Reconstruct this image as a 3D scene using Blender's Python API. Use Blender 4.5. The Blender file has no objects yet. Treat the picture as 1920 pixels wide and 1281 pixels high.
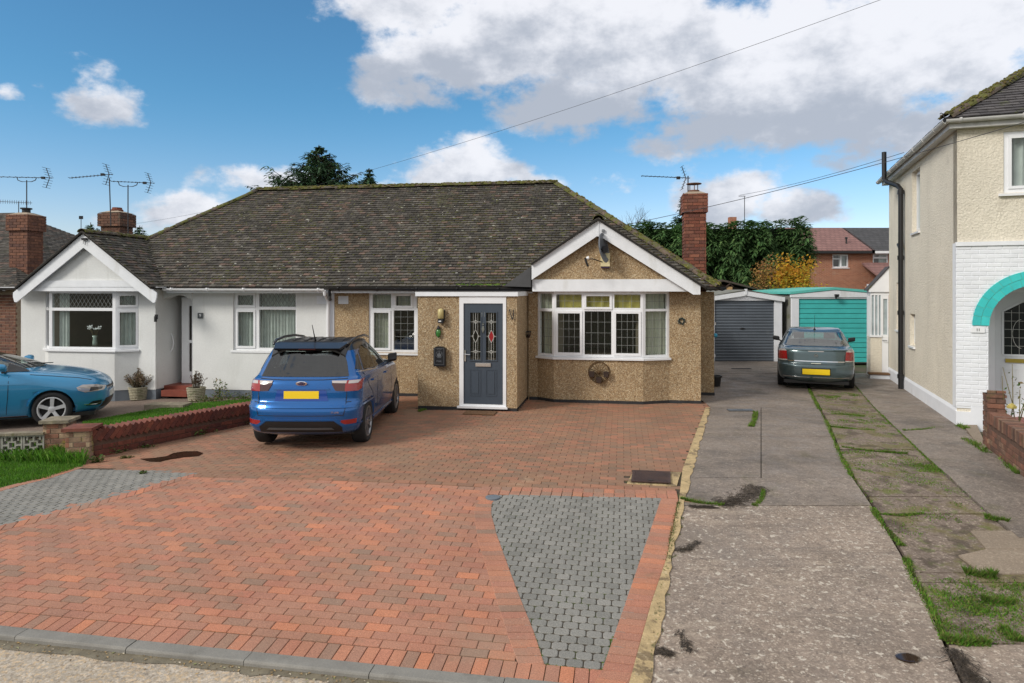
import bpy, bmesh, math, random
from mathutils import Vector, Matrix
from mathutils.bvhtree import BVHTree
random.seed(7)
R = math.radians
sc = bpy.context.scene
col = sc.collection

# ------------------------------------------------------------------ camera, sky, sun, exposure
CAMZ, HORIZON, FOC = 2.35, 543.0, 1280.0      # camera height in m, horizon row and focal length in photo pixels
cam = bpy.data.cameras.new('camera'); cam.lens = 24.0; cam.sensor_width = 36.0
cam.shift_y = -(640.5 - HORIZON) / 1920.0
cam.clip_end = 3000; cam.clip_start = 0.05
camo = bpy.data.objects.new('camera', cam); col.objects.link(camo)
camo.location = (0, 0, CAMZ); camo.rotation_euler = (R(90), 0, 0)
sc.camera = camo
SUN_EL, SUN_AZ = 34.0, 237.0                   # azimuth clockwise from the view direction: behind the camera, a little left
sc.view_settings.view_transform = 'Standard'; sc.view_settings.look = 'None'
sc.view_settings.exposure = 0.3; sc.view_settings.gamma = 1.0
sc.view_settings.use_curve_mapping = False
sc.cycles.max_bounces = 8; sc.cycles.transparent_max_bounces = 12
sc.cycles.caustics_reflective = False; sc.cycles.caustics_refractive = False

def nd(nt, typ, **kw):
    n = nt.nodes.new(typ)
    for k, v in kw.items():
        if k.startswith('i_'):
            k = k[2:]; k = int(k) if k.isdigit() else k.replace('_', ' ')
            if isinstance(v, bpy.types.NodeSocket): nt.links.new(v, n.inputs[k])
            else: n.inputs[k].default_value = v
        else: setattr(n, k, v)
    return n
def math_(nt, op, a, b=None, c=None, clamp=False):
    n = nt.nodes.new('ShaderNodeMath'); n.operation = op; n.use_clamp = clamp
    for i, x in enumerate((a, b, c)):
        if x is None: continue
        if isinstance(x, bpy.types.NodeSocket): nt.links.new(x, n.inputs[i])
        else: n.inputs[i].default_value = x
    return n.outputs[0]
def mixc(nt, fac, a, b, mode='MIX'):
    n = nt.nodes.new('ShaderNodeMix'); n.data_type = 'RGBA'; n.blend_type = mode
    for s, x in ((n.inputs[0], fac), (n.inputs[6], a), (n.inputs[7], b)):
        if isinstance(x, bpy.types.NodeSocket): nt.links.new(x, s)
        elif isinstance(x, (int, float)): s.default_value = x
        else: s.default_value = (*x[:3], 1)
    return n.outputs[2]
def sstep(nt, x, lo, hi):
    n = nt.nodes.new('ShaderNodeMapRange'); n.interpolation_type = 'SMOOTHSTEP'
    nt.links.new(x, n.inputs[0]); n.inputs[1].default_value = lo; n.inputs[2].default_value = hi
    return n.outputs[0]

world = bpy.data.worlds.new('World'); sc.world = world; world.use_nodes = True
nt = world.node_tree; nt.nodes.clear()
sky = nd(nt, 'ShaderNodeTexSky', sky_type='NISHITA', sun_disc=False, sun_elevation=R(SUN_EL), sun_rotation=R(SUN_AZ),
         air_density=1.0, dust_density=0.4, ozone_density=1.6, altitude=0)
tc = nd(nt, 'ShaderNodeTexCoord')
sep = nd(nt, 'ShaderNodeSeparateXYZ', i_0=tc.outputs['Generated'])
sx, sy, sz = sep.outputs
az = math_(nt, 'ARCTAN2', sx, sy)
hor = math_(nt, 'SQRT', math_(nt, 'ADD', math_(nt, 'MULTIPLY', sx, sx), math_(nt, 'MULTIPLY', sy, sy)))
elv = math_(nt, 'ARCTAN2', sz, hor)
# clouds: (azimuth, elevation, half width, half height) in degrees, broken up by fractal noise
CLOUDS = [(-4, 19.0, 9, 4.2, 1.12), (8, 25, 12, 5, 1.2), (-7.5, 24.0, 9, 5.5, 1.05), (4, 22.0, 13, 7, 1.25), (12, 19.0, 12, 5, 1.1), (-9, 17.0, 7, 3.2, .75), (22, 17, 13, 6, 1.2), (15, 12.8, 9, 3.2, .75),
          (32, 18, 11, 6.5, 1.15), (34, 11.5, 8, 4.5, .9), (28, 10.5, 8, 2.6, .7), (24, 13, 12, 4, 1.0), (5, 15.5, 10, 3.6, .9), (-32.0, 13.4, 3.9, 2.3, .92), (-37.4, 13.6, 1.6, .9, .6),
          (-4, 9.6, 7, 3.0, 1.0), (-19, 8.6, 6.5, 2.0, .75), (-9, 7.8, 8, 1.8, .7), (2, 8.6, 5, 1.6, .7), (-25, 5.4, 7, 2.0, .85), (-31, 3.2, 6, 1.2, .5),
          (17.5, 7.3, 5.0, 2.6, 1.05), (22, 6.2, 5, 1.9, .85), (9, 8.6, 3, 1.1, .5), (14, 4.6, 9, 1.4, .55), (-43, 27, 6, 3, .35)]
vec = nd(nt, 'ShaderNodeCombineXYZ', i_0=math_(nt, 'MULTIPLY', az, 1.0), i_1=math_(nt, 'MULTIPLY', elv, 1.5), i_2=0.3)
warp = nd(nt, 'ShaderNodeTexNoise', i_Vector=vec.outputs[0], i_Scale=9.0, i_Detail=5.0, i_Roughness=0.55)
fb = nd(nt, 'ShaderNodeTexNoise', i_Vector=vec.outputs[0], i_Scale=13.0, i_Detail=9.0, i_Roughness=0.6)
tot = None; low = None
wz = math_(nt, 'MULTIPLY', math_(nt, 'SUBTRACT', warp.outputs[0], 0.5), 0.10)
for (ca, ce, wa, we, amp) in CLOUDS:
    dx = math_(nt, 'DIVIDE', math_(nt, 'SUBTRACT', math_(nt, 'ADD', az, wz), R(ca)), R(wa))
    dy = math_(nt, 'DIVIDE', math_(nt, 'SUBTRACT', math_(nt, 'SUBTRACT', elv, math_(nt, 'MULTIPLY', wz, .6)), R(ce)), R(we))
    d2 = math_(nt, 'ADD', math_(nt, 'MULTIPLY', dx, dx), math_(nt, 'MULTIPLY', dy, dy))
    g = math_(nt, 'MULTIPLY', math_(nt, 'EXPONENT', math_(nt, 'MULTIPLY', d2, -1.1)), amp)
    h = math_(nt, 'MULTIPLY', g, math_(nt, 'MULTIPLY', dy, 0.8))
    tot = g if tot is None else math_(nt, 'MAXIMUM', tot, g)
    low = h if low is None else math_(nt, 'ADD', low, h)
# unseen cloud outside the frame, added heavier and neutral to grey the ambient light
wide = nd(nt, 'ShaderNodeTexNoise', i_Vector=tc.outputs['Generated'], i_Scale=2.6, i_Detail=5.0, i_Roughness=0.5)
behind = sstep(nt, math_(nt, 'ABSOLUTE', az), R(46), R(70))
above = sstep(nt, elv, R(32), R(45))
outm = math_(nt, 'MAXIMUM', behind, above)
tot = math_(nt, 'ADD', tot, math_(nt, 'MULTIPLY', outm, math_(nt, 'MULTIPLY', wide.outputs[0], 1.7)))
dens = math_(nt, 'ADD', tot, math_(nt, 'MULTIPLY', math_(nt, 'SUBTRACT', fb.outputs[0], 0.5), 1.35))
cover = sstep(nt, dens, 0.36, 0.72)
n2 = nd(nt, 'ShaderNodeTexNoise', i_Vector=vec.outputs[0], i_Scale=10.0, i_Detail=8.0, i_Roughness=0.6)
shade = math_(nt, 'ADD', math_(nt, 'MULTIPLY', low, 0.75), math_(nt, 'MULTIPLY', math_(nt, 'SUBTRACT', n2.outputs[0], 0.5), 2.2))
thick = sstep(nt, dens, 0.55, 1.25)
lit = sstep(nt, math_(nt, 'SUBTRACT', shade, math_(nt, 'MULTIPLY', thick, .08)), -0.60, 0.24)
ccol = mixc(nt, lit, (0.45, 0.49, 0.57), (0.88, 0.89, 0.94))
ccol = mixc(nt, math_(nt, 'MULTIPLY', outm, .8), ccol, (0.80, 0.79, 0.77))
skyt = mixc(nt, 1.0, sky.outputs[0], mixc(nt, sstep(nt, elv, R(-2), R(16)), (.92, .84, .98), (.40, .74, .87)), 'MULTIPLY')
bg1 = nd(nt, 'ShaderNodeBackground', i_Color=skyt, i_Strength=0.13)
bg2 = nd(nt, 'ShaderNodeBackground', i_Color=ccol, i_Strength=0.85)
mx = nd(nt, 'ShaderNodeMixShader', i_0=math_(nt, 'MULTIPLY', cover, 0.96), i_1=bg1.outputs[0], i_2=bg2.outputs[0])
wo = nd(nt, 'ShaderNodeOutputWorld', i_0=mx.outputs[0])

sun = bpy.data.lights.new('sun', 'SUN'); sun.energy = 2.1; sun.angle = R(16); sun.color = (1.0, 0.95, 0.87)
suno = bpy.data.objects.new('sun', sun); col.objects.link(suno)
_a, _e = R(SUN_AZ), R(SUN_EL)
_d = Vector((math.sin(_a) * math.cos(_e), math.cos(_a) * math.cos(_e), math.sin(_e)))
suno.rotation_euler = _d.to_track_quat('Z', 'Y').to_euler()

# ------------------------------------------------------------------ the lie of the land
def clamp(x, a, b): return max(a, min(b, x))
def gz(X, Y):
    return -.25 * clamp((8.5 - Y) / 3.7, 0, 1.3) - .03 * clamp(-1 - X, 0, 8) * clamp((Y - 6) / 4, 0, 1)
def P(px, py, dz=0.0):
    """ground point measured in the photograph (metres)"""
    z = dz
    for _ in range(30):
        Y = (CAMZ - z) * FOC / (py - HORIZON); X = (px - 960) / FOC * Y; z = gz(X, Y) + dz
    return Vector((X, Y, z))
def A(px, py, Y):
    """point at distance Y measured in the photograph"""
    return Vector(((px - 960) / FOC * Y, Y, CAMZ - (py - HORIZON) / FOC * Y))
class Frame:
    def __init__(s, ox, oy, deg):
        s.ox, s.oy = ox, oy; s.c, s.s = math.cos(R(deg)), math.sin(R(deg))
        s.M = Matrix.Translation((ox, oy, 0)) @ Matrix.Rotation(-R(deg), 4, 'Z')
    def uz(s, px, py, v):
        a = (px - 960) / FOC; t = (v + s.ox * s.s + s.oy * s.c) / (a * s.s + s.c)
        return (a * t - s.ox) * s.c - (t - s.oy) * s.s, CAMZ - (py - HORIZON) / FOC * t
    def u(s, px, v): return s.uz(px, 543, v)[0]
    def uv(s, p): return ((p[0] - s.ox) * s.c - (p[1] - s.oy) * s.s, (p[0] - s.ox) * s.s + (p[1] - s.oy) * s.c)
    def w(s, u, v, z=0): return s.M @ Vector((u, v, z))
FB = Frame(0, 14.95, 9.1)      # the pair of bungalows: u along the front, v into the house
FR = Frame(7.72, 11.84, 20.0)  # the two-storey house on the right
def Puv(px, py): return FB.uv(P(px, py))

# ------------------------------------------------------------------ mesh building
class MB:
    def __init__(s): s.v = []; s.f = []; s.r = []; s.smooth = False
    def add(s, verts, faces, rnd=0.0, M=None):
        b = len(s.v)
        s.v += [tuple(M @ Vector(p)) for p in verts] if M is not None else [tuple(p) for p in verts]
        for f in faces: s.f.append(tuple(b + i for i in f)); s.r.append(rnd)
        return s
    def box(s, x0, x1, y0, y1, z0, z1, rnd=0.0, M=None):
        return s.add([(x0,y0,z0),(x1,y0,z0),(x1,y1,z0),(x0,y1,z0),(x0,y0,z1),(x1,y0,z1),(x1,y1,z1),(x0,y1,z1)],
                     [(0,3,2,1),(4,5,6,7),(0,1,5,4),(1,2,6,5),(2,3,7,6),(3,0,4,7)], rnd, M)
    def ext(s, poly, vec, rnd=0.0, M=None):
        n = len(poly); vec = Vector(vec); pl = [Vector(p) for p in poly]
        return s.add(pl + [p + vec for p in pl], [tuple(range(n))[::-1], tuple(range(n, 2 * n))] +
                     [(i, (i + 1) % n, n + (i + 1) % n, n + i) for i in range(n)], rnd, M)
    def quad(s, *p, rnd=0.0, M=None): return s.add(p, [tuple(range(len(p)))], rnd, M)
    def tube(s, pts, r, n=8, rnd=0.0, M=None, caps=True):
        pts = [Vector(p) for p in pts]; rs = r if isinstance(r, (list, tuple)) else [r] * len(pts)
        vs = []; up = None
        for i, p in enumerate(pts):
            d = (pts[min(i + 1, len(pts) - 1)] - pts[max(i - 1, 0)]).normalized()
            if up is None: up = Vector((0, 0, 1)) if abs(d.z) < .9 else Vector((1, 0, 0))
            a = d.cross(up).normalized(); b = d.cross(a).normalized()
            for k in range(n):
                t = 2 * math.pi * k / n; vs.append(p + (a * math.cos(t) + b * math.sin(t)) * rs[i])
        fs = [(i * n + k, i * n + (k + 1) % n, (i + 1) * n + (k + 1) % n, (i + 1) * n + k) for i in range(len(pts) - 1) for k in range(n)]
        if caps: fs += [tuple(range(n))[::-1], tuple(range((len(pts) - 1) * n, len(pts) * n))]
        return s.add(vs, fs, rnd, M)
    def lathe(s, prof, n=24, rnd=0.0, M=None, caps=True):
        vs = [(r * math.cos(2 * math.pi * k / n), r * math.sin(2 * math.pi * k / n), z) for r, z in prof for k in range(n)]
        fs = [(i * n + k, i * n + (k + 1) % n, (i + 1) * n + (k + 1) % n, (i + 1) * n + k) for i in range(len(prof) - 1) for k in range(n)]
        if caps: fs += [tuple(range(n))[::-1], tuple(range((len(prof) - 1) * n, len(prof) * n))]
        return s.add(vs, fs, rnd, M)
    def mesh(s, name, mat, smooth=False, recalc=True):
        me = bpy.data.meshes.new(name); me.from_pydata(s.v, [], s.f); me.materials.append(mat)
        if recalc:
            bm = bmesh.new(); bm.from_mesh(me); bmesh.ops.recalc_face_normals(bm, faces=bm.faces); bm.to_mesh(me); bm.free()
        if any(s.r):
            at = me.attributes.new('rnd', 'FLOAT', 'FACE'); at.data.foreach_set('value', s.r)
        if smooth: me.polygons.foreach_set('use_smooth', [True] * len(me.polygons))
        me.update(); return me
    def build(s, name, mat, parent=None, smooth=False, M=None, recalc=True, **props):
        return obj(name, s.mesh(name, mat, smooth, recalc), parent, M, **props)
def obj(name, me, parent=None, M=None, **props):
    o = bpy.data.objects.new(name, me); col.objects.link(o)
    if parent is not None: o.parent = parent
    if M is not None: o.matrix_local = M
    for k, v in props.items():
        if v is not None: o[{'cat': 'category'}.get(k, k)] = v
    return o
def empty(name, M=None, parent=None, **props):
    o = obj(name, None, parent, M, **props); o.empty_display_size = .2; return o
def pieces(name, me, parent, mats):
    first = None
    for m in mats:
        if first is None: o = first = bpy.data.objects.new(name, me)
        else: o = first.copy()
        col.objects.link(o); o.parent = parent; o.matrix_local = m
def copy_tree(o, parent=None, M=None):
    c = o.copy(); col.objects.link(c)
    if parent is not None: c.parent = parent
    if M is not None: c.matrix_local = M
    for ch in list(o.children): copy_tree(ch, c)
    return c
def inside(poly, x, y):
    r = False; n = len(poly); j = n - 1
    for i in range(n):
        xi, yi = poly[i][0], poly[i][1]; xj, yj = poly[j][0], poly[j][1]
        if (yi > y) != (yj > y) and x < (xj - xi) * (y - yi) / (yj - yi) + xi: r = not r
        j = i
    return r
def clip(poly, ax, ay, c):
    """keep the side ax*x+ay*y <= c of a convex polygon"""
    out = []
    for i in range(len(poly)):
        p, q = poly[i], poly[(i + 1) % len(poly)]
        dp, dq = ax * p[0] + ay * p[1] - c, ax * q[0] + ay * q[1] - c
        if dp <= 0: out.append(p)
        if (dp < 0 < dq) or (dq < 0 < dp):
            t = dp / (dp - dq); out.append((p[0] + (q[0] - p[0]) * t, p[1] + (q[1] - p[1]) * t))
    return out
def lineclip(poly, a, b, keep):
    """clip to the side of line a-b on which the point keep lies"""
    nx, ny = b[1] - a[1], a[0] - b[0]; c = nx * a[0] + ny * a[1]
    if nx * keep[0] + ny * keep[1] > c: nx, ny, c = -nx, -ny, -c
    return clip(poly, nx, ny, c)

# ------------------------------------------------------------------ materials
def mat(name, base=(.5,.5,.5), vary=None, rough=.7, metal=0.0, noise=(8, .12), fine=None, patches=(), bump=None, bumpv=None,
        chips=None, coat=0.0, spec=.5, streak=0.0, coord='world', roughvar=0.0, sub=0.0, emit=None):
    m = bpy.data.materials.new(name); m.use_nodes = True; t = m.node_tree; t.nodes.clear()
    bs = nd(t, 'ShaderNodeBsdfPrincipled', i_Roughness=rough, i_Metallic=metal)
    bs.inputs['Specular IOR Level'].default_value = spec; bs.inputs['Coat Weight'].default_value = coat
    bs.inputs['Coat Roughness'].default_value = .04
    geo = nd(t, 'ShaderNodeNewGeometry')
    pos = geo.outputs['Position']
    if coord == 'object': pos = nd(t, 'ShaderNodeTexCoord').outputs['Object']
    c = None
    if vary:
        oi = nd(t, 'ShaderNodeObjectInfo'); at = nd(t, 'ShaderNodeAttribute', attribute_name='rnd')
        fr = math_(t, 'FRACT', math_(t, 'ADD', oi.outputs['Random'], math_(t, 'MULTIPLY', at.outputs['Fac'], 7.31)))
        rp = nd(t, 'ShaderNodeValToRGB', i_0=fr); rp.color_ramp.interpolation = 'LINEAR'
        el = rp.color_ramp.elements
        while len(el) < len(vary): el.new(.5)
        for i, k in enumerate(vary): el[i].position = i / (len(vary) - 1); el[i].color = (*k, 1)
        c = rp.outputs[0]
    else:
        c = nd(t, 'ShaderNodeRGB'); c.outputs[0].default_value = (*base, 1); c = c.outputs[0]
    if chips:   # (scale, colours, amount) stones or grit set in the surface
        vo = nd(t, 'ShaderNodeTexVoronoi', i_Vector=pos, i_Scale=chips[0])
        sp = nd(t, 'ShaderNodeSeparateXYZ', i_0=vo.outputs['Color'])
        rp = nd(t, 'ShaderNodeValToRGB', i_0=sp.outputs[0]); el = rp.color_ramp.elements
        while len(el) < len(chips[1]): el.new(.5)
        for i, k in enumerate(chips[1]): el[i].position = i / (len(chips[1]) - 1); el[i].color = (*k, 1)
        c = mixc(t, chips[2], c, rp.outputs[0])
    if noise:
        n = nd(t, 'ShaderNodeTexNoise', i_Vector=pos, i_Scale=noise[0], i_Detail=5.0, i_Roughness=.6)
        f = nd(t, 'ShaderNodeMapRange', i_0=n.outputs[0], i_1=.3, i_2=.7, i_3=1 - noise[1], i_4=1 + noise[1])
        cb = nd(t, 'ShaderNodeCombineXYZ', i_0=f.outputs[0], i_1=f.outputs[0], i_2=f.outputs[0])
        c = mixc(t, 1.0, c, cb.outputs[0], 'MULTIPLY')
    if fine:
        n = nd(t, 'ShaderNodeTexNoise', i_Vector=pos, i_Scale=fine[0], i_Detail=3.0, i_Roughness=.7)
        f = nd(t, 'ShaderNodeMapRange', i_0=n.outputs[0], i_1=.3, i_2=.7, i_3=1 - fine[1], i_4=1 + fine[1])
        cb = nd(t, 'ShaderNodeCombineXYZ', i_0=f.outputs[0], i_1=f.outputs[0], i_2=f.outputs[0])
        c = mixc(t, 1.0, c, cb.outputs[0], 'MULTIPLY')
    rsock = None
    for k, p in enumerate(patches):   # (scale, lo, hi, colour, strength[, stretch])
        st = p[5] if len(p) > 5 else (1, 1, 1)
        mp = nd(t, 'ShaderNodeMapping', i_Vector=pos); mp.inputs['Scale'].default_value = st
        mp.inputs['Location'].default_value = (k * 3.7 + 1, k * 1.3, k * 2.1)
        n = nd(t, 'ShaderNodeTexNoise', i_Vector=mp.outputs[0], i_Scale=p[0], i_Detail=7.0, i_Roughness=.62)
        f = math_(t, 'MULTIPLY', sstep(t, n.outputs[0], p[1], p[2]), p[4])
        c = mixc(t, f, c, p[3])
    t.links.new(c, bs.inputs['Base Color'])
    if roughvar:
        n = nd(t, 'ShaderNodeTexNoise', i_Vector=pos, i_Scale=3.0, i_Detail=4.0)
        f = nd(t, 'ShaderNodeMapRange', i_0=n.outputs[0], i_1=.35, i_2=.65, i_3=max(0.02, rough - roughvar), i_4=min(1, rough + roughvar))
        t.links.new(f.outputs[0], bs.inputs['Roughness'])
    nrm = None
    if bump:    # (scale, height m)
        n = nd(t, 'ShaderNodeTexNoise', i_Vector=pos, i_Scale=bump[0], i_Detail=5.0, i_Roughness=.65)
        b = nd(t, 'ShaderNodeBump', i_Height=n.outputs[0], i_Distance=bump[1], i_Strength=1.0); nrm = b.outputs[0]
    if bumpv:
        vo = nd(t, 'ShaderNodeTexVoronoi', i_Vector=pos, i_Scale=bumpv[0])
        b = nd(t, 'ShaderNodeBump', i_Height=vo.outputs['Distance'], i_Distance=bumpv[1], i_Strength=1.0, invert=True)
        if nrm: t.links.new(nrm, b.inputs['Normal'])
        nrm = b.outputs[0]
    if nrm: t.links.new(nrm, bs.inputs['Normal'])
    out = bs.outputs[0]
    if sub:     # thin leaves let light through
        tr = nd(t, 'ShaderNodeBsdfTranslucent'); t.links.new(c, tr.inputs[0])
        out = nd(t, 'ShaderNodeMixShader', i_0=sub, i_1=out, i_2=tr.outputs[0]).outputs[0]
    nd(t, 'ShaderNodeOutputMaterial', i_0=out)
    return m
def glass_mat(name, tint=(.85,.9,.88), refl=.06, rough=.01):
    m = bpy.data.materials.new(name); m.use_nodes = True; t = m.node_tree; t.nodes.clear()
    tr = nd(t, 'ShaderNodeBsdfTransparent', i_Color=(*tint, 1)); gl = nd(t, 'ShaderNodeBsdfGlossy', i_Roughness=rough)
    lw = nd(t, 'ShaderNodeLayerWeight')
    f = math_(t, 'ADD', math_(t, 'MULTIPLY', math_(t, 'POWER', lw.outputs['Facing'], 5.0), .9), .04 + refl, clamp=True)
    mx = nd(t, 'ShaderNodeMixShader', i_0=f, i_1=tr.outputs[0], i_2=gl.outputs[0]); nd(t, 'ShaderNodeOutputMaterial', i_0=mx.outputs[0])
    return m
MT = {}
MT['upvc'] = mat('white_upvc', (.80,.81,.83), rough=.3, noise=(3,.04))
MT['whitewood'] = mat('white_painted_board', (.78,.80,.83), rough=.45, noise=(5,.05), patches=[(2.2,.55,.72,(.45,.43,.36),.35,(1,1,.3))])
MT['render'] = mat('white_render', (.70,.71,.70), rough=.85, noise=(1.2,.05), fine=(40,.05), patches=[(1.5,.56,.75,(.50,.50,.47),.4,(1,1,.25)), (5,.58,.74,(.42,.42,.37),.35,(1,1,.10))], bump=(60,.003))
MT['plinth'] = mat('grey_plinth_paint', (.15,.175,.205), rough=.7, noise=(3,.15), patches=[(4,.55,.7,(.07,.08,.07),.4)])
MT['bitumen'] = mat('black_bitumen_plinth', (.022,.022,.024), rough=.7, noise=(6,.3))
PD = [(.13,.082,.042),(.30,.195,.100),(.40,.275,.15),(.34,.225,.12),(.50,.385,.23),(.64,.54,.38),(.23,.145,.075)]
MT['dash'] = mat('pebbledash', (.40,.28,.15), chips=(72, PD, .80), rough=.85, noise=(1.3,.12), fine=(28,.22), bumpv=(72,.010), patches=[(.9,.52,.75,(.22,.15,.08),.30,(1,1,.35)), (3,.62,.8,(.55,.45,.28),.2)])
MT['cream'] = mat('cream_roughcast', (.78,.72,.60), rough=.9, noise=(1.1,.07), fine=(35,.10), bump=(28,.03), patches=[(1.0,.55,.75,(.36,.31,.22),.35,(1,1,.3)), (2.5,.6,.75,(.30,.25,.18),.25)])
MT['whitebrick'] = mat('white_painted_brick', (.78,.80,.84), rough=.6, noise=(4,.05), bump=(45,.004), vary=[(.74,.76,.80),(.80,.82,.86),(.77,.79,.82)])
MT['whitewall'] = mat('white_painted_masonry', (.76,.78,.82), rough=.7, noise=(2,.05), patches=[(2,.55,.75,(.48,.46,.40),.35)])
MT['teal'] = mat('turquoise_paint', (.06,.48,.46), rough=.45, noise=(3,.08), patches=[(6,.62,.75,(.10,.60,.56),.3)])
MT['tealbrick'] = mat('turquoise_painted_brick', vary=[(.035,.50,.50),(.05,.58,.56),(.04,.46,.47)], rough=.5, noise=(10,.08), bump=(60,.003))
MT['tealtrim'] = mat('turquoise_trim', (.12,.50,.44), rough=.5, noise=(3,.1))
MT['greydoor'] = mat('slate_grey_door', (.050,.066,.088), rough=.4, noise=(4,.05))
MT['garagegrey'] = mat('grey_garage_paint', (.095,.112,.135), rough=.5, noise=(1.5,.12), patches=[(2,.58,.7,(.16,.18,.20),.3)])
MT['black'] = mat('black_plastic', (.012,.012,.013), rough=.35, noise=None)
MT['blackmatt'] = mat('black_painted_metal', (.02,.02,.022), rough=.6, noise=(10,.2))
MT['dark'] = mat('dark_interior', (.035,.030,.026), rough=.9, noise=(2,.3))
MT['room'] = mat('room_walls', (.20,.165,.125), rough=.9, noise=(1,.2))
MT['curtain'] = mat('pale_curtain', (.80,.80,.66), rough=.9, noise=(5,.1), sub=.3)
MT['net'] = mat('net_curtain', (.84,.88,.85), rough=.9, noise=(5,.1), sub=.4)
MT['yellow'] = mat('yellow_blind', (.80,.68,.18), rough=.8, noise=(5,.08), sub=.3)
MT['lead'] = mat('window_leading', (.26,.27,.26), rough=.45, metal=.3, noise=None)
MT['leadlight'] = mat('bright_window_leading', (.62,.62,.58), rough=.4, metal=.3, noise=None)
MT['glass'] = glass_mat('window_glass', refl=.05)
MT['chrome'] = mat('chrome', (.75,.76,.78), rough=.12, metal=1, noise=None)
MT['brass'] = mat('brass', (.55,.40,.10), rough=.3, metal=1, noise=(8,.1))
MT['galv'] = mat('grey_metal', (.22,.23,.24), rough=.45, metal=.8, noise=(10,.15))
MT['darkmetal'] = mat('dark_aerial_metal', (.05,.05,.055), rough=.5, metal=.6, noise=None)
MT['leadflash'] = mat('lead_flashing', (.42,.43,.43), rough=.6, noise=(6,.2))
MT['underlay'] = mat('roof_underlay', (.02,.018,.016), rough=.95, noise=(5,.3))
MT['tile'] = mat('old_clay_tile', rough=.9, vary=[(.028,.025,.021),(.068,.060,.052),(.046,.041,.034),(.100,.089,.076),(.056,.050,.042),(.036,.032,.028),(.086,.077,.067),(.145,.095,.075),(.048,.043,.036),(.125,.112,.096),(.064,.057,.048),(.092,.082,.070)],
      noise=(6,.35), fine=(60,.25), patches=[(1.6,.52,.68,(.065,.072,.024),.22), (7,.62,.70,(.085,.090,.026),.45), (24,.64,.70,(.30,.30,.27),.5)], bump=(50,.004))
MT['tileslate'] = mat('dark_concrete_tile', rough=.9, vary=[(.045,.042,.045),(.075,.070,.074),(.060,.055,.058),(.095,.088,.09)], noise=(5,.3), fine=(60,.2), patches=[(3,.58,.68,(.10,.12,.02),.6)], bump=(50,.004))
MT['ridgetile'] = mat('mossy_ridge_tile', rough=.95, vary=[(.09,.075,.06),(.14,.10,.075),(.07,.06,.05)], noise=(8,.3), patches=[(5,.44,.56,(.10,.11,.018),.85), (18,.6,.7,(.32,.31,.26),.5)], bump=(40,.012))
MT['moss'] = mat('moss', rough=1, vary=[(.040,.042,.010),(.085,.090,.018),(.022,.022,.009),(.070,.050,.018),(.030,.020,.010)], noise=(20,.4), bump=(90,.01))
MT['lichen'] = mat('pale_lichen', rough=1, vary=[(.34,.34,.28),(.42,.42,.38),(.28,.30,.20)], noise=None)
MT['mossolive'] = mat('olive_ridge_moss', rough=1, vary=[(.07,.075,.012),(.12,.125,.02),(.05,.045,.012),(.16,.15,.03),(.09,.06,.02)], noise=(20,.4), bump=(90,.01))
MT['mossbright'] = mat('bright_moss', rough=1, vary=[(.045,.10,.012),(.10,.17,.02),(.06,.13,.015),(.14,.20,.03)], noise=(20,.3), bump=(90,.01))
MT['brickred'] = mat('chimney_brick', rough=.9, vary=[(.16,.050,.030),(.22,.075,.045),(.12,.045,.034),(.26,.10,.06),(.14,.06,.045)], noise=(12,.25), fine=(80,.15), bump=(60,.004), patches=[(5,.6,.7,(.08,.06,.05),.5)])
MT['brickbrown'] = mat('brown_brick', rough=.9, vary=[(.13,.060,.040),(.19,.085,.055),(.10,.05,.04),(.22,.10,.06),(.16,.07,.045)], noise=(12,.25), fine=(80,.15), bump=(60,.004))
MT['brickdark'] = mat('sooty_chimney_brick', rough=.95, vary=[(.10,.055,.04),(.15,.075,.05),(.075,.048,.04),(.19,.09,.055)], noise=(10,.3), patches=[(5,.55,.68,(.10,.10,.07),.5)], bump=(60,.004))
MT['brickwall'] = mat('red_engineering_brick', rough=.75, vary=[(.125,.034,.022),(.165,.046,.028),(.095,.03,.024),(.20,.060,.034),(.12,.04,.028)], noise=(10,.3), fine=(80,.15), bump=(50,.005), patches=[(4,.60,.70,(.07,.07,.03),.5)])
MT['brickgarden'] = mat('mossy_garden_brick', rough=.95, vary=[(.15,.075,.05),(.22,.10,.065),(.11,.06,.045),(.28,.17,.11)], noise=(10,.3), fine=(70,.2), bump=(50,.006), patches=[(5,.58,.68,(.09,.09,.03),.5), (9,.62,.7,(.35,.30,.24),.4)])
MT['brickpier'] = mat('lichened_pier_brick', rough=.95, vary=[(.34,.23,.15),(.22,.12,.085),(.42,.31,.20),(.18,.10,.07),(.30,.13,.08)], noise=(10,.3), bump=(50,.006), patches=[(4,.56,.66,(.28,.27,.03),.55)])
MT['mortar'] = mat('mortar', (.34,.27,.20), rough=.95, noise=(15,.2), bump=(60,.004))
MT['mortarred'] = mat('dark_mortar', (.12,.07,.05), rough=.95, noise=(15,.3))
MT['paver'] = mat('orange_block_paver', rough=.85, vary=[(.41,.180,.115),(.37,.175,.116),(.45,.190,.112),(.34,.175,.118),(.40,.185,.120),(.27,.170,.122),(.51,.200,.108),(.38,.165,.110),(.31,.175,.122),(.43,.172,.110)],
      noise=(1.6,.12), fine=(130,.38), bump=(200,.0015), patches=[(1.1,.52,.74,(.30,.215,.155),.42), (75,.63,.70,(.62,.50,.38),.6), (3.2,.60,.72,(.20,.14,.09),.35)])
MT['paverworn'] = mat('worn_brown_block_paver', rough=.8, vary=[(.285,.155,.092),(.24,.142,.090),(.32,.160,.095),(.215,.138,.092),(.27,.135,.084),(.36,.162,.098),(.235,.146,.095)],
      noise=(1.2,.12), fine=(120,.15), bump=(150,.0015), patches=[(.7,.50,.72,(.27,.18,.115),.55), (1.7,.62,.76,(.50,.34,.22),.40)])
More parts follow.
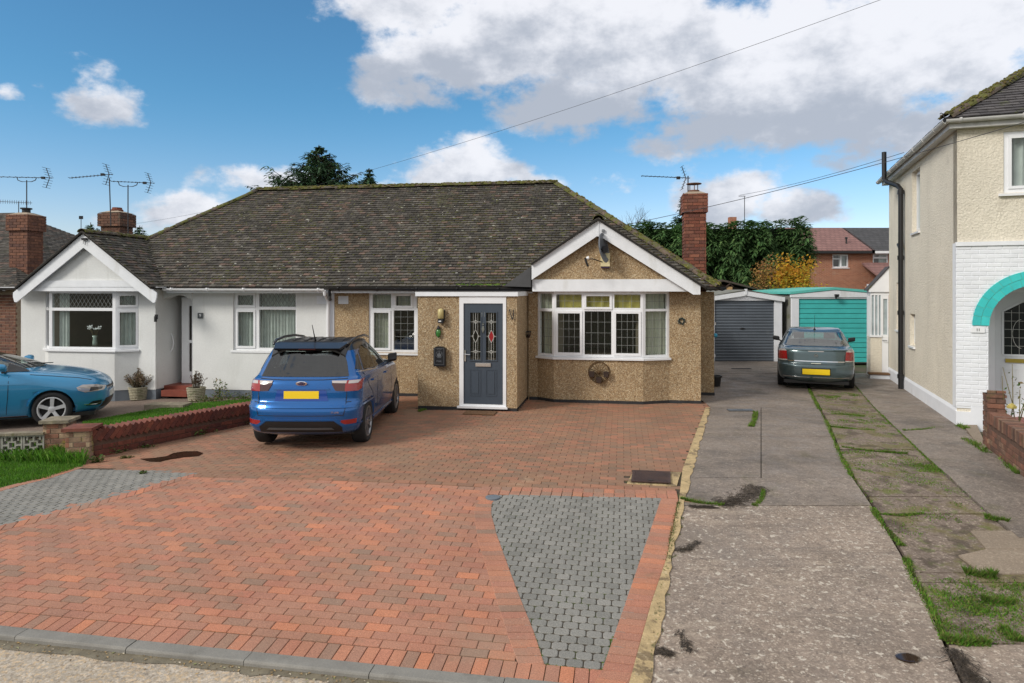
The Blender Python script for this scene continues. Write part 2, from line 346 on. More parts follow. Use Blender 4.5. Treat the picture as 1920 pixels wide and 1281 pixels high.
MT['sett'] = mat('grey_sett', rough=.85, vary=[(.19,.185,.168),(.235,.228,.208),(.21,.205,.187),(.26,.25,.228),(.18,.176,.16)], noise=(2,.1), fine=(130,.35), bump=(130,.003), patches=[(1.3,.55,.75,(.32,.30,.26),.35)])
MT['jointsand'] = mat('joint_sand', (.055,.042,.028), rough=1, noise=(10,.3), patches=[(4,.52,.64,(.06,.09,.015),.7)])
MT['kerb'] = mat('concrete_kerb', (.22,.21,.19), rough=.9, noise=(5,.15), fine=(120,.12), bump=(90,.003), patches=[(3,.55,.7,(.10,.09,.075),.5)])
MT['cement'] = mat('buff_cement_strip', (.46,.34,.18), rough=.95, noise=(7,.2), fine=(60,.15), bump=(35,.012), patches=[(4,.54,.60,(.14,.10,.06),.75), (9,.58,.65,(.08,.085,.03),.65), (14,.6,.66,(.62,.50,.32),.5)])
GR = [(.12,.085,.065),(.20,.155,.125),(.16,.12,.095),(.28,.225,.18),(.22,.165,.135),(.50,.42,.34)]
MT['concrete'] = mat('old_exposed_aggregate_concrete', (.33,.265,.21), chips=(75, GR, .6), rough=.75, roughvar=.2, noise=(1.1,.22), fine=(14,.2), bump=(40,.008),
      patches=[(3.0,.60,.69,(.42,.35,.28),.6,(1,2.2,1)), (10,.64,.68,(.58,.52,.44),.8,(1,1.6,1)), (.8,.55,.72,(.17,.145,.125),.5), (1.5,.60,.75,(.085,.075,.03),.3), (3.2,.52,.66,(.15,.12,.10),.45,(.22,2.6,1)), (2.6,.56,.70,(.44,.36,.28),.4,(.35,2.0,1)), (20,.58,.64,(.62,.56,.47),.75), (15,.60,.67,(.09,.07,.06),.6)])
MT['concdark'] = mat('dark_damp_concrete', (.20,.17,.145), chips=(75, GR, .4), rough=.7, roughvar=.2, noise=(.9,.26), fine=(14,.2), bump=(40,.008),
      patches=[(.8,.50,.68,(.085,.074,.064),.6), (2.4,.55,.68,(.27,.22,.18),.5,(.6,1.6,1)), (26,.60,.66,(.40,.35,.29),.7), (18,.60,.67,(.05,.042,.036),.5), (12,.66,.70,(.45,.40,.33),.7,(1,1.6,1)), (1.4,.58,.7,(.09,.08,.03),.4)])
MT['concmoss'] = mat('mossy_broken_concrete', (.17,.13,.10), chips=(60, GR, .55), rough=.95, noise=(1.3,.2), fine=(20,.2), bump=(30,.014),
      patches=[(2.2,.49,.60,(.15,.13,.035),.6), (7,.55,.63,(.11,.15,.02),.5), (3.4,.53,.61,(.065,.046,.032),.65), (2.2,.60,.70,(.05,.035,.025),.6), (12,.66,.70,(.42,.36,.28),.6)])
MT['concpale'] = mat('pale_patched_concrete', (.27,.215,.155), chips=(80, GR, .3), rough=.9, noise=(1.5,.12), fine=(60,.12), bump=(50,.005), patches=[(3,.6,.7,(.42,.36,.28),.4)])
GR2 = [(.30,.25,.19),(.42,.36,.29),(.36,.30,.23),(.50,.44,.37),(.55,.40,.24),(.24,.20,.16)]
MT['road'] = mat('gritty_pavement', (.46,.40,.33), chips=(60, GR2, .8), rough=.9, noise=(2,.15), fine=(30,.2), bump=(40,.01), patches=[(4,.6,.7,(.52,.36,.18),.4)])
MT['gutterdirt'] = mat('gutter_grime', (.17,.145,.10), rough=.6, noise=(8,.3), bump=(50,.006))
MT['soil'] = mat('ground_soil', (.07,.055,.03), rough=1, noise=(3,.3), patches=[(1,.45,.6,(.045,.07,.02),.8)])
MT['tarmac'] = mat('brown_drive', (.17,.125,.10), chips=(60, GR, .35), rough=.9, noise=(1.5,.15), bump=(50,.005))
MT['grass'] = mat('grass_blades', rough=.8, vary=[(.055,.16,.010),(.085,.23,.014),(.12,.30,.018),(.045,.12,.010),(.15,.27,.03)], noise=(2,.2), sub=.35)
MT['seamgrass'] = mat('seam_grass_blades', rough=.9, vary=[(.06,.18,.010),(.10,.26,.015),(.17,.25,.03),(.05,.14,.012),(.22,.22,.06),(.13,.13,.04),(.11,.30,.015)], noise=(3,.3), sub=.3)
MT['lawn'] = mat('lawn_turf', (.055,.13,.015), rough=1, noise=(6,.3))
MT['weed'] = mat('weed_leaf', rough=.7, vary=[(.05,.11,.015),(.09,.16,.03),(.13,.14,.04),(.20,.14,.06),(.07,.13,.03)], noise=(5,.2), sub=.25)
MT['redtile'] = mat('red_quarry_tile', (.21,.050,.030), rough=.5, noise=(6,.15))
MT['stone'] = mat('lichened_stone', (.22,.19,.14), rough=.95, noise=(8,.3), bump=(40,.01), patches=[(5,.55,.65,(.38,.33,.22),.6),(7,.6,.7,(.10,.11,.03),.6)])
MT['block'] = mat('grey_screen_block', (.33,.32,.28), rough=.95, noise=(8,.2), bump=(40,.006), patches=[(5,.58,.68,(.16,.16,.09),.5)])
# ------------------------------------------------------------------ ground
def steps(*segs):
    out = []
    for a, b, st in segs:
        n = max(1, int(round((b - a) / st)))
        out += [a + (b - a) * i / n for i in range(n)]
    return out + [segs[-1][1]]
def sheet(name, mat_, xs, ys, dz, **props):
    m = MB(); nx = len(xs)
    m.v = [(x, y, gz(x, y) + dz) for y in ys for x in xs]
    m.f = [(j * nx + i, j * nx + i + 1, (j + 1) * nx + i + 1, (j + 1) * nx + i) for j in range(len(ys) - 1) for i in range(nx - 1)]
    m.r = [0] * len(m.f)
    return m.build(name, mat_, recalc=False, **props)
ground = sheet('ground', MT['soil'], steps((-700, -30, 60), (-30, 30, 1), (30, 700, 60)), steps((-300, 0, 60), (0, 40, .7), (40, 900, 60)), -.09, kind='structure')

def drape(name, mat_, poly, dz, cell=.5, parent=None, edge=.0, **props):
    """a flat polygon laid on the ground: cut into cells that follow the slope, with a side skirt down by edge"""
    bm = bmesh.new(); vs = [bm.verts.new((p[0], p[1], 0)) for p in poly]; bm.faces.new(vs)
    xs = [p[0] for p in poly]; ys = [p[1] for p in poly]
    for ax, lo, hi in ((0, min(xs), max(xs)), (1, min(ys), max(ys))):
        k = math.ceil(lo / cell)
        while k * cell < hi:
            no = Vector((1, 0, 0)) if ax == 0 else Vector((0, 1, 0))
            bmesh.ops.bisect_plane(bm, geom=bm.verts[:] + bm.edges[:] + bm.faces[:], plane_co=no * (k * cell), plane_no=no); k += 1
    for v in bm.verts: v.co.z = gz(v.co.x, v.co.y) + dz
    if edge:
        be = [e for e in bm.edges if e.is_boundary]
        r = bmesh.ops.extrude_edge_only(bm, edges=be)
        for g in r['geom']:
            if isinstance(g, bmesh.types.BMVert): g.co.z -= edge
    bmesh.ops.recalc_face_normals(bm, faces=bm.faces)
    if sum(f.normal.z for f in bm.faces) < 0: bmesh.ops.reverse_faces(bm, faces=bm.faces)
    me = bpy.data.meshes.new(name); bm.to_mesh(me); bm.free(); me.materials.append(mat_)
    return obj(name, me, parent, **props)
def W2(pts): return [(p[0], p[1]) for p in pts]
def jag(pts, amp, step=.12):
    """ragged version of a line of points"""
    out = []
    for a, b in zip(pts, pts[1:]):
        a, b = Vector(a[:2]), Vector(b[:2]); n = max(1, int((b - a).length / step)); d = (b - a).normalized(); q = Vector((-d.y, d.x))
        for i in range(n): out.append(a.lerp(b, i / n) + q * random.uniform(-amp, amp) * (0 if i == 0 else 1))
    out.append(Vector(pts[-1][:2])); return [tuple(p) for p in out]

# pavement in front of the kerb
KV = -10.24                                   # the kerb runs along v = KV of the bungalow's frame
def BW(u, v): p = FB.w(u, v); return (p.x, p.y)
drape('pavement', MT['road'], [BW(-14, KV - .16), BW(-14, KV - 5), BW(7.5, KV - 5), BW(3.0, KV - .16)], -.024, .5, kind='structure')
drape('gutter_channel', MT['gutterdirt'], [BW(-14, KV - .05), BW(-14, KV - .20)] + jag([BW(-14, KV - .19), BW(3.0, KV - .20)], .025)[1:] + [BW(3.0, KV - .05)], -.019, .5, kind='structure')

# ------------------------------------------------------------------ block-paved driveway
drive = empty('driveway', FB.M, kind='structure')
left_uv = [Puv(478, 770), Puv(300, 822), Puv(170, 862), Puv(152, 876)]
strip_uv = [Puv(1323, 765), Puv(1302, 820), Puv(1280, 880), Puv(1273, 940), Puv(1251, 1045), Puv(1221, 1133), Puv(1192, 1238), Puv(1175, 1300)]
BREAK = -6.72
setL = [Puv(*p) for p in ((-120, 1022), (0, 986), (78, 968), (134, 952), (209, 933), (300, 907), (365, 888), (300, 883), (225, 879.5), (156, 877), (94, 897), (0, 922), (-120, 955))]
innerD = [Puv(*p) for p in ((936, 928), (922, 944), (921, 962), (931, 1001), (947, 1045), (968, 1103), (1001, 1184), (1021, 1246))]
outerD = [Puv(*p) for p in ((913, 928), (897, 940), (888, 958), (896, 1014), (909, 1055), (926, 1110), (951, 1190), (972, 1246))]
setD = innerD + [Puv(1128, 1259), Puv(1152, 1190), Puv(1190, 1080), Puv(1240, 934)]
field = [(-14, KV + .2), (-14, -9.2)] + [setL[i] for i in range(0, 7)] + [(-3.18, BREAK), (3.6, BREAK)] + [p for p in strip_uv if p[1] < BREAK] + [(2.6, KV + .2)]
rear = [(strip_uv[0][0] + .02, -.05), (strip_uv[0][0], strip_uv[0][1])] + [p for p in strip_uv[1:] if p[1] > BREAK] + [(2.9, BREAK), (-3.18, BREAK), setL[6], setL[7], setL[8], setL[9], left_uv[3], left_uv[2], left_uv[1], left_uv[0], (-4.6, -.05)]
def zuv(u, v):
    p = FB.w(u, v); return gz(p.x, p.y)
base_poly = [BW(-14, KV), BW(2.55, KV), BW(strip_uv[-2][0] + .1, KV + .8), BW(strip_uv[3][0] + .05, strip_uv[3][1]), BW(strip_uv[0][0] + .08, -.1), BW(-4.8, -.1), BW(left_uv[1][0] - .1, left_uv[1][1]), BW(left_uv[3][0] - .25, left_uv[3][1]), BW(-14, -8.6)]
drape('joint_bed', MT['jointsand'], [FB.uv(p) for p in base_poly], 0, 40, drive).matrix_local = Matrix.Identity(4)
_jb = [o for o in drive.children if o.name.startswith('joint_bed')][0]
bm = bmesh.new(); bm.from_mesh(_jb.data)
for ax in (0, 1):
    for k in range(-34, 12):
        no = Vector((1, 0, 0)) if ax == 0 else Vector((0, 1, 0))
        bmesh.ops.bisect_plane(bm, geom=bm.verts[:] + bm.edges[:] + bm.faces[:], plane_co=no * k * .5, plane_no=no)
for v in bm.verts: v.co.z = zuv(v.co.x, v.co.y) - .0075
bm.to_mesh(_jb.data); bm.free()

def block_mesh(mb, poly, z, h=.05, cham=.004, rnd=0.0, M=None, grad=None):
    """one paver: chamfered top and sides, poly in plan"""
    n = len(poly); cx = sum(p[0] for p in poly) / n; cy = sum(p[1] for p in poly) / n
    def zz(x, y): return z + (grad[0] * (x - cx) + grad[1] * (y - cy) if grad else 0)
    top = []
    for p in poly:
        d = math.hypot(p[0] - cx, p[1] - cy); k = max(0, 1 - cham * 1.3 / max(d, .01))
        x, y = cx + (p[0] - cx) * k, cy + (p[1] - cy) * k; top.append((x, y, zz(x, y)))
    mid = [(p[0], p[1], zz(*p) - cham) for p in poly]; bot = [(p[0], p[1], zz(*p) - h) for p in poly]
    fs = [tuple(range(n))]
    for i in range(n):
        j = (i + 1) % n; fs += [(n + i, n + j, j, i), (2 * n + i, 2 * n + j, n + j, n + i)]
    mb.add(top + mid + bot, fs, rnd, M)
def grad_at(u, v):
    e = .1; return ((zuv(u + e, v) - zuv(u - e, v)) / (2 * e), (zuv(u, v + e) - zuv(u, v - e)) / (2 * e))
def seat(u, v, rot=0.0, dz=0.0):
    """matrix that sets a shared paver on the slope"""
    g = grad_at(u, v); n = Vector((-g[0], -g[1], 1)).normalized()
    q = Vector((0, 0, 1)).rotation_difference(n).to_matrix().to_4x4()
    return Matrix.Translation((u, v, zuv(u, v) + dz)) @ q @ Matrix.Rotation(rot, 4, 'Z')
def seen(u, v):
    p = FB.w(u, v)
    if p.y < 1: return 0
    x = 960 + FOC * p.x / p.y; y = HORIZON + FOC * (CAMZ - gz(p.x, p.y)) / p.y
    return 1 / p.y if (0 < x < 1920 and 0 < y < 1281) else 0
def pave(shape, L, W, u0, u1, v0, v1, poly, material, name, n_single, joint=.004, holes=(), bond=.5, jit=.0010, shift=0.0, spread=((0, 0), (-.45, 0), (.45, 0))):
    cand = []; row = 0; v = v0
    while v < v1:
        u = u0 + (row % 2) * L * bond + shift
        while u < u1:
            c = (u + L / 2, v + W / 2)
            if any(inside(poly, c[0] + du_ * L, c[1] + dv_ * W) for du_, dv_ in spread) and not any(inside(h, *c) for h in holes):
                cand.append(c)
            u += L
        v += W; row += 1
    cand.sort(key=lambda c: -seen(*c))
    sm = MB(); block_mesh(sm, [(x, y) for x, y in shape], 0)
    me = sm.mesh(name, material)
    pieces(name, me, drive, [seat(c[0], c[1], random.uniform(-.006, .006), random.uniform(-jit, jit)) for c in cand[:n_single]])
    st = MB()
    for c in cand[n_single:]:
        block_mesh(st, [(x + c[0], y + c[1]) for x, y in shape], zuv(*c) + random.uniform(-jit, jit), rnd=random.random(), grad=grad_at(*c), h=.03)
    if st.f: st.build(name + 's_farther', material, drive, kind='stuff')
    return cand
def rect(L, W, j, jw=.009): return [(-L/2 + j/2, -W/2 + jw/2), (L/2 - j/2, -W/2 + jw/2), (L/2 - j/2, W/2 - jw/2), (-L/2 + j/2, W/2 - jw/2)]
def sett_shape(L, W, j):
    a, b, k = L/2 - j/2, W/2 - j/2, .016
    return [(-a + k, -b), (a - k, -b), (a, -b + k), (a, b - k), (a - k, b), (-a + k, b), (-a, b - k), (-a, -b + k)]
midD = [((a[0] + b[0]) / 2, (a[1] + b[1]) / 2) for a, b in zip(innerD, outerD)]
eInner = [Puv(1240, 934), Puv(1190, 1080), Puv(1152, 1190), Puv(1128, 1259)]
dEx = midD + [(eInner[-1][0] + .02, KV + .1), (strip_uv[-1][0] + .05, KV)] + [p for p in strip_uv[::-1] if p[1] < BREAK + .1] + [(eInner[0][0], -6.72), (innerD[0][0], -6.72)]
man_uv = [Puv(1183, 906), Puv(1258, 911), Puv(1270, 888), Puv(1196, 883)]
manhole_ex = [(man_uv[0][0] - .05, man_uv[0][1] - .04), (3.3, man_uv[0][1] - .04), (3.3, man_uv[2][1] + .05), (man_uv[3][0] - .05, man_uv[2][1] + .05)]
pave(rect(.2, .1, .004), .2, .1, -9.0, 3.3, KV + .205, BREAK - .02, field, MT['paver'], 'block_paver', 300, holes=[dEx], shift=.03, spread=((0, 0), (.45, 0)))
house_ex = [(-1.62, 0), (-1.62, -1.76), (.40, -1.76), (.40, -.3), (3.6, -.3), (3.6, 0)]
pave(rect(.2, .1, .004), .2, .1, -6.6, 4.1, BREAK, -.1, rear, MT['paverworn'], 'worn_paver', 60, holes=[manhole_ex, house_ex], jit=.001, spread=((0, 0), (-.2, 0), (.45, 0)))
pave(sett_shape(.122, .094, .007), .122, .094, -.6, 3.3, KV + .2, -6.7, setD, MT['sett'], 'grey_sett', 300, shift=.02, spread=((0, 0), (-.45, 0), (.45, 0), (0, -.45), (0, .45)))
pave(sett_shape(.122, .094, .007), .122, .094, -9, -2.9, -9.8, -6.5, setL, MT['sett'], 'pale_grey_sett', 60)
# course of blocks on end along the kerb
sm = MB(); block_mesh(sm, rect(.1, .2, .005, .006), 0); me = sm.mesh('border_paver', MT['paver'])
pieces('border_paver', me, drive, [seat(-7.4 + k * .1, KV + .10, random.uniform(-.01, .01), .002) for k in range(100) if -7.4 + k * .1 < 2.46])
# curved border left of the grey bed, straight border right of it: blocks across the line
def border(inner, outer, name, wn=.1):
    def resample(pl):
        L = [0]
        for a, b in zip(pl, pl[1:]): L.append(L[-1] + math.hypot(b[0] - a[0], b[1] - a[1]))
        def at(t):
            t = max(0, min(1, t)) * L[-1]
            for i in range(len(pl) - 1):
                if t <= L[i + 1] or i == len(pl) - 2:
                    f = (t - L[i]) / (L[i + 1] - L[i]); return (pl[i][0] + (pl[i+1][0] - pl[i][0]) * f, pl[i][1] + (pl[i+1][1] - pl[i][1]) * f)
        return at, L[-1]
    fi, li = resample(inner); fo, lo = resample(outer); n = int(round(max(li, lo) / wn))
    for k in range(n):
        m = MB(); g = .0048 / max(li, lo)
        q = [fi(k / n + g), fi((k + 1) / n - g), fo((k + 1) / n - g), fo(k / n + g)]
        c = (sum(p[0] for p in q) / 4, sum(p[1] for p in q) / 4)
        block_mesh(m, q, zuv(*c) + .004 + random.uniform(-.001, .001), grad=grad_at(*c)); m.build(name, MT['paver'], drive)
border(innerD, outerD, 'curved_border_paver')
eOuter = [p for p in strip_uv if p[1] < eInner[0][1] + .2]
eOuter = [(eOuter[0][0] + .0, eInner[0][1])] + eOuter[1:-1] + [(strip_uv[-2][0] - .01, eInner[-1][1])]
border(eInner + [(eInner[-1][0] - .06, KV + .01)], eOuter + [(strip_uv[-2][0] - .10, KV + .01)], 'edge_paver')
# two header rows across the top of the grey bed
for r_ in range(2):
    k = 0; u = innerD[0][0] - .25
    while u < 3.0:
        m = MB(); c = (u + .06, -6.94 + (u - .95) * .10 + .07 + r_ * .125)
        block_mesh(m, [(c[0] + a * 1.02, c[1] + b * 1.15) for a, b in rect(.118, .108, .006)], zuv(*c) + .004, grad=grad_at(*c)); m.build('header_paver', MT['paver'], drive); u += .121; k += 1
# orange edge along the grass at the far left
cut_ = setL[0:7]; border(cut_, [(p[0] + .10, p[1] - .17) for p in cut_], 'angled_border_paver')
gl = [setL[9], setL[10], setL[11], setL[12]]
border(gl, [(p[0] - .13, p[1] + .05) for p in gl], 'lawn_edge_paver', .2)

# kerb stones
kerb = empty('kerb', FB.M, kind='structure')
u = -7.35 - .29
ks = [-14.2]
while ks[-1] + .915 < 2.6: ks.append(ks[-1] + .915)
off = FB.uv(P(55, 1180))[0]; sh = min(((off - k) for k in ks), key=abs)
for k in ks:
    a, b = k + sh + .003, k + sh + .912
    m = MB(); g = .0
    prof = [(-.122, -.16), (-.122, -.006), (-.116, .004), (-.106, .009), (0, .009), (0, -.16)]
    za, zb = zuv(a, KV), zuv(b, KV); dzk = random.uniform(-.003, .003)
    n = len(prof)
    m.add([(a, KV + y, za + z + dzk) for y, z in prof] + [(b, KV + y + random.uniform(-.003, .003), zb + z + dzk) for y, z in prof],
          [tuple(range(n))[::-1], tuple(range(n, 2*n))] + [(i, (i+1) % n, n + (i+1) % n, n + i) for i in range(n)])
    m.build('kerb_stone', MT['kerb'], kerb)

# buff cement haunching between the blocks and the concrete drive
so = [P(1332, 765), P(1316, 820), P(1299, 880), P(1293, 912), P(1282, 945), P(1265, 1030), P(1247, 1133), P(1229, 1210), P(1213, 1300)]
si = [FB.w(u, v) for u, v in strip_uv]
drape('cement_strip', MT['cement'], jag(W2(so), .02) + W2(si[::-1]), .010, .4, kind='structure', edge=.05)
mw = [FB.w(*p) for p in manhole_ex]
drape('manhole_surround', MT['cement'], W2([FB.w(man_uv[0][0] - .05, man_uv[0][1] - .04), FB.w(3.02, man_uv[0][1] - .04), FB.w(3.12, man_uv[2][1] + .05), FB.w(man_uv[3][0] - .05, man_uv[2][1] + .05)]), .006, .4, kind='structure', edge=.04)

# ------------------------------------------------------------------ concrete drives on the right
E1 = [(1517, 731), (1552, 797), (1575, 853), (1599, 896), (1632, 943), (1683, 1027), (1739, 1130), (1772, 1210), (1812, 1300)]      # moss line
E2 = [(1603, 722), (1640, 765), (1688, 811), (1763, 882), (1847, 957), (1920, 1018), (2010, 1090)]
def xline(E, y):
    for (xa, ya), (xb, yb) in zip(E, E[1:]):
        if y <= yb or (xb, yb) == E[-1]: return xa + (xb - xa) * (y - ya) / (yb - ya)
def slabrow(name, mat_, El, Er, ys, gap=.012, dzs=.0):
    par = empty(name, kind='structure')
    for i, (ya, yb) in enumerate(zip(ys, ys[1:])):
        n = 4
        Lp = [P(El(ya + (yb - ya) * k / n), ya + (yb - ya) * k / n) for k in range(n + 1)]
        Rp = [P(Er(ya + (yb - ya) * k / n), ya + (yb - ya) * k / n) for k in range(n + 1)]
        Lp = [p + (q - p).normalized() * gap for p, q in zip(Lp, Rp)]; Rp = [q - (q - p).normalized() * gap for p, q in zip(Lp, Rp)]
        for S in (Lp, Rp): S[0] = S[0] + (S[1] - S[0]).normalized() * gap; S[-1] = S[-1] - (S[-1] - S[-2]).normalized() * gap
        poly = W2(Lp) + W2(Rp[::-1])
        m_ = mat_[i % len(mat_)] if isinstance(mat_, list) else mat_
        drape('concrete_slab', m_, poly, dzs + random.uniform(-.004, .004), .5, par, edge=.08)
    return par
SO = [(1332, 765), (1315, 820), (1298, 880), (1291, 912), (1280, 945), (1263, 1030), (1245, 1133), (1227, 1210), (1210, 1300)]
e1 = lambda y: xline([(1470, 640)] + E1, y)
slabrow('concrete_drive_far', MT['concdark'], lambda y: 1311 if y < 762 else 1334, e1, [672, 700, 764], dzs=.0)
slabrow('concrete_drive_left', MT['concdark'], lambda y: xline(SO, y) - 2, lambda y: 1427, [764, 818, 896], gap=.006)
slabrow('concrete_drive_middle', MT['concdark'], lambda y: 1427, e1, [764, 818, 896], gap=.006)
slabrow('concrete_drive_near', [MT['concdark'], MT['concrete'], MT['concrete']], lambda y: xline(SO, y) - 2, e1, [896, 948, 1300], gap=.008)
e2 = lambda y: xline([(1540, 660)] + E2, y)
slabrow('mossy_drive', MT['concmoss'], lambda y: e1(y) + 4, e2, [672, 726, 754, 770, 800, 842, 884, 930, 962], gap=.012, dzs=-.008)
slabrow('mossy_drive_near', [MT['concmoss'], MT['concmoss'], MT['concmoss'], MT['concrete']], lambda y: e1(y) + 5, lambda y: min(e2(y), 2300), [962, 1072, 1090, 1205, 1300], gap=.012, dzs=-.010)
rb = lambda y: 1667 + (y - 709) * 1.455
slabrow('side_path', MT['concdark'], e2, lambda y: rb(y) + 14, [700, 745, 812], gap=.008, dzs=.006)
slabrow('side_path_near', MT['concdark'], e2, lambda y: 1812 + (y - 812) * 1.35, [812, 1010], gap=.008, dzs=.006)
slabrow('pale_repair_slab', MT['concpale'], lambda y: 1782 + (y - 1030) * 1.33 if y > 1030 else 1850 - (1030 - y) * .9, lambda y: 1990 + (y - 1010) * 1.0, [996, 1030, 1076], gap=.0, dzs=.004)
drape('rear_yard', MT['concdark'], W2([P(1335, 680), P(1660, 680), P(1640, 655), P(1345, 655)]), -.012, 1, kind='structure')

# left neighbour's ground
drape('neighbour_drive', MT['tarmac'], W2([P(-200, 830), P(-200, 742), P(200, 738), P(460, 742), P(480, 748), P(360, 758), P(170, 792), P(150, 806)]), -.01, .6, kind='structure')
lawnA = W2([P(-520, 1040), P(-200, 962), P(0, 916), P(90, 896), P(156, 874), P(150, 860), P(60, 850), P(-60, 850), P(-520, 852)])
drape('front_lawn', MT['lawn'], lawnA, -.0, .5, kind='structure')
lawnB = W2([P(150, 806), P(165, 812), P(380, 770), P(478, 757), P(470, 750), P(360, 757), P(250, 775), P(155, 792)])
drape('side_lawn', MT['lawn'], lawnB, .01, .5, kind='structure')

def blades(name, mat_, poly, n, h0, h1, w=.006, lean=.5, dz=0.0, parent=None, **props):
    xs = [p[0] for p in poly]; ys = [p[1] for p in poly]; m = MB(); k = 0; tries = 0
    while k < n and tries < n * 40:
        tries += 1
        x, y = random.uniform(min(xs), max(xs)), random.uniform(min(ys), max(ys))
        if not inside(poly, x, y): continue
        z = gz(x, y) + dz - .004; h = random.uniform(h0, h1); a = random.uniform(0, 6.283); l = random.uniform(0, lean) * h; b = random.uniform(0, 6.283)
        dx, dy = math.cos(a) * w, math.sin(a) * w; lx, ly = math.cos(b) * l, math.sin(b) * l
        m.add([(x - dx, y - dy, z), (x + dx, y + dy, z), (x + dx * .6 + lx * .4, y + dy * .6 + ly * .4, z + h * .6), (x + lx, y + ly, z + h)], [(0, 1, 2), (0, 2, 3)], random.random()); k += 1
    props.setdefault('kind', 'stuff')
    return m.build(name, mat_, parent, recalc=False, **props)
blades('lawn_grass', MT['grass'], lawnA, 42000, .025, .06)
wallfoot = W2([P(-520, 880), P(0, 868), P(160, 872), P(160, 858), P(60, 846), P(-520, 846)])
blades('tall_grass', MT['grass'], wallfoot, 11000, .08, .22, w=.008, lean=.8)
blades('side_lawn_grass', MT['grass'], lawnB, 16000, .02, .05, w=.008)
def seam(name, pts, width, n, h0, h1, mat_='seamgrass', gaps=.16, seed=1, **kw):
    """grass and moss growing along a joint, in uneven clumps"""
    rr = random.Random(seed); m = MB(); W = [P(*p) for p in pts]
    L = [0]
    for a, b in zip(W, W[1:]): L.append(L[-1] + (b - a).length)
    cl = [(rr.uniform(0, L[-1]), rr.uniform(.05, .28), rr.uniform(.3, 1.5)) for _ in range(max(3, int(L[-1] * 1.5)))]
    for _ in range(n):
        c = rr.choice(cl); t = c[0] + rr.gauss(0, c[1])
        if rr.random() < gaps: t = rr.uniform(0, L[-1])
        t = max(0, min(L[-1] - .001, t)); i = max(j for j in range(len(W) - 1) if L[j] <= t)
        f = (t - L[i]) / (L[i+1] - L[i]); p = W[i].lerp(W[i+1], f); d = (W[i+1] - W[i]).normalized(); q = Vector((-d.y, d.x, 0))
        o = rr.gauss(0, width * c[2] * .5); x, y = p.x + q.x * o, p.y + q.y * o; h = rr.uniform(h0, h1) * (1.1 - min(1, abs(o) / width)); a = rr.uniform(0, 6.28); b = rr.uniform(0, 6.28)
        w = rr.uniform(.005, .010); z = gz(x, y) - .006; l = h * .7
        m.add([(x - math.cos(a) * w, y - math.sin(a) * w, z), (x + math.cos(a) * w, y + math.sin(a) * w, z), (x + math.cos(b) * l, y + math.sin(b) * l, z + h)], [(0, 1, 2)], rr.random())
    return m.build(name, MT[mat_], recalc=False, kind='stuff', **kw)
seam('seam_grass', E1[:5], .055, 3200, .012, .040, seed=3)
seam('seam_grass', [(1636, 952), (1655, 985), (1690, 1022)], .05, 1100, .012, .045, seed=4)
seam('seam_grass', [(1700, 1050), (1712, 1085), (1740, 1130), (1772, 1200)], .045, 1500, .012, .05, seed=5)
seam('seam_grass', E2[:5], .028, 1500, .01, .03, seed=6)
seam('joint_grass', [(1556, 800), (1600, 804), (1640, 806)], .045, 1500, .01, .035, seed=7)
seam('joint_grass', [(1580, 838), (1630, 845), (1700, 850)], .04, 1500, .01, .035, seed=8)
seam('joint_grass', [(1560, 775), (1600, 778), (1620, 780)], .05, 900, .01, .03, seed=9)
seam('joint_grass', [(1640, 962), (1690, 966), (1730, 962)], .02, 700, .01, .03, seed=10)
seam('joint_grass', [(1695, 808), (1730, 806), (1752, 803)], .03, 800, .015, .05, seed=11)
seam('crack_grass', [(1279, 937), (1310, 943), (1355, 947)], .03, 1300, .015, .05, seed=12)
seam('crack_grass', [(1415, 948), (1428, 938), (1432, 920)], .04, 500, .015, .05, seed=13)
seam('grass_tuft', [(1408, 800), (1414, 790), (1417, 776)], .06, 1400, .03, .08, seed=14)
seam('grass_tuft', [(1812, 1074), (1840, 1080), (1862, 1080)], .05, 900, .03, .08, seed=15)
seam('grass_tuft', [(1850, 970), (1868, 975), (1888, 978)], .04, 700, .02, .06, seed=16)
seam('grass_tuft', [(1845, 1124), (1865, 1130), (1890, 1130)], .07, 900, .02, .06, seed=17)
seam('grass_tuft', [(1775, 1200), (1800, 1205), (1850, 1206)], .05, 1300, .02, .07, seed=18)
seam('grass_tuft', [(1880, 1180), (1898, 1190), (1905, 1200)], .07, 600, .02, .06, seed=19)
seam('wall_foot_grass', [(1797, 800), (1806, 803), (1812, 806)], .06, 500, .04, .10, seed=20)
seam('wall_foot_grass', [(1810, 825), (1835, 838), (1850, 850)], .10, 700, .03, .09, seed=21)
seam('wall_foot_grass', [(1870, 860), (1890, 872), (1910, 890)], .10, 700, .03, .09, seed=22)
seam('porch_foot_grass', [(786, 772), (800, 768)], .05, 260, .03, .07, seed=23)
seam('sett_moss', [(1001, 1190), (1021, 1246), (1128, 1259), (1150, 1195)], .03, 1200, .004, .012, seed=24)
seam('strip_weeds', [(1273, 945), (1262, 1000), (1235, 1130), (1222, 1230)], .05, 1100, .01, .04, mat_='weed', seed=25)
seam('mossy_growth', [(1650, 870), (1720, 868), (1780, 890)], .30, 1500, .008, .02, seed=26)
seam('mossy_growth', [(1800, 1120), (1850, 1150), (1900, 1140)], .30, 1500, .008, .025, seed=27)
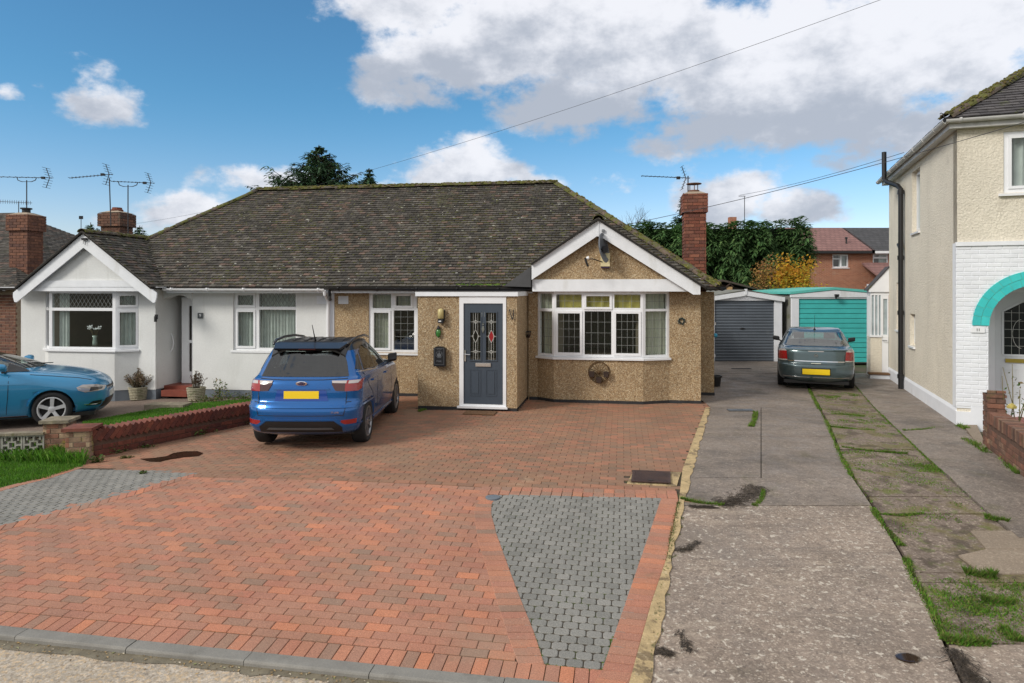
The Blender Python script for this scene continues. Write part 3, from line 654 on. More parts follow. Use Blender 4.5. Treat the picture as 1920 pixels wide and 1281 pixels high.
def scatter(name, poly, nclump, per, seed, smin=.03, smax=.16, hmax=.03, mat_='seamgrass'):
    """moss and short grass in uneven patches over broken concrete"""
    rr = random.Random(seed); m = MB(); xs = [p[0] for p in poly]; ys = [p[1] for p in poly]; k = 0
    while k < nclump:
        cx, cy = rr.uniform(min(xs), max(xs)), rr.uniform(min(ys), max(ys))
        if not inside(poly, cx, cy): continue
        k += 1; sx_, sy_ = rr.uniform(smin, smax), rr.uniform(smin, smax) * .7; rot = rr.uniform(0, 3.14); hh = rr.uniform(.3, 1) * hmax
        for _ in range(int(per * rr.uniform(.3, 1.6))):
            a, b = rr.gauss(0, sx_), rr.gauss(0, sy_); x, y = cx + a * math.cos(rot) - b * math.sin(rot), cy + a * math.sin(rot) + b * math.cos(rot)
            if not inside(poly, x, y): continue
            h = hh * rr.uniform(.3, 1); t = rr.uniform(0, 6.28); w = rr.uniform(.004, .009); z = gz(x, y) - .012; l = h * .8; q = rr.uniform(0, 6.28)
            m.add([(x - math.cos(t) * w, y - math.sin(t) * w, z), (x + math.cos(t) * w, y + math.sin(t) * w, z), (x + math.cos(q) * l, y + math.sin(q) * l, z + h + .004)], [(0, 1, 2)], rr.random())
    return m.build(name, MT[mat_], recalc=False, kind='stuff')
stripP = W2([P(1530, 735), P(1608, 735), P(1690, 811), P(1763, 882), P(1850, 957), P(1700, 1027), P(1640, 943), P(1605, 896), P(1580, 853), P(1556, 797)])
scatter('strip_moss', stripP, 95, 90, 71, hmax=.022)
lowP = W2([P(1720, 1085), P(1930, 1080), P(1990, 1200), P(1785, 1212), P(1745, 1130)])
scatter('low_moss', lowP, 70, 80, 72, smin=.02, smax=.11, hmax=.028)
scatter('path_moss', W2([P(1640, 760), P(1690, 800), P(1800, 800), P(1900, 880), P(1940, 1000), P(1880, 985), P(1770, 885), P(1690, 815)]), 16, 50, 73, smax=.06, hmax=.02)
scatter('cement_weeds', W2([P(1282, 930), P(1258, 1040), P(1238, 1133), P(1212, 1250), P(1228, 1250), P(1256, 1110), P(1288, 945)]), 14, 60, 74, smin=.01, smax=.035, hmax=.03, mat_='weed')
# dead roots and black weed mats on the concrete
def thatch(name, pts, width, n, seed, ln=.10):
    rr = random.Random(seed); m = MB(); W = [P(*p) for p in pts]
    for _ in range(n):
        i = rr.randrange(len(W) - 1); p = W[i].lerp(W[i+1], rr.random()); d = (W[i+1] - W[i]).normalized(); q = Vector((-d.y, d.x, 0))
        p = p + q * rr.gauss(0, width * .4); a = math.atan2(d.y, d.x) + rr.gauss(0, .5); l = rr.uniform(.3, 1) * ln; z = gz(p.x, p.y) + .003; w = .0035
        e = p + Vector((math.cos(a) * l, math.sin(a) * l, 0)); h = rr.uniform(.001, .005)
        m.add([(p.x - math.sin(a) * w, p.y + math.cos(a) * w, z), (p.x + math.sin(a) * w, p.y - math.cos(a) * w, z), (e.x, e.y, z + h * .3), ((p.x + e.x) / 2, (p.y + e.y) / 2, z + h)], [(0, 1, 3), (0, 3, 2)], rr.random())
    return m.build(name, MT['thatch'], recalc=False, kind='stuff')
MT['thatch'] = mat('black_dead_weed', rough=1, vary=[(.05,.04,.032),(.09,.07,.055),(.035,.03,.026),(.13,.10,.07)], noise=None)
thatch('dead_weed', [(1345, 946), (1385, 940), (1410, 925), (1418, 912)], .17, 1500, 31)
thatch('dead_weed', [(1262, 1032), (1290, 1030), (1308, 1016)], .06, 220, 32)
thatch('dead_weed', [(1222, 1225), (1245, 1220), (1255, 1228)], .06, 200, 33)
thatch('dead_weed', [(1275, 1180), (1285, 1205), (1292, 1222)], .05, 120, 34)
thatch('dead_weed', [(1785, 1215), (1805, 1250), (1830, 1281)], .10, 420, 35, .16)
thatch('dead_weed', [(1290, 950), (1340, 952)], .05, 300, 36)
# moss crumbs in the pavement gutter: leaf litter
rr = random.Random(5); m = MB()
for _ in range(700):
    u = rr.uniform(-6, 2.8); v = KV - .13 - abs(rr.gauss(0, .08)); z = zuv(u, v) - .016; s = rr.uniform(.004, .014); a = rr.uniform(0, 3.14)
    p = FB.w(u, v); c, s_ = math.cos(a) * s, math.sin(a) * s
    m.add([(p.x - c, p.y - s_, z), (p.x + s_ * .6, p.y - c * .6, z + .004), (p.x + c, p.y + s_, z + .002), (p.x - s_ * .6, p.y + c * .6, z + .006)], [(0, 1, 2, 3)], rr.random())
MT['litter'] = mat('leaf_litter', rough=.9, vary=[(.30,.20,.08),(.45,.33,.18),(.12,.08,.04),(.55,.48,.38),(.20,.22,.08)], noise=None)
m.build('leaf_litter', MT['litter'], recalc=False, kind='stuff')
# ------------------------------------------------------------------ building helpers (local axes: x along the wall, y into the building, z up)
def wall(mb, u0, u1, z0, z1, v, th, holes=(), M=None):
    us = sorted({u0, u1, *[h[0] for h in holes], *[h[1] for h in holes]}); zs = sorted({z0, z1, *[h[2] for h in holes], *[h[3] for h in holes]})
    us = [u for u in us if u0 <= u <= u1]; zs = [z for z in zs if z0 <= z <= z1]
    nu, nz = len(us) - 1, len(zs) - 1
    def solid(i, j):
        if i < 0 or j < 0 or i >= nu or j >= nz: return False
        cu, cz = (us[i] + us[i+1]) / 2, (zs[j] + zs[j+1]) / 2
        return not any(h[0] < cu < h[1] and h[2] < cz < h[3] for h in holes)
    for i in range(nu):
        for j in range(nz):
            if not solid(i, j): continue
            a, b, c, d = us[i], us[i+1], zs[j], zs[j+1]
            mb.quad((a, v, c), (b, v, c), (b, v, d), (a, v, d), M=M); mb.quad((a, v+th, c), (a, v+th, d), (b, v+th, d), (b, v+th, c), M=M)
            if not solid(i-1, j): mb.quad((a, v, c), (a, v, d), (a, v+th, d), (a, v+th, c), M=M)
            if not solid(i+1, j): mb.quad((b, v, c), (b, v+th, c), (b, v+th, d), (b, v, d), M=M)
            if not solid(i, j-1): mb.quad((a, v, c), (a, v+th, c), (b, v+th, c), (b, v, c), M=M)
            if not solid(i, j+1): mb.quad((a, v, d), (b, v, d), (b, v+th, d), (a, v+th, d), M=M)
    return mb
def M2(u, v, z=0, deg=0): return Matrix.Translation((u, v, z)) @ Matrix.Rotation(R(deg), 4, 'Z')

def window(parent, M, w, h, lights, fr=.055, sill=None, lead=None, curtain='curtain', room=1.4, sash_d=.018, name='window', frame_mat='upvc', label=None, curt=None):
    """lights: (x0,x1,z0,z1,opens,leading) in metres inside the window; frame bars fill the rest"""
    win = MB(); D = .07
    wall(win, 0, w, 0, h, 0, D, [(l[0], l[1], l[2], l[3]) for l in lights])
    wo = win.build(name, MT[frame_mat], parent, M=M)
    if label: wo['label'] = label
    for l in lights:
        x0, x1, z0, z1 = l[:4]; op = l[4]; ld = l[5] if len(l) > 5 else lead
        if op:
            s = MB(); f = .048
            wall(s, x0 - .012, x1 + .012, z0 - .012, z1 + .012, -sash_d, sash_d - .002, [(x0 + f - .012, x1 - f + .012, z0 + f - .012, z1 - f + .012)])
            wall(s, x0 + .001, x1 - .001, z0 + .001, z1 - .001, 0.0, .05, [(x0 + f - .012, x1 - f + .012, z0 + f - .012, z1 - f + .012)])
            s.build('sash', MT[frame_mat], wo); x0, x1, z0, z1 = x0 + f - .012, x1 - f + .012, z0 + f - .012, z1 - f + .012
        g = MB(); gy = .028 if not op else .012
        g.quad((x0, gy, z0), (x1, gy, z0), (x1, gy, z1), (x0, gy, z1)); g.build('pane', MT['glass'], wo, recalc=False)
        if ld:
            m = MB(); t = .0032; y0, y1 = gy - .006, gy - .001
            if ld[0] == 'sq':
                nx, nz = ld[1], ld[2]
                for i in range(1, nx): x = x0 + (x1 - x0) * i / nx; m.box(x - t, x + t, y0, y1, z0, z1)
                for j in range(1, nz): z = z0 + (z1 - z0) * j / nz; m.box(x0, x1, y0 + .001, y1 - .001, z - t, z + t)
            else:
                sp, asp = ld[1], 1.55        # diamond lattice: width of a diamond and its slope
                k = -int((z1 - z0) / asp / sp) - 2
                while x0 + k * sp < x1 + (z1 - z0) / asp + sp:
                    for sg in (1, -1):
                        pts = []
                        for z in (z0, z1):
                            x = x0 + k * sp + sg * (z - z0) / asp; pts.append((x, z))
                        (xa, za), (xb, zb) = pts
                        def cl(xa, za, xb, zb):
                            t0, t1 = 0, 1; dx, dz = xb - xa, zb - za
                            for pp, qq in ((-dx, xa - x0), (dx, x1 - xa)):
                                if abs(pp) < 1e-9:
                                    if qq < 0: return None
                                    continue
                                r_ = qq / pp
                                if pp < 0: t0 = max(t0, r_)
                                else: t1 = min(t1, r_)
                            return (xa + dx * t0, za + dz * t0, xa + dx * t1, za + dz * t1) if t0 < t1 - .01 else None
                        q = cl(xa, za, xb, zb)
                        if q:
                            dd = .003 * math.sqrt(1 + 1 / asp ** 2)
                            o_ = .0005 * sg
                            m.add([(q[0] - dd, y0 + o_, q[1]), (q[0] + dd, y0 + o_, q[1]), (q[2] + dd, y0 + o_, q[3]), (q[2] - dd, y0 + o_, q[3]), (q[0] - dd, y1, q[1]), (q[0] + dd, y1, q[1]), (q[2] + dd, y1, q[3]), (q[2] - dd, y1, q[3])],
                                  [(0, 1, 2, 3), (7, 6, 5, 4), (0, 3, 7, 4), (1, 5, 6, 2)])
                    k += 1
            m.build('leading', MT[ld[3] if len(ld) > 3 else 'lead'], wo)
    if sill:
        s = MB(); e = sill[0]; s.ext([(-e, -sill[1], -.055), (-e, -sill[1], -.015), (-e, .03, -.002), (-e, .03, -.055)], (w + 2 * e, 0, 0)); s.build('sill', MT[frame_mat], wo)
    for c in (curt or []):      # (x0,x1,z0,z1,material,pleats,depth)
        x0, x1, z0, z1, cm, npl, y = c; m = MB(); n = max(4, npl * 6)
        ph = random.random() * 6
        top = [(x0 + (x1 - x0) * i / n, y + .022 * math.sin(ph + i / n * npl * 6.283) + .008 * math.sin(ph * 2 + i * 1.7), z1) for i in range(n + 1)]
        bot = [(p[0] + .01 * math.sin(i), p[1] + .012 * math.sin(i * .9), z0) for i, p in enumerate(top)]
        m.add(top + bot, [(i, i + 1, n + 2 + i, n + 1 + i) for i in range(n)]); m.build('curtain' if cm != 'yellow' else 'blind', MT[cm], wo, smooth=True, recalc=False)
    if room:
        m = MB(); a = .0; y0, y1 = D + .002, D + room
        for q in (((-a, y1, 0), (w + a, y1, 0), (w + a, y1, h), (-a, y1, h)), ((0, y0, 0), (0, y1, 0), (0, y1, h), (0, y0, h)), ((w, y0, 0), (w, y1, 0), (w, y1, h), (w, y0, h)),
                  ((0, y0, 0), (w, y0, 0), (w, y1, 0), (0, y1, 0)), ((0, y0, h), (w, y0, h), (w, y1, h), (0, y1, h))): m.quad(*q)
        m.build('room', MT['room'], wo, recalc=False)
    return wo

def tile_me(w, ln, th, mat_, name='roof_tile'):
    m = MB(); w2 = w / 2 - .0045
    m.add([(-w2, 0, .0), (w2, 0, .0), (w2, ln, -.006), (-w2, ln, -.006), (-w2, 0, th), (0, -.001, th + .003), (w2, 0, th), (w2, ln, .0), (-w2, ln, .0)],
          [(0, 1, 6, 5, 4), (4, 5, 8), (5, 6, 7), (5, 7, 8), (0, 4, 8, 3), (1, 2, 7, 6)])
    return m.mesh(name, mat_, recalc=False)
def tile_slope(roof, frame_M, O, U, S, poly, w, gauge, th, mat_, name='roof_tile', n_single=150, skip=(), lift=.004, tilt=.0, moss=0, seenf=None, mossmat='moss'):
    """tiles on a slope: O origin, U along the eave, S up the slope (unit), poly in slope coordinates (a along, b up)"""
    O, U, S = Vector(O), Vector(U).normalized(), Vector(S).normalized(); N = U.cross(S)
    if N.z < 0: N = -N
    B = Matrix(((U.x, S.x, N.x, O.x), (U.y, S.y, N.y, O.y), (U.z, S.z, N.z, O.z), (0, 0, 0, 1)))
    if B.to_3x3().determinant() < 0: pass
    amin, amax = min(p[0] for p in poly), max(p[0] for p in poly); bmax = max(p[1] for p in poly); bmin = min(p[1] for p in poly)
    full, cut = [], []; r = 0; b = bmin; ln = gauge + .03
    ang = math.atan2(th, gauge)
    while b < bmax:
        a = amin - w + (r % 2) * w / 2 + random.uniform(-.004, .004)
        while a < amax + w:
            c = (a + w / 2, b + gauge / 2)
            corners = [(a, b), (a + w, b), (a + w, b + gauge), (a, b + gauge)]
            ins = [inside(poly, *q) for q in corners]
            if not any(inside(s, *c) for s in skip) and any(ins):
                M_ = B @ Matrix.Translation((a + w / 2, b, lift + random.uniform(0, .004))) @ Matrix.Rotation(random.gauss(0, .012), 4, 'Z') @ Matrix.Rotation(random.gauss(0, .012), 4, 'Y')
                if all(ins): full.append((c, M_))
                elif inside(poly, *c) or True: cut.append((c, M_, (a, b)))
            a += w
        b += gauge; r += 1
    me = tile_me(w, ln, th, mat_, name)
    fM = frame_M
    def key(t):
        p = fM @ (t[1] @ Vector((0, 0, 0))); x = 960 + FOC * p.x / max(p.y, .1); y = HORIZON + FOC * (CAMZ - p.z) / max(p.y, .1)
        return -(1 / p.y) if 0 < x < 1920 and 0 < y < 1281 else 0
    full.sort(key=key)
    pieces(name, me, roof, [t[1] for t in full[:n_single]])
    st = MB(); tv = [v.co.copy() for v in me.vertices]; tf = [tuple(p.vertices) for p in me.polygons]
    for t in full[n_single:]: st.add([t[1] @ v for v in tv], tf, random.random())
    Pv = [Vector((p[0], p[1])) for p in poly]
    for c, M_, (a, b) in cut:                   # tiles cut along hips, valleys and verges
        q = [(a + .002, b), (a + w - .002, b), (a + w - .002, b + gauge), (a + .002, b + gauge)]
        q = clip_poly(q, poly)
        if len(q) < 3: continue
        n = len(q)
        zt = lambda y: th + lift - (y - b) / gauge * th
        st.add([B @ Vector((x, y, zt(y) - .0)) for x, y in q] + [B @ Vector((x, y, lift - .006)) for x, y in q], [tuple(range(n))] + [(n + i, n + (i+1) % n, (i+1) % n, i) for i in range(n)], random.random())
    if st.f: st.build(name + 's_farther', mat_, roof, kind='stuff', recalc=False)
    if moss:
        mm = MB(); allc = [t[0] for t in full] + [t[0] for t in cut]
        dens = [(random.uniform(amin, amax), random.uniform(bmin, bmax), random.uniform(.3, 1.2)) for _ in range(16)]
        for _ in range(moss):
            if random.random() < .6:
                d = random.choice(dens); a, bb = random.gauss(d[0], d[2]), random.gauss(d[1], d[2] * .6)
            else: a, bb = random.uniform(amin, amax), random.uniform(bmin, bmax)
            bb = bmin + round((bb - bmin) / gauge) * gauge - random.uniform(0, .012)
            if not inside(poly, a, bb) or any(inside(s, a, bb) for s in skip): continue
            blob(mm, B @ Vector((a, bb, lift + .008)), random.uniform(.020, .065), random.uniform(.012, .026), random.uniform(.012, .028), B.to_3x3(), random.random())
        if mm.f: mm.build('moss_clumps', MT[mossmat], roof, kind='stuff', recalc=False)
        lm_ = MB()
        for _ in range(moss // 14):
            a, bb = random.uniform(amin, amax), random.uniform(bmin, bmax)
            if not inside(poly, a, bb) or any(inside(s, a, bb) for s in skip): continue
            blob(lm_, B @ Vector((a, bb, lift + th * .6)), random.uniform(.012, .045), random.uniform(.008, .02), .006, B.to_3x3(), random.random())
        if lm_.f: lm_.build('lichen_spots', MT['lichen'], roof, kind='stuff', recalc=False)
def blob(mm, c, rx, ry, rz, B3, rnd):
    vs = []; n = 6; j = random.random() * 6
    for (rr_, zz) in ((1, 0), (.75, .7)):
        for k in range(n):
            t = j + 6.283 * k / n; q = random.uniform(.75, 1.2)
            vs.append(c + B3 @ Vector((math.cos(t) * rx * rr_ * q, math.sin(t) * ry * rr_ * q, rz * zz)))
    vs.append(c + B3 @ Vector((0, 0, rz)))
    mm.add(vs, [(k, (k+1) % n, n + (k+1) % n, n + k) for k in range(n)] + [(n + k, n + (k+1) % n, 2 * n) for k in range(n)], rnd)
def area(p): return sum(p[i][0] * p[(i+1) % len(p)][1] - p[(i+1) % len(p)][0] * p[i][1] for i in range(len(p))) / 2
def clip_poly(q, poly):
    """clip to a convex polygon"""
    s = 1 if area(poly) > 0 else -1
    for i in range(len(poly)):
        a, b = poly[i], poly[(i+1) % len(poly)]
        nx, ny = (b[1] - a[1]) * s, -(b[0] - a[0]) * s
        q = clip(q, nx, ny, nx * a[0] + ny * a[1])
        if len(q) < 3: return []
    return q
def ridge_run(roof, p0, p1, mat_='ridgetile', r=.11, ln=.33, name='ridge_tile', moss=0):
    p0, p1 = Vector(p0), Vector(p1); d = (p1 - p0); L = d.length; d.normalize(); n = max(1, int(L / ln)); ln = L / n
    m = MB(); k = 7; pr = []
    for i in range(k + 1):
        t = math.pi * i / k; pr.append((math.cos(t) * r * 1.05, math.sin(t) * r * .80 - .05))
    vs = []; fs = []
    for e, (x, s_) in enumerate(((0, 1.0), (ln + .012, .93))):
        vs += [(x, y * s_, z * s_) for y, z in pr]
    for e, (x, s_) in enumerate(((0, .86), (ln + .012, .80))):
        vs += [(x, y * s_, z * s_ - .005) for y, z in pr]
    K = k + 1
    for i in range(k): fs += [(i, i+1, K+i+1, K+i), (2*K+i, 3*K+i, 3*K+i+1, 2*K+i+1), (i, 2*K+i, 2*K+i+1, i+1), (K+i, K+i+1, 3*K+i+1, 3*K+i)]
    fs += [(0, K, 3*K, 2*K), (k, 2*K+k, 3*K+k, K+k)]
    m.add(vs, fs); me = m.mesh(name, MT[mat_])
    q = d.to_track_quat('X', 'Z').to_matrix().to_4x4()
    pieces(name, me, roof, [Matrix.Translation(p0 + d * ln * i + Vector((0, 0, random.uniform(-.006, .006)))) @ q @ Matrix.Rotation(random.gauss(0, .03), 4, 'X') for i in range(n)])
    if moss:
        mm = MB()
        for _ in range(moss):
            t = random.uniform(0, L); a = random.uniform(-1.3, 1.3); c = p0 + d * t + q.to_3x3() @ Vector((0, math.sin(a) * r, math.cos(a) * r * .8 - .055))
            blob(mm, c, random.uniform(.02, .06), random.uniform(.015, .035), random.uniform(.012, .03), q.to_3x3(), random.random())
        mm.build('ridge_moss', MT['mossolive'], roof, kind='stuff', recalc=False)
def brick_face(parent, M, w, h, mat_, L=.215, H=.065, j=.010, proud=.008, depth=.05, name='brick', z0=0, holes=(), start=0, english=False, n_single=300):
    """bricks laid on a face: local x along, z up, y = 0 the mortar face, bricks stand proud of it towards -y"""
    full = []; cut = MB(); z = z0; r = start
    L2 = L + j
    while z + H * .4 < h:
        hh = min(H, h - z); off = (r % 2) * L2 / 2; bl = L
        if english and r % 2: bl = (L - j) / 2
        x = -off if not english else (-off / 2 if r % 2 else 0)
        while x < w:
            a, b = max(x, 0.0), min(x + bl, w)
            if b - a > .03 and not any(hl[0] < (a + b) / 2 < hl[1] and hl[2] < z + hh / 2 < hl[3] for hl in holes):
                full.append((a, b, z, hh))
            x += bl + j
        z += H + j; r += 1
    sh = {}
    groups = {}
    for a, b, z, hh in full: groups.setdefault((round(b - a, 3), round(hh, 3)), []).append((a, z))
    left = n_single; st = MB()
    for (bw, bh), lst in sorted(groups.items(), key=lambda g: -len(g[1])):
        m = MB(); c = .003
        m.add([(c, -proud, c), (bw - c, -proud, c), (bw - c, -proud, bh - c), (c, -proud, bh - c), (0, -proud + .004, 0), (bw, -proud + .004, 0), (bw, -proud + .004, bh), (0, -proud + .004, bh), (0, depth - proud, 0), (bw, depth - proud, 0), (bw, depth - proud, bh), (0, depth - proud, bh)],
              [(0, 1, 2, 3), (0, 4, 5, 1), (1, 5, 6, 2), (2, 6, 7, 3), (3, 7, 4, 0), (4, 8, 9, 5), (5, 9, 10, 6), (6, 10, 11, 7), (7, 11, 8, 4)])
        me = m.mesh(name, MT[mat_]); take = lst[:left]; left -= len(take)
        pieces(name, me, parent, [M @ Matrix.Translation((a, random.uniform(-.002, .002), z)) for a, z in take])
        tv = [v.co.copy() for v in me.vertices]; tf = [tuple(p.vertices) for p in me.polygons]
        for a, z in lst[left + len(take) if False else len(take):]:
            T = M @ Matrix.Translation((a, 0, z)); st.add([T @ v for v in tv], tf, random.random())
    if st.f: st.build(name + 's_farther', MT[mat_], parent, kind='stuff')
def chimney(parent, x0, x1, y0, y1, z0, z1, mat_, cap=.30, over=.035, name='chimney', pot=None):
    core = MB(); core.box(x0 + .012, x1 - .012, y0 + .012, y1 - .012, z0, z1 - .02)
    core.box(x0 - over + .012, x1 + over - .012, y0 - over + .012, y1 + over - .012, z1 - cap, z1 - .02)
    ch = core.build(name, MT['mortarred'], parent); w, d = x1 - x0, y1 - y0; nb = 72
    for (X0, X1, Y0, Y1, Z0, Z1) in ((x0, x1, y0, y1, z0, z1 - cap), (x0 - over, x1 + over, y0 - over, y1 + over, z1 - cap, z1 - .0)):
        W, Dp = X1 - X0, Y1 - Y0
        brick_face(ch, M2(X0, Y0 + .010, Z0), W, Z1 - Z0, mat_, depth=.03, n_single=nb); brick_face(ch, M2(X1 - .010, Y0, Z0, 90), Dp, Z1 - Z0, mat_, depth=.03, start=1, n_single=nb)
        brick_face(ch, M2(X1, Y1 - .010, Z0, 180), W, Z1 - Z0, mat_, depth=.03, n_single=40); brick_face(ch, M2(X0 + .010, Y1, Z0, 270), Dp, Z1 - Z0, mat_, depth=.03, start=1, n_single=nb)
    c = MB(); hx, hy = (x1 - x0) / 2 + over - .02, (y1 - y0) / 2 + over - .02; cx, cy = (x0 + x1) / 2, (y0 + y1) / 2
    c.add([(cx - hx, cy - hy, z1), (cx + hx, cy - hy, z1), (cx + hx, cy + hy, z1), (cx - hx, cy + hy, z1), (cx - .13, cy - .13, z1 + .07), (cx + .13, cy - .13, z1 + .07), (cx + .13, cy + .13, z1 + .07), (cx - .13, cy + .13, z1 + .07)],
          [(0, 1, 5, 4), (1, 2, 6, 5), (2, 3, 7, 6), (3, 0, 4, 7), (4, 5, 6, 7)]); c.build('flaunching', MT['mortar'], ch)
    return ch
def gutter(parent, pts, mat_, r=.055, name='gutter', brackets=.9, fascia=None):
    """half-round gutter along two points with brackets"""
    p0, p1 = Vector(pts[0]), Vector(pts[1]); d = (p1 - p0); L = d.length; d.normalize(); q = d.to_track_quat('X', 'Z').to_matrix().to_4x4()
    T = Matrix.Translation(p0) @ q; m = MB(); n = 8
    o = [(r * math.cos(math.pi + math.pi * i / n), r * math.sin(math.pi + math.pi * i / n)) for i in range(n + 1)]
    i_ = [(a * .88, b * .88) for a, b in o][::-1]
    m.ext([(0, a, b) for a, b in o + i_], (L, 0, 0), M=T); g = m.build(name, MT[mat_], parent)
    k = MB(); x = .2
    while x < L: k.ext([(x, r * 1.16 * math.cos(math.pi + math.pi * i / n), r * 1.16 * math.sin(math.pi + math.pi * i / n)) for i in range(n + 1)] + [(x, r, .015), (x, -r, .015)], (.035, 0, 0), M=T); x += brackets
    k.build('gutter_brackets', MT[mat_], g)
    return g

# ------------------------------------------------------------------ the pair of bungalows
PARTY = -4.11
def hz(v): return 2.40 + .765 * (v + .38)            # height of the front roof slope
EAVEZ, RIDGEV, RIDGEZ = 2.40, 3.2, hz(3.2)
UL, UR = -11.45, 4.34                                # eave corners
RL, RR = -7.80, .66                                  # ridge ends
brown = empty('bungalow', FB.M, label='brown pebbledash bungalow with a blue-grey front door and white-trimmed gable bay', cat='bungalow', group='pair of joined bungalows')
white = empty('bungalow', FB.M, label='bungalow rendered white with grey plinth, arched recessed porch and gable at its left', cat='bungalow', group='pair of joined bungalows')

# --- masonry of the brown half
bayu = [.60, .97, 2.80, 3.30]; VB, VW = -.55, -.28      # bay front and gable block planes
winz0, winz1 = .95, 2.31
w_ = MB()
wl = (-3.29, -1.66, .93, 2.30)
wall(w_, PARTY + .0, .45, -.3, 2.45, 0, .25, [wl])                     # main front
wall(w_, 3.35, 3.98, -.1, 2.45, VW, .25, [])                         # pier right of the bay
wall(w_, .40, .60, -.1, 2.45, VW, .25)
bp = [(.60, VW), (.97, VB), (2.80, VB), (3.35, VW), (3.35, .1), (.60, .1)]
w_.ext([(x, y, -.1) for x, y in bp], (0, 0, winz0 - .05 + .1))
w_.quad((3.98, VW, -.1), (3.98, 7.0, -.1), (3.98, 7.0, 2.45), (3.98, VW, 2.45))
w_.box(3.981, 4.40, .92, 1.72, -.1, 2.30)                               # the flank stands a little proud further back
w_.box(-4.1, 3.97, 6.8, 7.05, -.1, 2.4)
gb = [(.53, 2.34), (3.78, 2.34), (1.9, 3.62), (.53, 2.72)]
w_.ext([(x, -.60, z) for x, z in gb], (0, .2, 0))
w_.build('wall', MT['dash'], brown)
# porch
pw = MB(); PV = -1.76; PL, PR = -1.60, .38
dl, dr = -.76, .17
wall(pw, PL, PR, .06, 2.22, PV, .22, [(dl, dr, .06, 2.22)])
pw.box(PR - .20, PR, PV + .22, 0, .06, 2.22); pw.box(PL, PL + .20, PV + .22, 0, .06, 2.22)
po = pw.build('porch_wall', MT['dash'], brown)
m = MB(); m.box(PL - .04, PR + .02, PV - .04, 0.2, 2.22, 2.31); m.build('porch_fascia', MT['whitewood'], po)
m = MB(); m.box(PL - .05, PR + .03, PV - .05, 0.2, 2.312, 2.325); m.build('porch_flat_roof', MT['bitumen'], po)
m = MB(); e = .006
m.box(PL + e, dl, PV + e, PV + .2, -.15, .06); m.box(dr, PR - e, PV + e, PV + .2, -.15, .06); m.box(dl, dr, PV + .012, PV + .2, -.15, .035)
m.box(PR - .2, PR - e, PV + .2, -.01, -.15, .06); m.box(PL + e, PL + .2, PV + .2, -.01, -.15, .06)
for a, b in (((.60 + .002, VW), (.97, VB)), ((.97, VB), (2.8, VB)), ((2.8, VB), (3.35, VW)), ((3.35, VW), (3.98, VW)), ((.42, VW), (.60, VW))):
    m.ext([(a[0], a[1] - .008, -.15), (b[0], b[1] - .008, -.15), (b[0], b[1] + .1, -.15), (a[0], a[1] + .1, -.15)], (0, 0, .21))
m.box(PARTY + .05, PL, -.007, .1, -.3, .02); m.box(3.9, 3.992, VW - .0, 6.9, -.15, .06); m.box(3.99, 4.41, .91, 1.73, -.15, .06)
m.build('plinth', MT['bitumen'], brown)
# front door
dw = dr - dl
m = MB(); wall(m, dl + .002, dr - .002, .05, 2.218, PV - .012, .09, [(dl + .085, dr - .065, .12, 2.08)]); m.box(dl - .03, dr + .03, PV - .07, PV - .012, .045, .085)
dfr = m.build('door_frame', MT['upvc'], brown)
d0, d1 = dl + .087, dr - .067; z0, z1 = .125, 2.078; DW = d1 - d0
gl = [(d0 + .13, d0 + .13 + .205, .98, 1.90), (d1 - .13 - .205, d1 - .13, .98, 1.90)]
m = MB(); wall(m, d0, d1, z0, z1, PV + .01, .045, gl)
for (a, b) in ((d0 + .12, d0 + .12 + .22), (d1 - .12 - .22, d1 - .12)):
    wall(m, a, b, .28, .80, PV + .002, .0075, [(a + .018, b - .018, .298, .782)]); m.box(a + .045, b - .045, PV + .0015, PV + .009, .325, .755)
for g in gl: wall(m, g[0] - .022, g[1] + .022, g[2] - .022, g[3] + .022, PV - .004, .0135, [g])
door = m.build('door', MT['greydoor'], brown)
for gi, g in enumerate(gl):
    m = MB(); m.quad((g[0], PV + .03, g[2]), (g[1], PV + .03, g[2]), (g[1], PV + .03, g[3]), (g[0], PV + .03, g[3])); m.build('pane', MT['frost'] if 'frost' in MT else MT['glass'], door, recalc=False)
    m = MB(); cx = (g[0] + g[1]) / 2; y = PV + .024
    def bar(a, b, t=.004): 
        a, b = Vector((a[0], 0, a[1])), Vector((b[0], 0, b[1])); d = (b - a).normalized(); n_ = Vector((-d.z, 0, d.x)) * t
        m.ext([(a + n_) + Vector((0, y, 0)), (b + n_) + Vector((0, y, 0)), (b - n_) + Vector((0, y, 0)), (a - n_) + Vector((0, y, 0))], (0, -.004, 0))
    for dx in (-.045, .045): bar((cx + dx, g[2]), (cx + dx, g[3]), .002)
    bar((cx, g[2]), (cx, 1.30)); bar((cx, 1.58), (cx, g[3]))
    for cz, rx, rz in ((1.72, .035, .035), (1.14, .035, .035), (1.44, .062, .13)):
        pts = [(cx, cz + rz), (cx + rx, cz), (cx, cz - rz), (cx - rx, cz)]
        for a, b in zip(pts, pts[1:] + pts[:1]): bar(a, b)
        bar((g[0], cz), (cx - rx, cz)); bar((cx + rx, cz), (g[1], cz))
    m.build('leading', MT['leadlight'], door)
    if gi == 1:
        m = MB(); m.add([(cx, y + .002, 1.56), (cx + .056, y + .002, 1.44), (cx, y + .002, 1.32), (cx - .056, y + .002, 1.44)], [(0, 1, 2, 3)]); m.build('red_glass', mat('red_stained_glass', (.30,.02,.025), rough=.15), door, recalc=False)
m = MB(); cx = (d0 + d1) / 2; m.box(cx - .15, cx + .15, PV - .012, PV + .01, .855, .925); m.box(cx - .13, cx + .13, PV - .020, PV - .011, .868, .912); m.build('letter_plate', MT['chrome'], door)
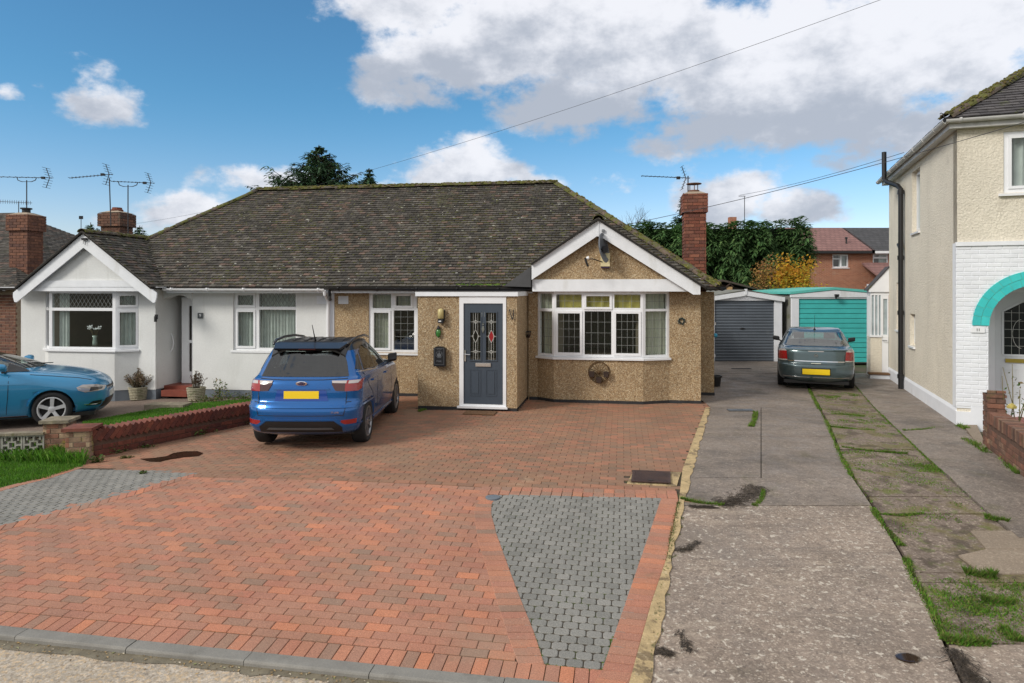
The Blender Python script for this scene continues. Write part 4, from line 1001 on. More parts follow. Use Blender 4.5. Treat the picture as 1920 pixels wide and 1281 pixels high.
m = MB(); m.box(d0 + .015, d0 + .045, PV - .008, PV + .01, .95, 1.17); m.tube([(d0 + .03, PV - .008, 1.09), (d0 + .03, PV - .05, 1.09), (d0 + .14, PV - .055, 1.085)], .010); m.build('door_handle', MT['chrome'], door)
m = MB(); m.ext([(cx - .018, PV + .0, 1.64), (cx + .018, PV, 1.64), (cx + .030, PV, 1.58), (cx, PV, 1.50), (cx - .030, PV, 1.58)], (0, -.02, 0)); m.ext([(cx - .02, PV, 1.66), (cx + .02, PV, 1.66), (cx, PV, 1.71)], (0, -.018, 0)); m.build('door_knocker', MT['chrome'], door)
def text(parent, s, M, size, mat_, name='lettering', ex=.002, align='CENTER'):
    cu = bpy.data.curves.new(name, 'FONT'); cu.body = s; cu.size = size; cu.extrude = ex; cu.align_x = align; cu.align_y = 'CENTER'; cu.resolution_u = 2
    to = bpy.data.objects.new('tmp', cu); col.objects.link(to)
    dg = bpy.context.evaluated_depsgraph_get(); me = bpy.data.meshes.new_from_object(to.evaluated_get(dg)); bpy.data.objects.remove(to)
    me.materials.clear(); me.materials.append(MT[mat_]); me.name = name
    return obj(name, me, parent, M @ Matrix.Rotation(R(90), 4, 'X'))
for dx in (-.028, .028): text(door, '1', M2(cx + dx, PV + .008, 1.86), .13, 'chrome', 'house_number')
MT['mat'] = mat('brown_doormat', (.16,.085,.04), rough=1, noise=(30,.3), bump=(80,.01))
m = MB(); m.box(-.40, .20, -.18, .18, 0, .014); m.build('doormat', MT['mat'], None, M=FB.M @ M2(-.18, PV - .32, zuv(-.2, PV - .3) + .006), label='thin brown doormat on the blocks below the front door', cat='doormat')
# threshold board gap
# windows
sq = lambda nx, nz, mt='lead': ('sq', nx, nz, mt)
W = wl[1] - wl[0]; H = wl[3] - wl[2]
cl = [(.05, .42, .06, .95, 'curtain', 5, .16), (.62, 1.55, .95, 1.3, 'curtain', 9, .2), (.06, .5, .95, 1.3, 'curtain', 5, .17)]
window(brown, M2(wl[0], .03, wl[2]), W, H, [(.08, .50, .06, .93, 1, sq(3, 5)), (.58, 1.06, .06, .95, 0, sq(3, 6)), (.08, .52, 1.00, 1.32, 0, sq(3, 2)), (.60, 1.02, 1.02, 1.31, 1, sq(3, 2)), (1.12, 1.57, .06, .93, 1, sq(3, 5)), (1.12, 1.57, 1.0, 1.32, 0, sq(3, 2))], sill=(.03, .06), curt=cl)
bh = winz1 - winz0
bw = bayu[2] - bayu[1]; c3 = [.05, .58, .64, 1.19, 1.25, 1.78]
bay = window(brown, M2(bayu[1], VB + .03, winz0), bw, bh, [(c3[0], c3[1], .05, .94, 1, sq(4, 5)), (c3[2], c3[3], .05, .95, 0, sq(4, 4)), (c3[4], c3[5], .05, .94, 1, sq(4, 5)),
      (c3[0], c3[1], 1.02, 1.30, 0, sq(3, 2)), (c3[2], c3[3], 1.00, 1.30, 1, sq(3, 2)), (c3[4], c3[5], 1.02, 1.30, 0, sq(3, 2))], sill=(.02, .075),
      curt=[(.03, .62, .99, 1.32, 'yellow', 3, .14), (.63, 1.2, .99, 1.32, 'yellow', 3, .14), (1.21, 1.8, .99, 1.32, 'yellow', 3, .14)], room=2.2, name='bay_window')
aL = math.degrees(math.atan2(VB - VW, bayu[1] - .60)); wL = math.hypot(bayu[1] - .60, VB - VW)
window(brown, M2(.60, VW + .03, winz0, aL), wL, bh, [(.05, wL - .05, .05, .94, 0, sq(3, 5)), (.05, wL - .05, 1.0, 1.31, 0, sq(3, 2))], sill=(.0, .075), curt=[(.02, wL, .03, .97, 'curtain', 4, .13), (.02, wL, .99, 1.33, 'curtain', 3, .13)], room=.25, name='bay_window')
aR = math.degrees(math.atan2(VW - VB, 3.35 - 2.80)); wR = math.hypot(.55, VW - VB)
window(brown, M2(2.80, VB + .03, winz0, aR), wR, bh, [(.06, wR - .06, .05, .95, 0, sq(3, 5)), (.06, wR - .06, 1.0, 1.31, 0, sq(3, 2))], sill=(.0, .075), curt=[(.02, wR - .02, .03, .98, 'curtain', 6, .13), (.02, wR - .02, .99, 1.33, 'curtain', 5, .13)], room=.25, name='bay_window')
m = MB(); m.ext([(x, y, 2.31) for x, y in ((.45, VW + .02), (.60, VW - .0), (.97, VB + .0), (2.80, VB + .0), (3.35, VW + .0), (3.97, VW + .02), (3.97, .24), (.45, .24))], (0, 0, .14)); m.build('bay_head', MT['whitewood'], brown)

# --- gable boards
def gable(parent, ua, half, zt, slope, cutL=None, v=-.78, zb=(2.31, 2.56), fasc=None, bd=.24, curl=True, fin=(.3, .3)):
    """bargeboards, horizontal beam and soffit of a small front gable"""
    for sg in (-1, 1):
        ue = ua + sg * half
        if cutL is not None and sg == -1: ue = cutL
        ze = zt - slope * abs(ue - ua); d = bd
        poly = [(ua, zt), (ue, ze), (ue, ze - d * .78)] if not (sg == 1 or cutL is None) or not curl else [(ua, zt), (ue, ze), (ue + sg * .0, ze - .09), (ue - sg * .035, ze - d * .82), (ue - sg * .09, ze - d * .86)]
        if sg == 1 and cutL is not None: poly = [(ua, zt), (ue, ze), (ue, ze - d * .72), (ue - .14, ze - d * .72)]
        if sg == -1 and cutL is not None: poly = [(ua, zt), (ue, ze), (ue, ze - d * 1.25)]
        poly.append((ua, zt - d * 1.25))
        m = MB(); m.ext([(x, v, z) for x, z in poly], (0, .03, 0)); m.build('bargeboard', MT['whitewood'], parent)
    m = MB(); a, b = fasc; m.ext([(a, v + .10, zb[0]), (b, v + .10, zb[0]), (b - fin[1], v + .10, zb[1]), (a + fin[0], v + .10, zb[1])], (0, .035, 0)); m.build('gable_beam', MT['whitewood'], parent)
gable(brown, 1.90, 2.02, 3.755, .66, cutL=.53, fasc=(.532, 3.84), v=-.74, fin=(0, .3))
m = MB(); m.box(1.885, 1.915, -.75, -.705, 3.43, 3.76); m.build('apex_strip', MT['whitewood'], brown)
# black cheek left of the gable
m = MB(); m.ext([(.52, -.72, 2.42), (.52, -.72, 2.80), (.50, .25, 2.90), (.50, -.38, 2.40)], (-.015, 0, 0)); m.ext([(.50, -.60, 2.40), (.50, -.40, 2.86), (-.12, -.395, 2.42)], (0, .02, 0)); m.build('cheek', MT['bitumen'], brown)

# --- roofs
def slope_part(parent, name, pts, mat_='underlay'):
    m = MB(); m.ext(pts, (0, 0, -.05)); return m.build(name, MT[mat_], parent)
k_ = .765; cs = 1 / math.sqrt(1 + k_ * k_)
S_front = Vector((0, cs, k_ * cs)); cosp = cs
def fb(v): return (v + .38) / cosp           # distance up the slope for a given v
br_roof = slope_part(brown, 'roof', [(PARTY, -.38, EAVEZ), (UR, -.38, EAVEZ), (RR, RIDGEV, RIDGEZ), (PARTY, RIDGEV, RIDGEZ)])
wh_roof = slope_part(white, 'roof', [(UL, -.38, EAVEZ), (PARTY - .002, -.38, EAVEZ), (PARTY - .002, RIDGEV, RIDGEZ), (RL, RIDGEV, RIDGEZ)])
for par, us in ((br_roof, (PARTY, RR, UR)), (wh_roof, (PARTY - .002, RL, UL))):
    m = MB(); m.quad((us[0], RIDGEV + .001, RIDGEZ), (us[1], RIDGEV + .001, RIDGEZ), (us[2], 2 * RIDGEV + .38, EAVEZ), (us[0], 2 * RIDGEV + .38, EAVEZ))
    m.quad((us[2], -.38, EAVEZ), (us[2], 2 * RIDGEV + .38, EAVEZ), (us[1], RIDGEV, RIDGEZ)); m.build('rear_slope', MT['tile'], par, recalc=False)
GA, GZ, GS = 1.90, 3.80, .66                # brown gable: ridge line u, height, slope
WA, WZ, WS = -9.87, 3.69, .735              # white gable
def gable_exc(ua, zt, sl, vlo=-.38):
    """part of the front slope hidden under a gable roof, in (a,b) slope coordinates"""
    vt = (zt - EAVEZ) / .765 - .38; h = (zt - EAVEZ) / sl
    return [(ua - h + .12, fb(vlo) - .1), (ua + h - .12, fb(vlo) - .1), (ua, fb(vt) - .12)]
fp_b = [(PARTY, 0), (UR, 0), (RR, fb(RIDGEV)), (PARTY, fb(RIDGEV))]
fp_w = [(UL, 0), (PARTY, 0), (PARTY, fb(RIDGEV)), (RL, fb(RIDGEV))]
tile_slope(br_roof, FB.M, (0, -.38, EAVEZ), (1, 0, 0), S_front, fp_b,   .165, .104, .028, MT['tile'], skip=[gable_exc(GA, GZ, GS)], moss=4200, n_single=200)
tile_slope(wh_roof, FB.M, (0, -.38, EAVEZ), (1, 0, 0), S_front, fp_w, .165, .104, .028, MT['tile'], skip=[gable_exc(WA, WZ, WS)], moss=3000, n_single=170)
# right hip slope (moss covered)
k2 = (RIDGEZ - EAVEZ) / (UR - RR); c2 = 1 / math.sqrt(1 + k2 * k2); Lh = 2 * RIDGEV + .76
tile_slope(br_roof, FB.M, (UR, -.38, EAVEZ), (0, 1, 0), (-c2, 0, k2 * c2), [(0, 0), (Lh, 0), (Lh / 2, (UR - RR) / c2)], .165, .104, .016, MT['tile'], moss=300, n_single=20)
# gable roofs: two slopes each
def gable_roof(roof, ua, zt, sl, v0, uLstop=None, uRstop=None, moss=200, n=40):
    for sg in (-1, 1):
        c = 1 / math.sqrt(1 + sl * sl); run = (zt - EAVEZ) / sl + (.0); stop = {-1: uLstop, 1: uRstop}[sg]
        if stop is not None: run = abs(stop - ua)
        vt = (zt - EAVEZ) / .765 - .38       # where the ridge meets the front slope
        up = run / c; zr = zt - sl * run
        # slope coordinates: a = v, b = distance up from the low edge
        vlow = (zr - EAVEZ) / .765 - .38
        poly = [(v0, 0), (max(vlow, v0 + .02) + .03, 0), (vt + .03, up), (v0, up)]
        O = (ua + sg * run, 0, zr); S = (-sg * c, 0, sl * c)
        m = MB(); m.ext([(ua + sg * run, v0, zr), (ua + sg * run, max(vlow, v0 + .02) + .1, zr), (ua, vt + .1, zt), (ua, v0, zt)], (0, 0, -.04)); m.build('gable_slope', MT['underlay'], roof)
        tile_slope(roof, FB.M, O, (0, 1, 0), S, poly, .165, .104, .016, MT['tile'], moss=moss, n_single=n)
        # mortared verge under the tiles
        m = MB(); m.ext([(ua + sg * run, v0 + .01, zr - .03), (ua, v0 + .01, zt - .03), (ua, v0 + .01, zt + .006), (ua + sg * run, v0 + .01, zr + .006)], (0, .05, 0)); m.build('verge', MT['mortarred'], roof)
    ridge_run(roof, (ua, v0 + .0, zt + .03), (ua, vt + .15, zt + .03), moss=30)
gable_roof(br_roof, GA, GZ, GS, -.80, uLstop=.53, moss=160, n=15)
gable_roof(wh_roof, WA, WZ, WS, -.86, moss=200, n=40)
ridge_run(br_roof, (PARTY, RIDGEV, RIDGEZ + .06), (RR, RIDGEV, RIDGEZ + .06), moss=420)
ridge_run(wh_roof, (RL, RIDGEV, RIDGEZ + .06), (PARTY, RIDGEV, RIDGEZ + .06), moss=330)
ridge_run(br_roof, (UR, -.38, EAVEZ + .05), (RR, RIDGEV, RIDGEZ + .06), r=.10, moss=160)
ridge_run(wh_roof, (UL, -.38, EAVEZ + .05), (RL, RIDGEV, RIDGEZ + .06), r=.10, moss=40)
mm = MB()
for _ in range(160):
    u = random.uniform(-1.2, .4); blob(mm, Vector((u, -.38 + random.uniform(0, .1), EAVEZ + .03 + random.uniform(0, .03))), random.uniform(.02, .05), .02, .02, Matrix.Identity(3), random.random())
mm.build('eave_moss', MT['mossbright'], br_roof, kind='stuff', recalc=False)
# eaves: fascia, soffit, gutters
m = MB(); m.box(PARTY, .5, -.33, -.31, 2.27, 2.40); m.build('fascia', MT['whitewood'], brown)
m = MB(); m.box(PARTY, .5, -.309, -.002, 2.395, 2.41); m.box(3.3, 4.3, -.37, .2, 2.38, 2.395); m.build('soffit', MT['whitewood'], brown)
gutter(brown, [(PARTY + .06, -.40, 2.385), (.60, -.40, 2.365)], 'black', r=.06)
gutter(brown, [(4.40, -.5, 2.39), (4.40, 7, 2.37)], 'black', r=.06)
m = MB(); m.box(-8.1, PARTY, -.33, -.31, 2.27, 2.40); m.build('fascia', MT['whitewood'], white)
m = MB(); m.box(-8.1, PARTY, -.309, -.002, 2.395, 2.41); m.box(-12.3, -8.06, -.70, -.2, 2.395, 2.41); m.build('soffit', MT['whitewood'], white)
gutter(white, [(-8.12, -.40, 2.375), (PARTY - .05, -.40, 2.365)], 'upvc', r=.06)
m = MB(); m.tube([(PARTY - .06, -.40, 2.33), (PARTY - .06, -.38, 2.24), (PARTY - .12, -.07, 2.10), (PARTY - .12, -.06, -.1)], .036, 12); m.build('downpipe', MT['upvc'], white)
m = MB(); m.tube([(PARTY + .06, -.40, 2.33), (PARTY + .05, -.36, 2.22), (PARTY - .02, -.2, 2.12), (PARTY - .06, -.08, 2.12)], .034, 10); m.build('downpipe', MT['black'], brown)
m = MB(); m.tube([(4.03, .80, 2.35), (4.03, .80, .05)], .034, 10); m.build('downpipe', MT['cream'], brown)
# air bricks beside the party line
for par, ux in ((brown, PARTY + .10), (white, PARTY - .42)):
    m = MB(); m.box(ux, ux + .24, -.02, -.004, 2.02, 2.20)
    for i in range(9):
        for j in range(6): m.box(ux + .015 + i * .024, ux + .033 + i * .024, -.026, -.0201, 2.035 + j * .027, 2.053 + j * .027)
    m.build('air_vent', MT['whitewall'], par)
# chimney of the brown half
chb = chimney(brown, 3.76, 4.24, 1.0, 1.55, 1.8, 4.50, 'brickred', cap=.42)
m = MB(); cz = 4.56; m.lathe([(.13, 0), (.12, .05)], 16, M=Matrix.Translation((4.0, 1.27, cz)))
for k in range(3):
    t = k * 2.1 + .5; m.tube([(4.0 + .10 * math.cos(t), 1.27 + .10 * math.sin(t), cz + .04), (4.0 + .10 * math.cos(t), 1.27 + .10 * math.sin(t), cz + .19)], .010, 6)
m.lathe([(.17, .19), (.17, .205), (.02, .225)], 16, M=Matrix.Translation((4.0, 1.27, cz))); m.build('cowl', MT['terracotta'] if 'terracotta' in MT else MT['brickdark'], chb)
for k in range(4):      # stepped flashing where the stack meets the slope
    m = MB(); u0 = 3.74 + k * .125; zt = 2.86 - k * .095; m.ext([(u0, .985, zt - .16), (u0 + .135, .985, zt - .25), (u0 + .135, .985, zt - .075), (u0, .985, zt)], (0, .008, 0)); m.build('step_flashing', MT['leadflash'], chb)

# --- white half
w_ = MB()
ww = (-6.62, -5.03, .93, 2.31)
rl, rr_ = -8.42, -7.66                           # porch recess
wall(w_, rr_, PARTY - .001, .0, 2.45, 0, .25, [ww])
wall(w_, -8.86, rl, .0, 2.45, VW, .25)
wall(w_, -12.03, -11.35, .0, 2.45, VW, .25)
wb = [(-11.36, VW), (-11.02, VB), (-9.27, VB), (-8.86, VW), (-8.86, .1), (-11.36, .1)]
w_.ext([(x, y, .0) for x, y in wb], (0, 0, winz0 - .03))
w_.box(-12.03, -11.80, VW + .25, 7.0, 0, 2.4); w_.box(-12.0, PARTY - .01, 6.8, 7.05, 0, 2.4)
w_.box(rl - .20, rl, VW + .25, 1.0, .0, 2.45); w_.box(rr_, rr_ + .2, .25, 1.0, .0, 2.45)
w_.box(rl - .2, rr_ + .2, 1.0, 1.2, 0, 2.45)
# arched head of the recess
n = 10; arc = [(rl + (rr_ - rl) * i / n, 2.06 + .16 * math.sin(math.pi * (.08 + .84 * i / n))) for i in range(n + 1)]
w_.ext([(rl, -.02, 2.45)] + [(x, -.02, z) for x, z in arc] + [(rr_, -.02, 2.45)], (0, .2, 0))
gw = [(-11.5, 2.34), (-8.2, 2.34), (-9.87, 3.52)]
w_.ext([(x, -.66, z) for x, z in gw], (0, .2, 0))
w_.build('wall', MT['render'], white)
m = MB(); e = .012
for a, b in (((-12.03, VW), (-11.36, VW)), ((-11.36, VW), (-11.02, VB)), ((-11.02, VB), (-9.27, VB)), ((-9.27, VB), (-8.86, VW)), ((-8.86, VW), (rl, VW))):
    m.ext([(a[0], a[1] + e, -.35), (b[0], b[1] + e, -.35), (b[0], b[1] + .2, -.35), (a[0], a[1] + .2, -.35)], (0, 0, .36))
m.box(rr_ + .01, PARTY, e, .2, -.4, .0); m.build('plinth', MT['plinth'], white)
m = MB(); m.box(-4.30, PARTY - .002, -.012, .0, 0, 2.3); m.build('quoin_strip', MT['whitewall'], white)
dia = ('dia', .105)
bwid = 1.75
window(white, M2(-11.02, VB + .03, winz0), bwid, 1.36, [(.07, bwid - .08, .05, .90, 0), (.07, bwid - .08, .97, 1.31, 0, dia)], sill=(.05, .075), curt=[(.06, .40, .03, 1.32, 'net', 4, .15)], room=2.2, name='bay_window')
aR = math.degrees(math.atan2(VW - VB, .41)); wR = math.hypot(.41, VW - VB)
window(white, M2(-9.27, VB + .03, winz0, aR), wR, 1.36, [(.05, wR - .04, .06, .90, 1), (.05, wR - .04, 1.0, 1.29, 1, dia)], sill=(.0, .075), curt=[(.02, wR - .02, .03, .95, 'net', 5, .13), (.02, wR - .02, .97, 1.33, 'net', 5, .13)], room=.2, name='bay_window')
aL = math.degrees(math.atan2(VB - VW, .34)); wL = math.hypot(.34, VB - VW)
window(white, M2(-11.36, VW + .03, winz0, aL), wL, 1.36, [(.05, wL - .05, .05, .90, 0), (.05, wL - .05, .97, 1.31, 0)], sill=(.0, .075), room=.2, name='bay_window')
m = MB(); m.ext([(x, y, 2.31) for x, y in ((-11.9, VW + .02), (-11.36, VW), (-11.02, VB), (-9.27, VB), (-8.86, VW), (-8.5, VW + .02), (-8.5, .24), (-11.9, .24))], (0, 0, .14)); m.build('bay_head', MT['whitewood'], white)
W = ww[1] - ww[0]
window(white, M2(ww[0], .05, ww[2]), W, 1.38, [(.06, .53, .06, .93, 1), (.06, .53, 1.02, 1.32, 1, dia), (.63, W - .05, .06, .95, 0), (.63, W - .05, 1.02, 1.33, 0, dia)], sill=(.06, .07), curt=[(.04, .56, .02, 1.36, 'net', 6, .16), (.60, W - .03, .02, 1.36, 'net', 12, .16)], room=1.2)
gable(white, -9.87, 1.86, 3.64, .735, fasc=(-11.53, -8.21), v=-.80, bd=.26)
# front door deep in the recess
m = MB(); wall(m, -8.22, rr_ - .01, .07, 2.16, .40, .07, [(-8.03, -7.95, .35, 1.05), (-8.03, -7.95, 1.12, 1.95)]); wdoor = m.build('door', MT['upvc'], white)
m = MB(); m.quad((-8.05, .44, .3), (-7.93, .44, .3), (-7.93, .44, 2.0), (-8.05, .44, 2.0)); m.build('pane', MT['dark'], wdoor, recalc=False)
m = MB(); m.box(rl + .002, rr_ - .002, .02, .99, -.12, .06); m.box(rl + .10, rr_ - .002, -.22, .018, -.16, -.02); m.build('doorstep', MT['redtile'], white)
m = MB(); m.tube([(rl + .01, .28, 1.28), (rl + .05, .27, 1.20), (rl + .085, .26, 1.05), (rl + .05, .25, .90), (rl + .01, .24, .83)], .014, 8); m.build('grab_rail', MT['upvc'], white)
# stack of the white half with chamfered corners
chw = chimney(white, -12.55, -11.93, 2.9, 3.45, 2.2, 4.58, 'brickdark', cap=.40, over=.06)
m = MB(); m.lathe([(.15, 0), (.17, .05), (.14, .07), (.13, .12)], 14, M=Matrix.Translation((-12.24, 3.18, 4.63))); m.build('chimney_pot', MT['brickred'], chw)
# ------------------------------------------------------------------ the two-storey house on the right
MT['palewin'] = mat('frosted_pale_pane', (.36,.42,.44), rough=.15, noise=(6,.2))
rh = empty('house', FR.M, label='two-storey cream roughcast house with a white brick porch and turquoise arch', cat='house')
w_ = MB(); HE = 5.22
w_.box(2.4, 6.0, .01, .25, .1, 3.16); wall(w_, 0, 6.0, 3.16, HE, 0, .25, [(.68, 2.0, 3.99, 5.03)])
# flank: windows cut at their places along v
sideholes = [(2.93, 3.75, 3.62, 4.98), (4.92, 5.62, 1.36, 2.52), (3.42, 3.98, 1.09, 1.80)]
MS = Matrix(((0, 1, 0, 0), (1, 0, 0, 0), (0, 0, 1, 0), (0, 0, 0, 1)))     # swaps u and v: a wall seen from the drive
wall(w_, .004, 6.414, .18, HE - .002, 0, .25, sideholes, M=MS); w_.box(.0, .25, 6.416, 6.67, .18, HE - .002)
w_.box(.252, 6, 6.42, 6.67, .1, HE); w_.build('wall', MT['cream'], rh)
m = MB(); m.box(-.022, .2, -.022, 6.69, -.1, .24); m.box(.2, .46, -.022, .24, -.1, .334); m.ext([(-.022, 0.02, .24), (-.022, 6.69, .24), (.0, 6.69, .30), (.0, 0.02, .30)], (.02, 0, 0)); m.build('plinth', MT['whitewall'], rh)
m = MB(); m.box(6.0, 6.25, 0, 6.67, 0, HE); m.build('party_wall', MT['cream'], rh)
# brick porch front with an arch
ax, ro, ri, az_ = 1.16, .94, .70, 1.73
bf = MB()
n = 18
pts = [(-.012, -.012, .3), (ax - ri, -.012, .3), (ax - ri, -.012, az_)] + [(ax - ri * math.cos(math.pi * i / n), -.012, az_ + ri * math.sin(math.pi * i / n)) for i in range(1, n)] + [(ax + ri, -.012, az_), (ax + ri, -.012, .3), (2.4, -.012, .3), (2.4, -.012, 3.16), (-.012, -.012, 3.16)]
bf.ext(pts, (0, .26, 0)); pf = bf.build('porch_front', MT['whitebrick'], rh)
full = []; r_ = 0; z = .335
while z < 3.10:
    x = -.012 - (r_ % 2) * .1125
    while x < 2.4:
        a, b = max(x, -.022), min(x + .215, 2.4); cx, cz = (a + b) / 2, z + .03
        far_ = lambda px, pz: (math.hypot(px - ax, pz - az_) < ro + .0) if pz > az_ else abs(px - ax) < ri
        ins = [far_(q, w) for q in (a, b) for w in (z, z + .065)]
        if all(ins) or b - a < .02: x += .225; continue
        if any(ins):
            xs = [a + (b - a) * i / 40 for i in range(41) if not far_(a + (b - a) * i / 40, cz)]
            if not xs: x += .225; continue
            a, b = min(xs), max(xs)
            if b - a < .02: x += .225; continue
        full.append((a, b, z)); x += .225
    z += .075; r_ += 1
for a, b, z in full:
    m = MB(); d = -.018 - random.uniform(0, .003); c = .005
    m.add([(a + c, d, z + c), (b - c, d, z + c), (b - c, d, z + .065 - c), (a + c, d, z + .065 - c), (a, -.0125, z), (b, -.0125, z), (b, -.0125, z + .065), (a, -.0125, z + .065)], [(0, 1, 2, 3), (0, 4, 5, 1), (1, 5, 6, 2), (2, 6, 7, 3), (3, 7, 4, 0)])
    m.build('brick', MT['whitebrick'], pf, recalc=False)
m = MB(); m.box(-.03, 2.42, -.045, .0, 3.10, 3.17)
for r_ in range(37):
    z = .335 + r_ * .075; wv = .05 if r_ % 2 else .08; m.box(-.018, .0, -.010, wv, z, z + .066)
m.build('brick_coping', MT['whitebrick'], pf)
arch = empty('arch', None, rh)
for ring, (r0, r1, nn) in enumerate(((ri - .005, ri + .115, 15), (ri + .125, ro, 17))):
    for i in range(nn):
        t0, t1 = math.pi * i / nn + .006, math.pi * (i + 1) / nn - .006
        q = [(r0, t0), (r1, t0), (r1, (t0 + t1) / 2), (r1, t1), (r0, t1), (r0, (t0 + t1) / 2)]
        m = MB(); d = -.040 if ring else -.037
        m.ext([(ax - r * math.cos(t), d, az_ + r * math.sin(t)) for r, t in q], (0, .06, 0)); m.build('arch_brick', MT['tealbrick'], arch)
m = MB(); o = [(ax - (ro - .004) * math.cos(math.pi * i / 30), -.032, az_ + (ro - .004) * math.sin(math.pi * i / 30)) for i in range(31)]; q = [(ax - (ri + .003) * math.cos(math.pi * i / 30), -.032, az_ + (ri + .003) * math.sin(math.pi * i / 30)) for i in range(31)]
for i in range(30): m.ext([o[i], o[i+1], q[i+1], q[i]], (0, .01, 0))
m.build('arch_mortar', MT['tealtrim'], arch)
m = MB(); m.box(ax - ri - .3, ax + ri + .3, .94, 1.0, .10, 3.0); m.box(ax - ri - .05, ax - ri, .25, .94, .1, 3.0); m.box(ax + ri, ax + ri + .05, .25, .94, .1, 3.0); m.box(ax - ri - .05, ax + ri + .05, .25, .94, 2.6, 2.65); m.build('porch_lining', MT['whitewall'], rh)
fd0, fd1 = .80, 1.66; fz0, fz1 = .28, 2.30
m = MB(); wall(m, .60, 1.9, .16, 2.45, .90, .035, [(fd0, fd1, fz0, fz1)]); m.build('door_frame', MT['upvc'], rh)
ghex = [(fd0 + .14, 1.18), (fd1 - .14, 1.18), (fd1 - .14, 1.95), ((fd0 + fd1) / 2, 2.12), (fd0 + .14, 1.95)]
m = MB(); m.box(fd0 + .004, fd1 - .004, .91, .935, fz0, fz1)
for a, b in ((fd0 + .10, fd0 + .36), (fd1 - .36, fd1 - .10)):
    wall(m, a, b, .42, .92, .902, .0085, [(a + .02, b - .02, .44, .90)])
for (x0, z0), (x1, z1) in zip(ghex, ghex[1:] + ghex[:1]):
    d = Vector((x1 - x0, 0, z1 - z0)).normalized(); nn_ = Vector((d.z, 0, -d.x)) * .035
    m.ext([(x0, .897, z0), (x1, .897, z1), (x1 + nn_.x, .897, z1 + nn_.z), (x0 + nn_.x, .897, z0 + nn_.z)], (0, .013, 0))
rd = m.build('door', mat('pale_door', (.66,.68,.70), rough=.35, noise=(3,.03)), rh)
m = MB(); m.add([(x, .907, z) for x, z in ghex], [(0, 1, 2, 3, 4)]); m.build('pane', mat('dark_door_glass', (.015,.018,.02), rough=.08, noise=None), rd, recalc=False)
m = MB(); g0, g1 = fd0 + .14, fd1 - .14
for i in range(1, 5): x = g0 + (g1 - g0) * i / 5; m.box(x - .002, x + .002, .9035, .9065, 1.18, 1.97 + (.10 if i in (2, 3) else 0))
for i in range(1, 6): z = 1.18 + .15 * i; m.box(g0, g1, .904, .906, z - .002, z + .002)
for s_ in (-1, 1):
    c = ((g0 + g1) / 2, 1.55); pts = [(c[0] + s_ * (.03 + .13 * math.sin(t)), .902, c[1] + .26 * math.cos(t)) for t in [k * .35 for k in range(10)]]; m.tube(pts, .004, 5)
m.build('leading', MT['leadlight'], rd)
m = MB(); m.box(g0 + .02, g1 - .02, .885, .905, 1.03, 1.10); m.build('letter_plate', MT['brass'], rd)
m = MB(); m.box(.58, 2.0, .6, .93, .05, .16); m.build('porch_step', MT['whitewall'], rh)
m = MB(); m.box(.46, 1.86, -.02, .9, -.05, .10); m.build('porch_floor', MT['redtile'], rh)
# number plate on the arch pier
npl = MB(); npl.ext([(-.10, 0, -.05), (.10, 0, -.05), (.10, 0, .02)] + [(.10 * math.cos(t), 0, .02 + .045 * math.sin(t)) for t in [math.pi * k / 8 for k in range(9)]], (0, -.015, 0))
npo = npl.build('number_plate', MT['upvc'], None, M=FR.M @ M2(.30, -.026, 1.66), label='small white house number plate at the foot of the turquoise arch', cat='number plate')
for dx in (-.015, .015): text(npo, '1', M2(dx, -.017, -.003), .07, 'black', 'house_number')
# upper front window and flank windows
window(rh, M2(.68, .02, 3.99), 1.32, 1.04, [(.08, .62, .08, .96, 1), (.70, 1.24, .08, .96, 0)], sill=(.08, .08), curt=[(.03, 1.3, .02, 1.02, 'net', 12, .14)], room=1)
for (a, b, z0, z1), rm in zip(sideholes, (0, 0, 0)):
    Mw = Matrix.Translation((.10, b, z0)) @ Matrix.Rotation(R(-90), 4, 'Z'); W, H = b - a, z1 - z0
    window(rh, Mw, W, H, [(.05, W - .05, .05, H - .05, 1)], sill=(.02, .14), curt=[(.02, W - .02, .02, H - .02, 'net', 5, .13)], room=.8)
# roof
OV = .22; RE = 5.28; ks = .675; RV = 6.67 / 2; RX = 3.6
rzr = RE + ks * (RV + OV)
rr_roof = MB(); 
rr_roof.ext([(-OV, -OV, RE), (6.2, -OV, RE), (6.2, RV, rzr), (-OV + RV + OV, RV, rzr)], (0, 0, -.05)); rr_roof.ext([(-OV, -OV, RE), (RV, RV, rzr), (-OV, 6.67 + OV, RE)], (0, 0, -.05)); rr_roof.ext([(-OV, 6.67 + OV, RE), (6.2, 6.67 + OV, RE), (6.2, RV, rzr), (RV, RV, rzr)], (0, 0, -.05))
rro = rr_roof.build('roof', MT['underlay'], rh)
c = 1 / math.sqrt(1 + ks * ks)
tile_slope(rro, FR.M, (-OV, -OV, RE), (1, 0, 0), (0, c, ks * c), [(0, 0), (6.42, 0), (6.42, (RV + OV) / c), (RV + OV, (RV + OV) / c)], .26, .12, .02, MT['tileslate'], n_single=110, moss=60)
tile_slope(rro, FR.M, (-OV, -OV, RE), (0, 1, 0), (c, 0, ks * c), [(0, 0), (6.67 + 2 * OV, 0), (RV + OV, (RV + OV) / c)], .26, .12, .02, MT['tileslate'], n_single=0)
ridge_run(rro, (-OV, -OV, RE + .05), (RV, RV, rzr + .05), r=.12, ln=.40, moss=420)
ridge_run(rro, (RV, RV, rzr + .05), (6.2, RV, rzr + .05), r=.12, ln=.40, moss=60)
m = MB(); q = FR
m.tube([(-OV - .03, -OV - .03, RE + .0), (-OV - .04, -OV - .04, RE + .07), (-OV - .08, -OV - .06, RE + .09), (-OV - .10, -OV - .07, RE + .07)], .008, 6); m.build('hip_iron', MT['blackmatt'], rro)
